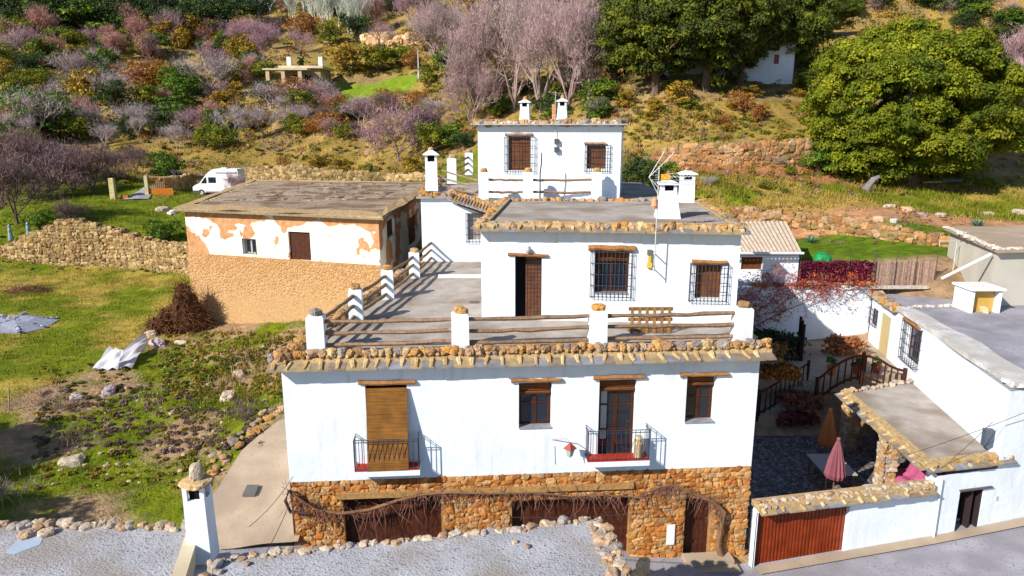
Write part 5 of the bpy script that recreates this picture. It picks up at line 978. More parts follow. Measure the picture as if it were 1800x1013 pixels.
# loose rocks
for px, py, r, c, lab in [(1592, 372, .5, (.62, .38, .25), 'large flat orange boulder on the meadow below the great oak'), (1562, 365, .38, (.5, .42, .38), 'grey boulder left of the flat orange boulder'), (1575, 358, .25, (.5, .45, .45), 'small bluish boulder above the flat orange boulder'),
                          (1620, 380, .35, (.4, .3, .28), 'dark boulder right of the flat orange boulder'), (1652, 380, .35, (.42, .33, .3), 'dark low boulder in line with the other boulders on the meadow'), (1545, 388, .4, (.6, .4, .28), 'orange boulder fallen on top of the rubble wall'), (1572, 390, .35, (.5, .45, .44), 'grey boulder on top of the rubble wall'),
                          (1735, 378, .4, (.45, .35, .3), 'brown boulder above the grey shed roof'), (1790, 375, .5, (.5, .4, .35), 'boulder at the right edge above the grey shed'), (285, 372, .7, (.55, .45, .35), 'heap rock at the old house left corner'), (305, 376, .6, (.66, .6, .55), 'pale rock leaning on the old house left corner'),
                          (192, 690, .38, (.34, .27, .30), 'lilac-grey rock on the bare ground under the white sheet'), (265, 590, .42, (.58, .44, .34), 'tan rock beside the brown brush heap'), (278, 606, .45, (.40, .33, .36), 'grey rock between the brush heap and the white sheet'), (135, 702, .3, (.4, .35, .35), 'small grey rock among the dead weeds'), (100, 672, .12, (.7, .68, .65), 'small white stone on the grass near the bank'),
                          (318, 605, .3, (.6, .5, .4), 'pale flat stone on the rubble slope below the old house'), (125, 815, .4, (.5, .42, .33), 'flat pale stone in the grass behind the near roof'), (400, 700, .4, (.55, .42, .33), 'rock on the rubble bank next to the path'), (420, 660, .35, (.5, .4, .34), 'rock halfway up the rubble bank')]:
    q = hit(px, py); mb = MB(); mb.rock((q[0], q[1], q[2] + r * .15), (r, r * .7, r * .5), c, ICO2, .35); tag(mb.build('boulder', STONE), lab, 'rock')
t = thing('stone_edging', 'line of rubble stones bordering the concrete path', 'stone edging', hit(430, 800)); mb = MB()
for a_, b_ in (((375, 862), (402, 815)), ((402, 815), (450, 765)), ((450, 765), (495, 728))):
    p, q = hit(*a_), hit(*b_); rock_row(mb, p + np.array((-.15, 0, .1)), q + np.array((-.15, 0, .1)), .14, TAN, .9, .6, .16); rock_row(mb, p + np.array((-.5, 0, .05)), q + np.array((-.5, 0, .05)), .10, TAN, 1.3, .6, .2)
mb.build('stones', STONE, t)
mb = MB()
for k in range(450):
    px, py = RS.uniform(90, 520), RS.uniform(600, 860)
    if py < 900 - px * .75 + 60 - 200 or (px > 370 and py > 700 + (500 - px) * .9): continue
    q = hit(px, py); r = .03 + .09 * RS.rand() ** 3; mb.rock((q[0], q[1], q[2] + r * .3), (r, r, r * .6), rc([(.42, .32, .22), (.5, .4, .3), (.34, .27, .22)]), ICO0)
tag(mb.build('rubble', STONE), 'scattered small rubble over the bare bank left of the path', 'rubble', kind='stuff')
# ================================================================ small things on the left
def heap(name, lab, px, py, r, n, col, cat='brush heap', L=.8):
    q = hit(px, py); mb = MB()
    for k in range(n):
        th = RS.rand() * 6.28; rr = math.sqrt(RS.rand()); p = q + np.array((r[0] * rr * math.cos(th), r[1] * rr * math.sin(th), r[2] * (1 - rr * .9) * RS.rand()))
        d = RS.randn(3) * np.array((1, 1, .45)); d /= np.linalg.norm(d); mb.tube([p, p + d * L * (.4 + .6 * RS.rand())], [.012, .005], 3, np.array(col) * (.5 + RS.rand()))
    return tag(mb.build(name, BARK), lab, cat)
heap('brush_heap', 'low heap of dry brown branches on the grass field at far left', 50, 512, (1.5, .8, .6), 500, (.20, .10, .06))
def dead_palm():
    q = hit(325, 580); t = thing('brush_heap', 'big dark brown heap of dead brush slumped against the old house corner', 'brush heap', q); mb = MB()
    for (dx, dy, w_, h_, n) in ((.1, 0, .9, 2.6, 1100), (-.8, -.3, .7, 1.3, 500), (-1.4, -.5, .5, .8, 250), (.7, .2, .7, 1.5, 350)):
        for k in range(n):
            f = RS.rand(); th = RS.rand() * 6.28; ww = w_ * (1 - f ** 2 * .75); p = q + np.array((dx + ww * math.cos(th) * RS.rand() ** .4, dy + .7 * ww * math.sin(th), h_ * f)); d = RS.randn(3) * np.array((.6, .6, .8)) + np.array((.2, -.1, -.5)); d /= np.linalg.norm(d)
            mb.tube([p, p + d * (.3 + .6 * RS.rand())], [.02, .006], 3, np.array((.20, .09, .045)) * (.3 + RS.rand() * 1.1))
        mb.rock((q[0] + dx, q[1] + dy, q[2] + h_ * .35), (w_ * .7, w_ * .5, h_ * .45), (.09, .04, .02), ICO2)
    mb.build('fronds', BARK, t)
dead_palm()
q = [hit(*p) for p in [(0, 557), (45, 553), (105, 562), (80, 578), (35, 588), (-40, 586), (-40, 560)]]; c = np.mean(q, 0); mb = MB(); base = [(a[0], a[1], a[2] + .03) for a in q]; mb.add([(c[0], c[1], c[2] + .22)] + base + [(a[0] * .45 + c[0] * .55, a[1] * .45 + c[1] * .55, a[2] + .2) for a in base], [(1 + i, 1 + (i + 1) % 7, 8 + (i + 1) % 7, 8 + i) for i in range(7)], (.26, .28, .36))
mb.add([(a[0] * .45 + c[0] * .55, a[1] * .45 + c[1] * .55, a[2] + .2) for a in base] + [(c[0], c[1], c[2] + .25)], [(i, (i + 1) % 7, 7) for i in range(7)], (.30, .32, .42))
for k in range(160): j = RS.randint(7); f = RS.rand(); a = np.array(base[j]) * f + c * (1 - f); mb.rock((a[0], a[1], a[2] + .1 + .15 * (1 - f)), (.1, .08, .05), rc([(.10, .10, .14), (.42, .45, .55), (.2, .2, .25)]), ICO0)
tag(mb.build('ash_heap', STONE), 'bluish-grey ash heap burnt on the grass at the left edge', 'ash heap')
def sheetpoly(name, lab, cat, pts, col, th=.02):
    P = np.array(pts); nx_, ny_ = 14, 8; mb = MB(); U, V_ = np.meshgrid(np.linspace(0, 1, nx_), np.linspace(0, 1, ny_)); G = (P[0] * (1 - U[..., None]) + P[1] * U[..., None]) * (1 - V_[..., None]) + (P[3] * (1 - U[..., None]) + P[2] * U[..., None]) * V_[..., None]
    G[..., 2] += .05 * np.sin(U * 9 + V_ * 3) + .04 * np.sin(U * 17 - V_ * 6) + .12 * V_ + .05 * np.sin(V_ * 9 + U * 4); G = G.reshape(-1, 3); idx = np.arange(nx_ * ny_).reshape(ny_, nx_); f = np.stack([idx[:-1, :-1], idx[:-1, 1:], idx[1:, 1:], idx[1:, :-1]], -1).reshape(-1, 4)
    mb.add(G, f, col); mb.add(G - np.array((0, 0, th)), f[:, ::-1], col); return tag(mb.build(name, PAINT, None, True), lab, cat)
a0 = hit(172, 652); b0 = hit(225, 640); c0 = hit(258, 612)
sheetpoly('white_sheet', 'crumpled dirty white sheet of plastic draped over the edge of the bank', 'plastic sheet', [a0 + (0, 0, .1), a0 + np.array((1.5, .1, .15)), c0 + np.array((.2, -.3, .25)), c0 + np.array((-.2, .5, .5))], (.58, .56, .60))
sheetpoly('white_sheet', 'smaller crumpled flap of the white plastic on the left end of the bank', 'plastic sheet', [a0 + (-.2, -.1, .1), a0 + np.array((.9, 0, .1)), a0 + np.array((1.0, .5, .75)), a0 + np.array((.4, .5, .85))], (.56, .56, .62))
for px, py, h_, lab in [(16, 723, 1.0, 'short stick stuck in the grass at the lower left'), (200, 350, 2.2, 'pale stone gate post at the mouth of the left road')]:
    q = hit(px, py); mb = MB()
    if px < 100: mb.tube([q - (0, 0, .1), q + np.array((.15, 0, h_))], .025, 5, (.35, .28, .18)); tag(mb.build('stick', WOOD), lab, 'stick')
    else: postbox(mb, q[0], q[1], q[2] - .1, .5, .4, h_); mb.C = [np.tile((.5, .42, .22), (len(c_), 1)) for c_ in mb.C]; tag(mb.build('gate_post', STONE), lab, 'post')
for px, py, lab in [(52, 408, 'bluish statue-like post at the left end of the stone wall'), (20, 412, 'dark thin post at the far left end of the stone wall')]:
    q = hit(px, py + 12, 30); mb = MB(); mb.lathe(q, [(.22, -.2), (.2, .3), (.14, .7), (.16, .9), (.1, 1.1), (.12, 1.25), (.04, 1.38)], 10, (.22, .3, .34)); tag(mb.build('garden_post', PAINT), lab, 'post')
# wooden gate on the road
q = hit(282, 344); Wg = Wall((q[0] - 1.1, q[1]), (q[0] + 1.2, q[1] + .4)); t = thing('road_gate', 'orange-brown wooden gate with upright slats beside the left road', 'gate', q)
mb = MB(); mb.wbox(Wg, 0, Wg.L, 0, .05, q[2], q[2] + .75, (.50, .16, .02)); mb.build('bottom_board', WOOD, t); mb = MB()
for k in range(12): s = Wg.L * (k + .3) / 12; mb.wbox(Wg, s, s + .05, 0, .04, q[2] + .755, q[2] + 1.85, (.14, .05, .02))
mb.build('slats', WOOD, t); mb = MB(); mb.wbox(Wg, -.02, Wg.L, 0, .06, q[2] + 1.855, q[2] + 1.95, (.45, .3, .12)); mb.build('top_rail', WOOD, t)
mb = MB(); mb.wbox(Wg, -.35, -.04, -.2, .2, q[2] - .3, q[2] + 2.05, (.6, .5, .3)); mb.build('post', STONE, t)
q = hit(220, 351); mb = MB(); mb.box(q[0] - .4, q[1], q[2], q[0] + .3, q[1] + .4, q[2] + .45, (.40, .13, .03)); tag(mb.build('wooden_crate', WOOD), 'small orange-brown wooden box at the gate post of the road', 'box')
q = hit(70, 345); mb = MB(); t = thing('street_lamp', 'old green street lamp among the dark bushes at far left', 'street lamp', q); mb.tube([q, q + np.array((0, 0, 1.9))], .04, 6, (.1, .16, .15)); mb.build('pole', PAINT, t); mb = MB(); mb.lathe(q + np.array((0, 0, 1.9)), [(.08, 0), (.2, .35), (.24, .36), (.05, .55)], 8, (.25, .4, .38)); mb.build('lantern', PAINT, t)
# camper van
def camper():
    q = hit(385, 347); L, Wd, Hh = 5.0, 2.1, 2.55; sc = 1.0
    t = thing('camper_van', 'white high-roofed camper van parked on the lawn behind the old house', 'camper van', q); prof = [(0, .35), (0, .95), (.25, 1.15), (.75, 1.35), (1.5, 2.25), (2.0, 2.65), (2.4, 2.85), (4.9, 2.85), (5.0, 2.7), (5.0, .35)]
    x0, y0, z0 = q[0] - 2.9, q[1] + .3, q[2] + .1; n = len(prof); v = []
    for y in (0, .12, Wd - .12, Wd): k = .06 if y in (0, Wd) else 0; v += [(x0 + p[0] + (k if p[0] < 1 else 0), y0 + y, z0 + p[1] - (k if p[1] > 2 else 0)) for p in prof]
    mb = MB(); mb.add(v, [(j * n + i, j * n + (i + 1) % n, (j + 1) * n + (i + 1) % n, (j + 1) * n + i) for j in range(3) for i in range(n)], (.80, .82, .85)); k = mb.n
    for f in ([tuple(range(n - 1, -1, -1))], [tuple(3 * n + i for i in range(n))]): mb.F.append(np.array(f)); mb.C.append(np.array([(.80, .82, .85)])); mb.M.append(np.array([0]))
    mb.build('body', PAINT, t); Wv = Wall((x0, y0), (x0 + L, y0))
    mb = MB(); mb.add([Wv.P(.95, .01, z0 + 1.35), Wv.P(1.6, .01, z0 + 1.35), Wv.P(1.6, .01, z0 + 2.0), Wv.P(1.45, .01, z0 + 1.98)], [(0, 1, 2, 3)]); mb.wbox(Wv, 1.8, 2.6, 0, .02, z0 + 1.4, z0 + 2.0); mb.build('side_window', GLASS, t)
    mb = MB(); mb.wbox(Wv, 3.9, 4.5, 0, .02, z0 + 1.45, z0 + 1.95); mb.build('side_window', GLASS, t)
    mb = MB(); mb.hexa([(x0 + .82, y0 + .2, z0 + 1.40), (x0 + .82, y0 + Wd - .2, z0 + 1.40), (x0 + .84, y0 + Wd - .2, z0 + 1.40), (x0 + .84, y0 + .2, z0 + 1.4), (x0 + 1.48, y0 + .2, z0 + 2.12), (x0 + 1.48, y0 + Wd - .2, z0 + 2.12), (x0 + 1.5, y0 + Wd - .2, z0 + 2.12), (x0 + 1.5, y0 + .2, z0 + 2.12)]); mb.build('windscreen', GLASS, t)
    for x in (.95, 4.0):
        for y in (-.02, Wd - .2):
            mb = MB(); c = np.array((x0 + x, y0 + y, z0 + .36)); th = np.linspace(0, 2 * math.pi, 19)[:-1]; v = [(c[0] + .36 * math.cos(a), c[1] + o, c[2] + .36 * math.sin(a)) for o in (0, .22) for a in th]; mb.add(v, [(i, (i + 1) % 18, 18 + (i + 1) % 18, 18 + i) for i in range(18)], (.02, .02, .02))
            for f in ([tuple(range(18))], [tuple(18 + i for i in range(18))]): mb.F.append(np.array(f)); mb.C.append(np.array([(.03, .03, .03)])); mb.M.append(np.array([0]))
            wh = mb.build('wheel', PAINT, t); mb = MB(); mb.lathe((c[0], c[1] - .02, c[2]), [(.18, 0), (.18, .01)], 10, (.45, .45, .48)); 
            mb = MB(); v = [(c[0] + .2 * math.cos(a), c[1] - .01 + (.24 if y > 1 else 0), c[2] + .2 * math.sin(a)) for a in th]; mb.V.append(np.array(v)); mb.n = 18; mb.F.append(np.array([tuple(range(18))])); mb.C.append(np.array([(.5, .5, .52)])); mb.M.append(np.array([0])); mb.build('rim', PAINT, wh)
    mb = MB(); mb.wbox(Wv, .02, .9, 0, .03, z0 + .35, z0 + .6, (.08, .08, .09)); mb.wbox(Wv, 1.4, 3.9, 0, .02, z0 + .35, z0 + .5, (.15, .15, .17)); mb.build('bumper', PAINT, t)
    mb = MB(); mb.box(x0 + 3, y0 + .6, z0 + 2.85, x0 + 3.6, y0 + 1.2, z0 + 2.97, (.7, .72, .75)); mb.build('roof_hatch', PAINT, t); mb = MB(); mb.wbox(Wv, 2.6, 4.8, 0, .12, z0 + 2.5, z0 + 2.62, (.7, .72, .78)); mb.build('awning', PAINT, t)
camper()
# far things on the slope
def hut():
    q = at_y(530, 157, 143); x, y, z = q; t = thing('stone_hut', 'low stone farmhouse with a flat slab roof and two white chimneys, far left slope', 'house', (x, y, z))
    W_ = Wall((x - 3.8, y), (x + 2.9, y)); t.scale = (1.33, 1.33, 1.33); mb = MB(); mb.box(x - 2.2, y, z - 2, x + 2.9, y + 6, z + 2.9, (.33, .24, .15)); mb.build('wall', STONE, t)
    mb = MB(); mb.box(x - 4.8, y - 2.2, z + 2.55, x + 1.6, y - .02, z + 2.75, (.62, .54, .4)); mb.box(x - 3, y - .5, z + 2.905, x + 3.4, y + 6.3, z + 3.25, (.62, .52, .38)); mb.build('roof', CREAM, t)
    for dx in (-2.2, 2.4): mb = MB(); mb.box(x + dx, y + 1, z + 3.25, x + dx + .6, y + 1.6, z + 4.6, (.8, .76, .66)); mb.build('chimney', PAINT, t)
    for dx in (-4.4, -2.2, 0.2): mb = MB(); mb.box(x + dx, y - 2.0, z - 1, x + dx + .5, y - 1.6, z + 2.549, (.5, .38, .25)); mb.build('pillar', STONE, t)
    mb = MB(); mb.box(x - 4.4, y - 2.3, z - 2, x + 2, y - 2.02, z + .6, (.55, .42, .3)); mb.build('parapet', STONE, t)
    for dx in (-1.2, .6): mb = MB(); mb.wbox(W_, 3.8 + dx, 4.7 + dx, 0, .03, z + .3, z + 2.0); mb.build('window', DARK, t)
hut()
def farm(px, py, Y, w, h, lab, doors=1):
    q = at_y(px, py, Y); x, y, z = q; t = thing('white_farmhouse', lab, 'house', (x, y, z)); W_ = Wall((x - w / 2, y), (x + w / 2, y - .8)); mb = MB(); wall_face(mb, W_, 0, W_.L, z - 2, z + h, [], .2)
    mb.prism([tuple(W_.A + (0, .02)), tuple(W_.B + (0, .02)), (x + w / 2, y + 5), (x - w / 2, y + 5)], z - 2, z + h); mb.build('wall', WHITE, t)
    mb = MB(); n = 26; xa, xb = x - w / 2 - .2, x + w / 2 + .2
    mb.hexa([(xa, y - .9, z + h), (xb, y - 1.2, z + h), (xb, y + 5, z + h + 1.6), (xa, y + 5, z + h + 1.6), (xa, y - .9, z + h + .12), (xb, y - 1.2, z + h + .12), (xb, y + 5, z + h + 1.75), (xa, y + 5, z + h + 1.75)], (.33, .26, .24)); mb.build('roof', SLATE, t)
    s, zz = W_.sz(px + 22, py - 42); mb = MB(); mb.wbox(W_, s - .25, s + .25, 0, .05, zz - .5, zz + .45, (.25, .05, .05)); mb.build('shutter', PAINT, t)
farm(1343, 146, 81, 5.6, 3.9, 'white farmhouse under the holm oaks left of the great oak'); farm(1228, 152, 84, 6.0, 3.4, 'white farmhouse glimpsed through the shaded foliage further left')
q = hit(736, 140); t = thing('utility_pole', 'slender pale concrete utility pole on the far slope', 'pole', q); mb = MB(); mb.tube([q, q + np.array((0, 0, 5.2))], [.13, .08], 8, (.5, .55, .58)); mb.build('pole', PAINT, t)
mb = MB(); mb.box(q[0] - .2, q[1], q[2] - .5, q[0] + .2, q[1] + .3, q[2] + 1.4, (.45, .45, .42)); mb.box(q[0] + 1.2, q[1], q[2] - .5, q[0] + 1.5, q[1] + .3, q[2] + 1.4, (.6, .48, .36)); tag(mb.build('gateway', STONE), 'pair of pale gate stones below the utility pole', 'gate posts')
q = hit(650, 195); mb = MB(); mb.rock(q + np.array((0, 0, .4)), (.9, .5, .6), (.6, .62, .68), ICO2); tag(mb.build('white_tarp', PAINT), 'pale tarpaulin bundle on the far slope below the bright lawn', 'tarp')
q = hit(1520, 338); mb = MB(); mb.tube([q, q + np.array((.5, .3, .5)), q + np.array((.7, .2, 1.0)), q + np.array((1.1, .2, 1.2))], [.3, .26, .22, .12], 7, (.22, .19, .20), 0, .4); tag(mb.build('log', BARK), 'dark grey twisted log in the grass below the great oak', 'log')
q = hit(1650, 322); mb = MB(); mb.tube([q + (.2, 0, .1), q + np.array((-1.6, -.5, .1))], [.12, .06], 6, (.45, .33, .2)); mb.tube([q + (.2, 0, .2), q + np.array((2, .2, .2))], [.2, .15], 7, (.16, .14, .16)); tag(mb.build('log', BARK), 'fallen pale and dark logs at the foot of the great oak', 'log')
def agave(px, py, s, lab):
    q = hit(px, py); t = thing('agave', lab, 'agave', q); mb = MB()
    for k in range(26): th = k * 2.4; el = .25 + .9 * (k / 26); d = np.array((math.cos(th) * math.cos(el), math.sin(th) * math.cos(el), math.sin(el))); w_ = np.array((-math.sin(th), math.cos(th), 0)) * s * .09; a = q + d * s * .5; b_ = q + d * s + (0, 0, -.08 * s); mb.add([q - w_, q + w_, a + w_, a - w_, b_], [(0, 1, 2), (0, 2, 3), (3, 2, 4)], (.10, .25, .16))
    mb.build('leaves', LEAF, t)
agave(1718, 400, .8, 'blue-green agave left above the grey shed'); agave(1505, 408, .7, 'blue-green agave in front of the rubble wall'); agave(1425, 428, .7, 'blue-green agave at the left end of the green strip'); agave(1518, 404, .6, 'small agave right beside the other agave at the rubble wall')
# street lantern on the facade
s, z = WA.sz(1002, 790, .45); t = thing('wall_lantern', 'old street lantern with a red top on a bracket between the two balconies', 'lantern', WA.P(s, .45, z)); mb = MB(); mb.tube([WA.P(s - .5, 0, z + .12), WA.P(s - .1, .3, z + .28), WA.P(s, .42, z + .22)], .014, 5, (.3, .33, .38)); mb.tube([WA.P(s - .4, 0, z - .1), WA.P(s - .38, .0, z - .7)], .014, 5, (.3, .33, .38)); mb.build('bracket', PAINT, t)
c = WA.P(s, .45, z - .1); mb = MB(); mb.lathe(c, [(.03, -.16), (.08, -.12), (.15, .12)], 4, (.34, .38, .34)); mb.build('glass_box', PAINT, t); mb = MB(); mb.lathe(c, [(.20, .12), (.20, .14), (.05, .28), (.02, .31)], 4, (.30, .05, .03)); mb.build('hood', PAINT, t)
c = WA.P(bs1 - .28, .3, bzf + .03); mb = MB(); mb.lathe(c, [(.13, 0), (.14, .05), (.14, .45), (.10, .55), (.11, .6)], 14, (.42, .33, .2)); mb.lathe((c[0], c[1], c[2] + .6), [(.1, 0), (.12, .04), (.1, .09)], 10, (.6, .5, .3)); tag(mb.build('wicker_jar', WOOD), 'wicker-covered jar standing on the right balcony floor', 'jar')
# overhead cables
def cable(lab, a_, b_, sag=.3, r=.012):
    a_ = np.array(a_); b_ = np.array(b_); mb = MB(); mb.tube([a_ + (b_ - a_) * k / 14 - np.array((0, 0, sag * 4 * (k / 14) * (1 - k / 14))) for k in range(15)], r, 4, (.05, .04, .05)); tag(mb.build('cable', PAINT), lab, 'cable')
cable('upper black cable running from the porch corner to the white house wall', at_y(1595, 800, 21.3), at_y(1810, 722, 21.8), .05, .011); cable('lower black cable rising from the porch corner past the porch roof', at_y(1652, 825, 21.4), at_y(1745, 742, 22.0), .05, .011)
cable('thin cable crossing the stone wall left of the narrow door', WA.P(6.6, .25, z - 2.3), at_y(1205, 895, 20.0), .1, .008); cable('thin sagging cable across the lower stone wall', WA.P(6.4, .25, z - 3.1), at_y(1250, 990, 20.0), .2, .008)
cable('cable running past the tall chimney over the path', (-6.3, 15.3, zN + .4), at_y(515, 838, 19.2), .12, .01); cable('cable crossing the path toward the lower corner of the stone wall', (-6.0, 15.0, zN - .4), at_y(515, 870, 19.2), .1, .01)
# grapevine along the stone floor
def vine():
    rnd = np.random.RandomState(5); t = thing('grapevine', 'bare old grapevine trained along the rubble stone ground floor above the garages', 'climbing plant', WA.P(12.9, .1, .1)); mb = MB(); P = lambda px, py, d=.16: np.array(WA.P(WA.sz(px, py, d)[0], d, WA.sz(px, py, d)[1]))
    tr = [(1275, 1000), (1262, 960), (1268, 925), (1272, 900), (1255, 882), (1215, 866), (1180, 852), (1160, 856), (1115, 874), (1060, 870), (1000, 872), (940, 866), (860, 868), (790, 866), (740, 870), (700, 880), (650, 896), (600, 903), (560, 898), (530, 880), (508, 862)]
    mb.tube([P(*p) for p in tr], [.10, .09, .085, .08, .06, .045, .04, .035, .03, .03, .03, .03, .03, .035, .04, .045, .045, .04, .04, .04, .04], 7, (.20, .11, .06), 0, .4)
    mb.tube([P(508, 862, .2), P(502, 880, .3), P(510, 900, .2), P(545, 903, .2)], .05, 6, (.10, .05, .04), 0, .3)
    for i in range(3, len(tr) - 1):
        for _ in range(22):
            f = rnd.rand(); p = P(tr[i][0] * (1 - f) + tr[i + 1][0] * f, tr[i][1] * (1 - f) + tr[i + 1][1] * f); d = np.array((rnd.randn() * .5, -.25 * rnd.rand(), -1 + rnd.randn() * .5)); L = .15 + .6 * rnd.rand() ** 1.5
            q = p + d * L * .5 + rnd.randn(3) * .03; mb.tube([p, q, q + (d + rnd.randn(3) * .35) * L * .5], [.011, .008, .004], 3, (.22, .11, .08))
        for _ in range(7):
            f = rnd.rand(); p = P(tr[i][0] * (1 - f) + tr[i + 1][0] * f, tr[i][1] * (1 - f) + tr[i + 1][1] * f); twiggy(mb, p, rnd.randn(3) * np.array((1, .2, .8)) + (0, -.1, 0), .3, .012, 2, rnd, (.16, .07, .06), .8, 0, 2, 3, None, .006)
    mb.build('trunk', BARK, t)
vine()

q = at_z(441, 860, 2.28); mb = MB(); mb.box(q[0] - .18, q[1] - .2, H(q[0], q[1]) - .3, q[0] + .18, q[1] + .2, 2.0, (.12, .1, .09)); 
zc_ = CAMZ + float(np.interp(q[1], [19, 21.6, 24, 25.5, 28.5], [-12.4, -11.75, -11.1, -10.75, -9.9])) + .06
mb = MB(); mb.hexa([(q[0] - .2, q[1] - .22, zc_ - .12), (q[0] + .2, q[1] - .22, zc_ - .12), (q[0] + .2, q[1] + .22, zc_ + .0), (q[0] - .2, q[1] + .22, zc_ + .0), (q[0] - .2, q[1] - .22, zc_ - .03), (q[0] + .2, q[1] - .22, zc_ - .03), (q[0] + .2, q[1] + .22, zc_ + .08), (q[0] - .2, q[1] + .22, zc_ + .08)], (.13, .12, .12)); tag(mb.build('manhole_cover', PAINT), 'small dark square cover let into the concrete path', 'manhole cover')
# ================================================================ VEGETATION
PROTO = {}
def crown_mesh(seed, R, Hh, z0, k, n_each, size, cols, cr=.28, squash=1.0):
    """clumps spread through an uneven ellipsoid; returns leaf mesh builder"""
    rnd = np.random.RandomState(seed); d = rnd.randn(k, 3); d /= np.linalg.norm(d, axis=1)[:, None]; rad = rnd.rand(k) ** .45
    lump = 1 + .16 * np.sin(d[:, 0] * 3.1 + seed) * np.cos(d[:, 1] * 2.7 + seed * 2) + .10 * np.sin(d[:, 2] * 5 + d[:, 0] * 4)
    hz = (Hh - z0) / 2; cs = d * (rad * lump)[:, None] * np.array((R * .86, R * .86, hz * .88)) + np.array((0, 0, z0 + hz))
    rs = R * cr * (0.55 + .7 * rnd.rand(k)); cc = np.array([np.array(cols[rnd.randint(len(cols))]) * (.8 + .4 * rnd.rand()) for _ in range(k)])
    V, F, c = leafcloud(cs, rs, cc, n_each, size, rnd, .6); mb = MB(); mb.add(V, F, c); return mb, cs
def limbs(mb, cs, h0, r, col, n, rnd, Hh):
    top = np.array((0, 0, h0)); mb.tube([(0, 0, -.4), (r * .3, 0, h0 * .5), (0, r * .2, h0)], [r * 1.35, r, r * .8], 8, col, 0, .2)
    for i in rnd.choice(len(cs), min(n, len(cs)), False):
        m = (top + cs[i]) / 2 + rnd.randn(3) * .15 * r * 4; mb.tube([top * (.6 + .4 * rnd.rand()), m, cs[i]], [r * .5, r * .3, r * .08], 5, col)
def leafy_proto(key, seed, R, Hh, z0, k, n_each, size, cols, trunk=.18, cr=.28):
    rnd = np.random.RandomState(seed); t = thing(key[0], None, None, (0, 0, 0)); mb, cs = crown_mesh(seed, R, Hh, z0, k, n_each, size, cols, cr); mb.build('crown', LEAF, t)
    mb = MB(); limbs(mb, cs, max(z0 + .15 * Hh, .4), trunk, (.13, .09, .07), 12, rnd, Hh); mb.build('trunk', BARK, t); PROTO[key] = (t, Hh, R); t['unused'] = 1
def bare_proto(key, seed, Hh, col, twig, depth=4, nsub=4, spread=.62, h0=.22, haze=1500, hs=.05, tw=.018, stems=4):
    rnd = np.random.RandomState(seed); t = thing(key[0], None, None, (0, 0, 0)); tips = []; mb = MB(); L0 = Hh * .36
    mb.tube([(0, 0, -.3), (.03, 0, Hh * h0 * .5), (0, 0, Hh * h0)], [Hh * .028, Hh * .022, Hh * .02], 6, col, 0, .2)
    for s in range(stems): th = 2 * math.pi * s / stems + rnd.rand(); twiggy(mb, (0, 0, Hh * h0 * (.7 + .3 * rnd.rand())), np.array((math.cos(th) * .55, math.sin(th) * .55, 1.0)), L0, Hh * .014, depth, rnd, col, spread, .10, nsub, 4, tips, tw)
    mb.build('trunk', BARK, t); T = np.array(tips); T = T[T[:, 2] > .1]; R = np.percentile(np.hypot(T[:, 0], T[:, 1]), 95)
    N = haze; i = rnd.randint(len(T), size=N); P = T[i] + rnd.randn(N, 3) * .22; d = rnd.randn(N, 3) * np.array((.6, .6, .6)) + np.array((0, 0, .9)); d /= np.linalg.norm(d, axis=1)[:, None]
    a = np.cross(d, rnd.randn(N, 3)); a /= np.linalg.norm(a, axis=1)[:, None]; L = hs * 9 * (.5 + rnd.rand(N))[:, None]; w = tw * .75
    V = np.stack([P - a * w, P + a * w, P + d * L], 1).reshape(-1, 3); F = np.arange(3 * N).reshape(N, 3); mb = MB(); mb.add(V, F, np.array(twig) * (.6 + .8 * rnd.rand(N))[:, None]); mb.build('twigs', LEAF, t); PROTO[key] = (t, np.percentile(T[:, 2], 97), R); t['unused'] = 1
DK = [(.035, .065, .018), (.05, .085, .02), (.07, .10, .02), (.025, .05, .02)]
OLV = [(.19, .20, .012), (.15, .18, .012), (.24, .23, .015), (.10, .13, .012)]
GRN = [(.08, .16, .010), (.13, .20, .012), (.055, .11, .014)]
GLD = [(.34, .21, .018), (.26, .17, .02), (.40, .27, .03)]
RST = [(.36, .14, .03), (.28, .10, .03), (.40, .2, .06)]
for sd in (1, 2, 3):
    leafy_proto(('evergreen_tree', sd), 10 + sd, 3.2, 5.6, .5, 60, 70, .13, DK); leafy_proto(('olive_bush', sd), 20 + sd, 2.0, 3.4, .1, 45, 60, .10, OLV, .10); leafy_proto(('green_bush', sd), 30 + sd, 1.8, 3.0, .1, 45, 60, .10, GRN, .10)
for sd in (1, 2): leafy_proto(('golden_bush', sd), 40 + sd, 1.6, 3.0, .0, 45, 55, .10, GLD, .08); leafy_proto(('rusty_bush', sd), 50 + sd, 1.6, 3.0, 0, 60, 30, .08, RST, .08)
leafy_proto(('cypress', 1), 61, .55, 5.2, .1, 50, 50, .09, DK, .1, .5)
for sd in (1, 2, 3):
    bare_proto(('lilac_tree', sd), 70 + sd, 5.2, (.30, .20, .21), (.50, .30, .36), tw=.022); bare_proto(('grey_bare_tree', sd), 80 + sd, 4.8, (.38, .32, .31), (.46, .38, .40), haze=1100, tw=.02)
for sd in (1, 2): bare_proto(('rose_tree', sd), 90 + sd, 4.2, (.32, .17, .14), (.52, .27, .24), haze=2400, tw=.025); bare_proto(('poplar', sd), 95 + sd, 9.0, (.55, .58, .52), (.42, .46, .38), 3, 5, .32, .3, 1600, .07, .03, 3)
bare_proto(('brown_bare_tree', 1), 98, 4.4, (.15, .10, .10), (.22, .15, .17), haze=3000, tw=.02); bare_proto(('brown_bare_tree', 2), 99, 4.4, (.15, .10, .09), (.22, .14, .14), haze=3000, tw=.02)
def holm(sd):
    leafy_proto(('holm_oak', sd), 110 + sd, 5.2, 11.0, 1.2, 380, 190, .125, [(.11, .14, .012), (.08, .11, .012), (.15, .17, .014), (.06, .08, .012)], .4, .17)
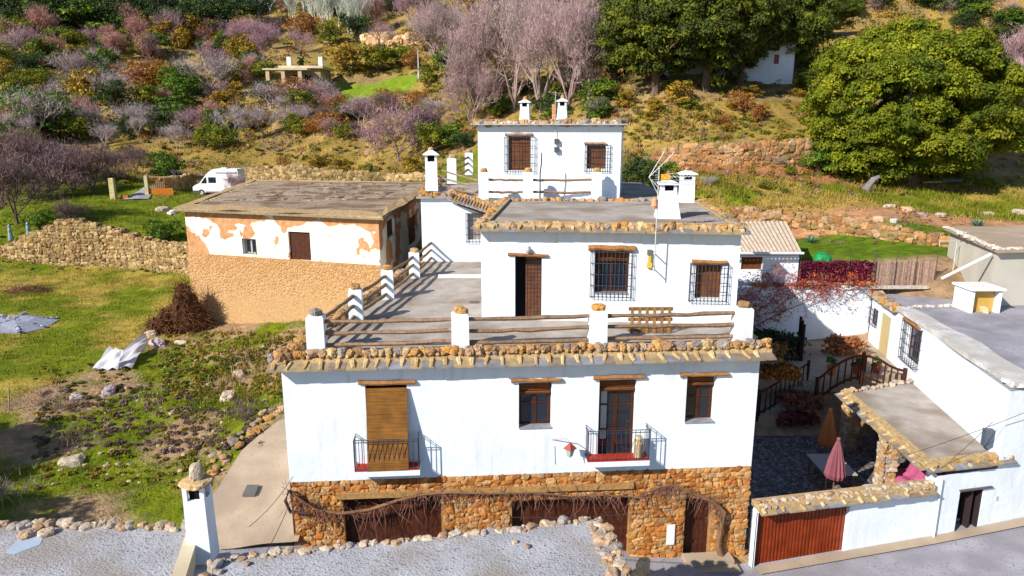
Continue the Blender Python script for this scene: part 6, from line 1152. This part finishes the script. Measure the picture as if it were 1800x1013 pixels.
holm(1); holm(2)
bare_proto(('big_lilac_tree', 1), 171, 13, (.32, .23, .22), (.55, .37, .40), 5, 4, .5, .12, 15000, .055, .026, 6)
bare_proto(('big_lilac_tree', 2), 172, 13, (.34, .26, .24), (.52, .38, .38), 5, 4, .5, .12, 15000, .055, .026, 6)
USED = {}
LOOK = {'evergreen_tree': ('dark round evergreen oak', 'tree'), 'olive_bush': ('olive-yellow leafy bush', 'bush'), 'green_bush': ('fresh green leafy bush', 'bush'), 'golden_bush': ('golden autumn bush', 'bush'), 'rusty_bush': ('rust-orange autumn bush', 'bush'),
        'holm_oak': ('olive-green holm oak', 'tree'), 'big_lilac_tree': ('tall bare lilac tree', 'tree'), 'cypress': ('narrow dark cypress', 'tree'), 'lilac_tree': ('bare lilac-twigged tree', 'tree'), 'grey_bare_tree': ('bare grey-branched tree', 'tree'), 'rose_tree': ('bare rose-brown twiggy tree', 'tree'), 'poplar': ('slim pale leafless poplar', 'tree'), 'brown_bare_tree': ('bare dark brown twiggy tree', 'tree')}
def where(px, py):
    if py > 340: return 'by the left stone wall'
    if px < 430:
        return ('on the top left wooded slope' if py < 62 else 'on the left slope' if py < 130 else 'on the lower left slope' if py < 215 else 'along the strip behind the left road' if py < 292 else 'in the dark thicket by the left road')
    if px < 735: return ('on the slope above the stone hut' if py < 100 else 'beside the bright far lawn' if py < 200 else 'on the bank behind the old house')
    if px < 1075: return 'on the slope behind the upper house' if py > 95 else 'high on the slope behind the upper house'
    if px < 1430: return ('above the white farmhouses' if py < 110 else 'on the golden slope below the farmhouses' if py < 245 else 'at the foot of the orange retaining wall')
    return 'on the slope beyond the great oak' if py < 240 else 'on the meadow under the great oak'
LABN = {}
def plant(kind, px, py, hpx=None, h=None, label=None, wide=1.0, zoff=0.0):
    q = hit(px, py); dist = math.hypot(q[0], q[1]); keys = [k for k in PROTO if k[0] == kind]; key = keys[RS.randint(len(keys))]; t, ph, pr_ = PROTO[key]
    if h is None: h = hpx * dist / FPX
    s = h / ph
    if key in USED: o = copy_tree(t)
    else: o = t; USED[key] = 1; del t['unused']
    o.location = (q[0], q[1], q[2] - .05 * h + zoff); o.scale = (s * wide, s * wide, s); o.rotation_euler = (0, 0, RS.rand() * 6.28)
    look, cat = LOOK[kind]
    if label is None:
        sz = ''; 
        if cat == 'tree' and kind != 'cypress': sz = 'tall ' if h > 6 else 'small ' if h < 3.2 else ''
        elif cat == 'bush': sz = 'large ' if h > 3 else 'low ' if h < 1.5 else ''
        label = f'{sz}{look} {where(px, py)}'
        o['group'] = label.replace('tree', 'trees').replace('bush ', 'bushes ').replace(' oak ', ' oaks ').replace('poplar', 'poplars')
    elif 'group' in o: del o['group']
    o['label'] = label; o['category'] = cat; return o
# hand-placed
P_ = plant
P_('cypress', 532, 150, 62, label='narrow dark cypress standing in front of the stone hut')
P_('golden_bush', 615, 128, 52, wide=1.5, label='wide golden tree beside the stone hut'); P_('olive_bush', 665, 126, 50, wide=1.4, label='olive-brown tree right of the golden tree above the far lawn'); P_('olive_bush', 700, 122, 46, wide=1.2, label='rounded olive-brown tree in the middle of the row above the far lawn'); P_('rusty_bush', 725, 122, 36, label='rusty tree at the right end of the row above the far lawn')
P_('evergreen_tree', 628, 76, 55, wide=1.1, label='dense dark green oak on the slope above the golden tree'); P_('olive_bush', 580, 80, 45, label='yellow-green tree left of the dense oak above the stone hut')
P_('green_bush', 800, 140, 60, wide=1.3, label='broad bright green bush left of the tall lilac trees'); P_('olive_bush', 755, 150, 40, label='yellow-green bush below the broad green bush')
for px, py, hp, w, lab in [(775, 120, 105, 1.1, 'wide lilac-twigged bare tree on the bank above the broad green bush'), (860, 205, 175, .9, 'tall lilac bare tree rising behind the left chimney of the upper house'), (905, 195, 215, .9, 'tallest lilac bare tree behind the upper house roof'), (950, 200, 200, .9, 'tall lilac bare tree between the two upper house chimneys'), (1000, 195, 190, .85, 'tall lilac bare tree right of the upper house chimneys'), (1035, 180, 150, .9, 'lilac bare tree next to the dark holm oaks'), (830, 230, 120, .9, 'lilac bare shrubby tree left of the upper house')]: P_('big_lilac_tree', px, py, hp, wide=w * .85, label=lab)
P_('lilac_tree', 700, 285, 95, wide=1.1, label='lilac bare tree above the old house roof'); P_('lilac_tree', 660, 275, 60, label='small lilac bare tree left of the one above the old house roof'); P_('grey_bare_tree', 640, 215, 45)
P_('brown_bare_tree', 735, 260, 70, label='brown bare bush in the scrub above the old house roof'); P_('olive_bush', 760, 270, 62, label='yellow-green bush left of the upper house terrace'); P_('green_bush', 795, 262, 50, label='dark green bush left of the upper house'); P_('evergreen_tree', 815, 265, 40, label='low dark green bush touching the left side of the upper house')
for px, py, hp, w, lab in [(1080, 150, 175, .8, 'yellowish holm oak at the left end of the holm oak grove'), (1150, 165, 195, .95, 'large holm oak in the middle of the grove above the golden slope'), (1240, 160, 215, .85, 'large holm oak hanging over the left white farmhouse'), (1300, 150, 190, .75, 'dark holm oak between the two white farmhouses'), (1395, 135, 150, .85, 'holm oak with open trunk right of the white farmhouse'), (1190, 95, 130, 1, 'holm oak crown at the top of the frame above the grove'), (1450, 70, 90, 1, 'holm oak behind the top left of the great oak'), (1420, 165, 40, 1.3, 'dark low oak thicket between the farmhouse and the great oak')]: P_('holm_oak', px, py, hp, wide=w * 1.05, label=lab)
P_('evergreen_tree', 1120, 345, 75, wide=1.0, label='dark green bush right behind the upper house corner'); P_('green_bush', 1165, 330, 50, label='green bush behind the television antenna'); P_('green_bush', 1115, 372, 55, wide=1.4, label='low dark bush between the upper house and the middle house chimneys')
P_('green_bush', 1470, 300, 75, wide=.9, label='bright yellow-green bush at the left foot of the great oak'); P_('green_bush', 1440, 310, 50, label='small yellow-green bush left of the great oak')
P_('golden_bush', 1190, 185, 42, wide=1.4, label='glowing golden bush on the slope below the grove'); P_('golden_bush', 1150, 200, 30); P_('golden_bush', 1100, 190, 34); P_('rusty_bush', 1300, 200, 42, wide=1.2, label='reddish spiky bush on the slope below the white farmhouse'); P_('rusty_bush', 1330, 215, 35, label='brown-red low bush right of the reddish spiky bush')
P_('evergreen_tree', 285, 240, 48, wide=.9); P_('green_bush', 60, 240, 70, wide=1.4, label='large fresh green tree with pale bare stems on the lower left slope'); P_('grey_bare_tree', 70, 248, 75, label='pale branched bare tree inside the large green tree at left'); P_('green_bush', 385, 250, 58, wide=.7, label='upright green bush beside the pale-trunked bare tree'); P_('grey_bare_tree', 415, 252, 62, label='bare tree with pale forked trunk right of the upright green bush')
P_('rusty_bush', 255, 160, 55, wide=1.5, label='glowing orange bush in the middle of the left slope'); P_('golden_bush', 165, 190, 62, wide=1.1, label='yellow-leaved tree on the left slope'); P_('grey_bare_tree', 370, 165, 62, wide=1.3, label='wide bare tree with dark trunk right of the orange bush'); P_('green_bush', 315, 230, 50)
for px, py, hp, k_ in [(30, 395, 95, 'brown_bare_tree'), (5, 360, 80, 'brown_bare_tree'), (90, 350, 75, 'brown_bare_tree'), (130, 345, 62, 'brown_bare_tree'), (165, 342, 72, 'brown_bare_tree'), (60, 340, 85, 'brown_bare_tree'), (200, 318, 45, 'brown_bare_tree'), (240, 305, 40, 'brown_bare_tree'), (110, 318, 55, 'brown_bare_tree'), (20, 320, 70, 'brown_bare_tree')]: P_(k_, px, py, hp, wide=1.25)
P_('green_bush', 70, 405, 32, wide=1.2, label='green bush at the left end of the stone wall'); P_('green_bush', 300, 318, 48, label='green bush behind the orange wooden gate'); P_('green_bush', 285, 298, 35); P_('green_bush', 290, 425, 38, wide=1.5, label='green bush on the stone wall next to the old house'); P_('rusty_bush', 505, 316, 42, wide=.9, label='brown dry bush on the retaining wall behind the old house'); P_('brown_bare_tree', 125, 395, 32, wide=1.6, label='dry brown scrub growing on top of the tumbledown wall')
P_('golden_bush', 600, 305, 30, wide=1.5); P_('golden_bush', 560, 300, 28, wide=1.5); P_('golden_bush', 730, 310, 40, wide=1.3); P_('olive_bush', 650, 315, 30)
# random fill by region: (x0,x1,y0,y1,n,[(kind,weight)],h range px, wide)
def fill(x0, x1, y0, y1, n, kinds, h0, h1, wide=1.1, avoid=()):
    ks = [k for k, w in kinds]; ws = np.array([w for k, w in kinds], float); ws /= ws.sum()
    for _ in range(n):
        px, py = RS.uniform(x0, x1), RS.uniform(y0, y1)
        if any(a[0] < px < a[1] and a[2] < py < a[3] for a in avoid): continue
        plant(ks[RS.choice(len(ks), p=ws)], px, py, RS.uniform(h0, h1), wide=wide * RS.uniform(.85, 1.2))
AV = [(560, 745, 132, 190), (455, 600, 100, 165), (1280, 1400, 90, 165), (650, 725, 58, 84)]
fill(0, 440, 0, 70, 150, [('evergreen_tree', 9), ('green_bush', .6)], 40, 62, 1.15, [(215, 330, 0, 16), (330, 400, 0, 14)])
fill(0, 460, 64, 150, 74, [('lilac_tree', 3), ('rose_tree', 4), ('olive_bush', 4), ('golden_bush', 2), ('grey_bare_tree', 1.5), ('green_bush', 2), ('evergreen_tree', 1.5), ('rusty_bush', 1)], 26, 48, 1.05)
fill(0, 470, 150, 250, 54, [('lilac_tree', 1.5), ('rose_tree', 1.5), ('grey_bare_tree', 2.5), ('olive_bush', 3.5), ('green_bush', 2.5), ('evergreen_tree', 1), ('golden_bush', 1.5)], 26, 50, 1.1)
fill(430, 670, 12, 62, 34, [('poplar', 6), ('evergreen_tree', .6), ('rose_tree', .6)], 45, 80, .75)
fill(0, 470, 232, 266, 16, [('grey_bare_tree', 3), ('olive_bush', 2), ('green_bush', 1.5), ('brown_bare_tree', 1)], 30, 55, 1.1)
P_('lilac_tree', 415, 352, 46, wide=1.0, label='small bare lilac bush in front of the rear of the camper van')
fill(430, 560, 60, 110, 14, [('rose_tree', 2), ('olive_bush', 2), ('lilac_tree', 2), ('rusty_bush', 1)], 30, 46, 1.2, AV)
fill(650, 1080, 2, 40, 24, [('evergreen_tree', 4), ('lilac_tree', 3), ('golden_bush', 1), ('poplar', 1)], 30, 60, 1.1)
fill(640, 1060, 40, 110, 18, [('lilac_tree', 6), ('grey_bare_tree', 1), ('golden_bush', .7)], 40, 70, 1.2, AV)
fill(430, 760, 170, 250, 38, [('lilac_tree', 1.2), ('rose_tree', 1), ('rusty_bush', 2.5), ('olive_bush', 3.5), ('evergreen_tree', 1), ('grey_bare_tree', 2), ('brown_bare_tree', 2)], 24, 46, 1.4, AV)
fill(780, 1060, 150, 215, 14, [('green_bush', 2), ('grey_bare_tree', 2), ('olive_bush', 1.5), ('evergreen_tree', 1)], 24, 50, 1.2)
fill(1060, 1440, 160, 240, 24, [('golden_bush', 4), ('olive_bush', 1), ('rusty_bush', 1)], 10, 22, 1.7)
fill(1690, 1800, 2, 120, 24, [('evergreen_tree', 4), ('green_bush', 1), ('lilac_tree', 2), ('golden_bush', .6)], 20, 40, 1.2); fill(1440, 1700, 0, 30, 14, [('evergreen_tree', 3), ('lilac_tree', 1), ('green_bush', 1)], 22, 40, 1.2)
fill(1770, 1800, 100, 215, 7, [('lilac_tree', 3), ('grey_bare_tree', 2)], 45, 70, .9)
fill(1150, 1440, 255, 350, 12, [('olive_bush', 2), ('green_bush', 1), ('grey_bare_tree', 1)], 8, 20, 1.5)
fill(860, 1060, 205, 215, 4, [('green_bush', 1)], 30, 45, 1)
for k, (t, _, _) in list(PROTO.items()):
    if 'unused' in t:
        for ch in list(t.children): bpy.data.objects.remove(ch)
        bpy.data.objects.remove(t)
# the great oak
def great_oak():
    q = hit(1597, 324); dist = math.hypot(q[0], q[1]); R = 176 * dist / FPX; top = at_y(1600, 12, q[1])[2] - q[2]; t = thing('great_oak', 'huge spreading yellow-green holm oak filling the upper right of the meadow', 'tree', q); rnd = np.random.RandomState(77)
    cols = [(.18, .21, .008), (.14, .17, .008), (.24, .25, .012), (.10, .14, .008), (.16, .19, .008)]
    k = 1250; d = rnd.randn(k, 3); d /= np.linalg.norm(d, axis=1)[:, None]; rad = rnd.rand(k) ** .16; d = np.sign(d) * np.abs(d) ** .92
    lump = .93 + .10 * np.sin(d[:, 0] * 5 + 1) * np.cos(d[:, 1] * 4 + d[:, 2] * 3) + .06 * np.sin(d[:, 2] * 9 + d[:, 0] * 6)
    cs = d * (rad * lump)[:, None] * np.array((R * .86, R * .80, top * .47)) + np.array((q[0] - .3, q[1] + 1.0, q[2] + top * .445)); rs = R * .082 * (.55 + .8 * rnd.rand(k)); cc = np.array([np.array(cols[rnd.randint(5)]) * (.75 + .5 * rnd.rand()) for _ in range(k)])
    V, F, c = leafcloud(cs, rs, cc, 330, .105, rnd, .5); mb = MB(); mb.add(V, F, c); mb.build('crown', LEAF, t)
    mb = MB(); mb.tube([q - (0, 0, .5), q + np.array((0, 0, 1.5)), q + np.array((.2, 0, 3))], [.7, .55, .5], 10, (.14, .1, .08), 0, .2)
    for i in rnd.choice(k, 26, False): a = q + np.array((0, 0, 2 + rnd.rand())); m = (a + cs[i]) / 2 + rnd.randn(3) * .4; mb.tube([a, m, cs[i]], [.28, .17, .05], 6, (.14, .1, .08))
    mb.build('trunk', BARK, t)
great_oak()
# undergrowth and grass (uncountable)
def scatter_px(n, x0, x1, y0, y1):
    out = []
    r_ = RS.rand(n, 2)
    for a, b_ in r_: out.append(hit(x0 + (x1 - x0) * a, y0 + (y1 - y0) * b_))
    return np.array(out)
def undergrowth():
    rnd = np.random.RandomState(3); specs = [(2600, 0, 1800, 2, 250, .55, None), (500, 0, 830, 250, 325, .32, None), (520, 1090, 1800, 225, 345, .35, None), (220, 1290, 1700, 362, 430, .22, None), (520, 285, 525, 585, 700, .24, 2), (160, 60, 340, 680, 800, .2, 1), (260, 60, 400, 640, 860, .16, 2), (120, 330, 470, 700, 790, .16, 1), (60, 1150, 1440, 300, 350, .5, None), (160, 0, 330, 395, 480, .18, None)]
    mb = MB()
    for n, x0, x1, y0, y1, r0, _ in specs:
        P = []
        px = rnd.uniform(x0, x1, n); py = rnd.uniform(y0, y1, n)
        for a, b_ in zip(px, py):
            if (575 < a < 740 and 138 < b_ < 182) or (235 < a < 345 and 298 < b_ < 350) or (330 < a < 430 and 300 < b_ < 350): continue
            P.append(hit(a, b_))
        P = np.array(P); k = len(P); dist = np.hypot(P[:, 0], P[:, 1]); rs = r0 * (.5 + 1.0 * rnd.rand(k)) * np.clip(dist / 90, .6, 2.2); P[:, 2] += rs * .25
        nz = fbm(P[:, 0] * .08, P[:, 1] * .08, 51, 4); pal = [(.20, .13, .11), (.16, .10, .09), (.24, .17, .12), (.12, .12, .02), (.18, .12, .12), (.3, .2, .1), (.14, .1, .09)] if _ == 1 else [(.22, .18, .02), (.16, .17, .015), (.30, .2, .03), (.10, .13, .01), (.2, .15, .04), (.13, .14, .01), (.34, .25, .06)] if _ == 2 else [(.33, .20, .03), (.24, .17, .02), (.15, .15, .015), (.10, .11, .015), (.30, .13, .05), (.28, .17, .16), (.38, .27, .10)]
        ix = np.clip(((nz - .28) / .4 * 7 + rnd.randn(k) * 1.1), 0, 6).astype(int); cc = np.array(pal)[ix]
        V, F, c = leafcloud(P, np.stack([rs, rs, rs * .55], 1), cc, 42, 1.0, rnd, .8)
        # scale leaf size with distance of clump
        ctr = V.reshape(-1, 4, 3).mean(1, keepdims=True); sz = np.repeat(np.clip(dist / 700, .07, .22), 42)[:, None, None]; V = (ctr + (V.reshape(-1, 4, 3) - ctr) * sz).reshape(-1, 3); mb.add(V, F, c)
    tag(mb.build('undergrowth', LEAF), 'mixed dry and green scrub covering the slopes', 'scrub', kind='stuff')
undergrowth()
def grass():
    rnd = np.random.RandomState(9); Vs = []; Fs = []; Cs = []; tot = 0
    for n, x0, x1, y0, y1, hh, ww in [(90000, -42, -6.5, 16.5, 54, .17, .022), (26000, -46, -6, 55, 88, .25, .04), (16000, 9, 34, 37, 47, .2, .03), (26000, 9, 40, 50, 63, .42, .035), (16000, -60, -6, 86, 125, .6, .07), (5000, -14, -6.6, 24, 35, .35, .022), (2500, 4, 20, 60, 76, .9, .05)]:
        x = rnd.uniform(x0, x1, n); y = rnd.uniform(y0, y1, n); c = ground_col(x, y)
        d = fbm(x * .8, y * .8, 61, 3); bare = (c[:, 0] > c[:, 1] * 1.45) & (rnd.rand(n) < .65); keep = ~bare & (d > .32)
        pth = boxw(x, y, -10.2, -6.0, 14, 25.2, .4) > .5; hs = ((x > -21) & (x < -4.4) & (y > 38.7 - (x + 17.85) * .32) & (y < 57.5)) | ((x > -7) & (y > 19) & (y < 46)); lt = (x < 15.2) & (y < 42) & (x > 0); keep &= ~pth & ~hs & ~lt & ~((x > 9) & (x < 22) & (y < 38.3)); keep &= ~((x > 20) & (y < 41))
        x, y, c, d = x[keep], y[keep], c[keep], d[keep]; m = len(x); z = HT(x, y); h = hh * (.4 + rnd.rand(m)) * (.5 + 1.2 * np.clip(d - .25, 0, 1)); a = rnd.rand(m) * 6.28; w = ww
        b0 = np.stack([x - np.cos(a) * w, y - np.sin(a) * w, z - .03], 1); b1 = np.stack([x + np.cos(a) * w, y + np.sin(a) * w, z - .03], 1); tp = np.stack([x + rnd.randn(m) * h * .35, y + rnd.randn(m) * h * .35, z + h], 1)
        V = np.stack([b0, b1, tp], 1).reshape(-1, 3); dry = rnd.rand(m) < .25; c = c * (.8 + .6 * rnd.rand(m))[:, None]; c[dry] = c[dry] * .4 + np.array((.34, .25, .08)) * .6
        Vs.append(V); Fs.append(np.arange(3 * m).reshape(m, 3)); Cs.append(c)
    mb = MB()
    for V, F, c in zip(Vs, Fs, Cs): mb.add(V, F, c)
    tag(mb.build('grass', GRASSM), 'short green and straw-coloured grass', 'grass', kind='stuff')
grass()
# dead weeds by the near roofs, right foreground
for px, py, r_, lab in [(20, 880, .9, 'pale dead weed stalks at the lower left corner above the near roof'), (130, 790, 1.0, 'dark dead weed tangle in the shade of the lower left grass'), (95, 720, 1.1, 'lilac-grey weed tangle at the end of the bank'), (430, 740, .5, 'dry weeds growing among the stone edging of the path')]:
    q = hit(px, py); rnd = np.random.RandomState(px); t = thing('dead_weeds', lab, 'weeds', q); mb = MB()
    for _ in range(26): twiggy(mb, q + rnd.randn(3) * np.array((r_, r_ * .7, 0)) * .5, np.array((rnd.randn() * .4, rnd.randn() * .4, 1)), .5, .01, 2, rnd, (.34, .27, .24) if px < 60 else (.17, .12, .13), .7, .1, 3, 3, None, .006)
    mb.build('stalks', BARK, t)

for pts, lab in (([(215, 8), (235, 10), (255, 8)], 'pale rock outcrop at the very top left of the slope'), ([(330, 12), (350, 16), (372, 14), (400, 12), (430, 8)], 'orange rock outcrop along the top edge of the left slope'), ([(665, 76), (690, 74), (715, 78), (735, 76)], 'bare sandy rock bank above the row of olive-brown trees')):
    q = hit(*pts[0]); t = thing('rock_outcrop', lab, 'rocks', q); mb = MB()
    for p in pts:
        q = hit(*p)
        for _ in range(9): r = .8 + 1.6 * RS.rand(); mb.rock(q + RS.randn(3) * np.array((2.0, 1, .6)), (r * 1.3, r, r * .8), rc([(.6, .4, .22), (.5, .32, .17), (.66, .48, .3)]), ICO2, .5)
    mb.build('rocks', STONE, t)

for x_, y_, s_, lab in ((-22.3, 13.6, .62, 'unseen holm oak added left of the near gravel roof to shade the slope, nearest the grass field'), (-25.5, 17.0, .66, 'second unseen holm oak added left of the near gravel roof to shade the slope, farther from the street')):
    t, ph, R_ = PROTO[('holm_oak', 1)]; o = copy_tree(t); o.location = (x_, y_, H(x_, y_)); o.scale = (s_ * 1.2, s_ * 1.2, s_); o.rotation_euler = (0, 0, x_)  # out-of-view oaks, added only to cast shade on the lower left slope
    if 'group' in o: del o['group']
    o['label'] = lab; o['category'] = 'tree'
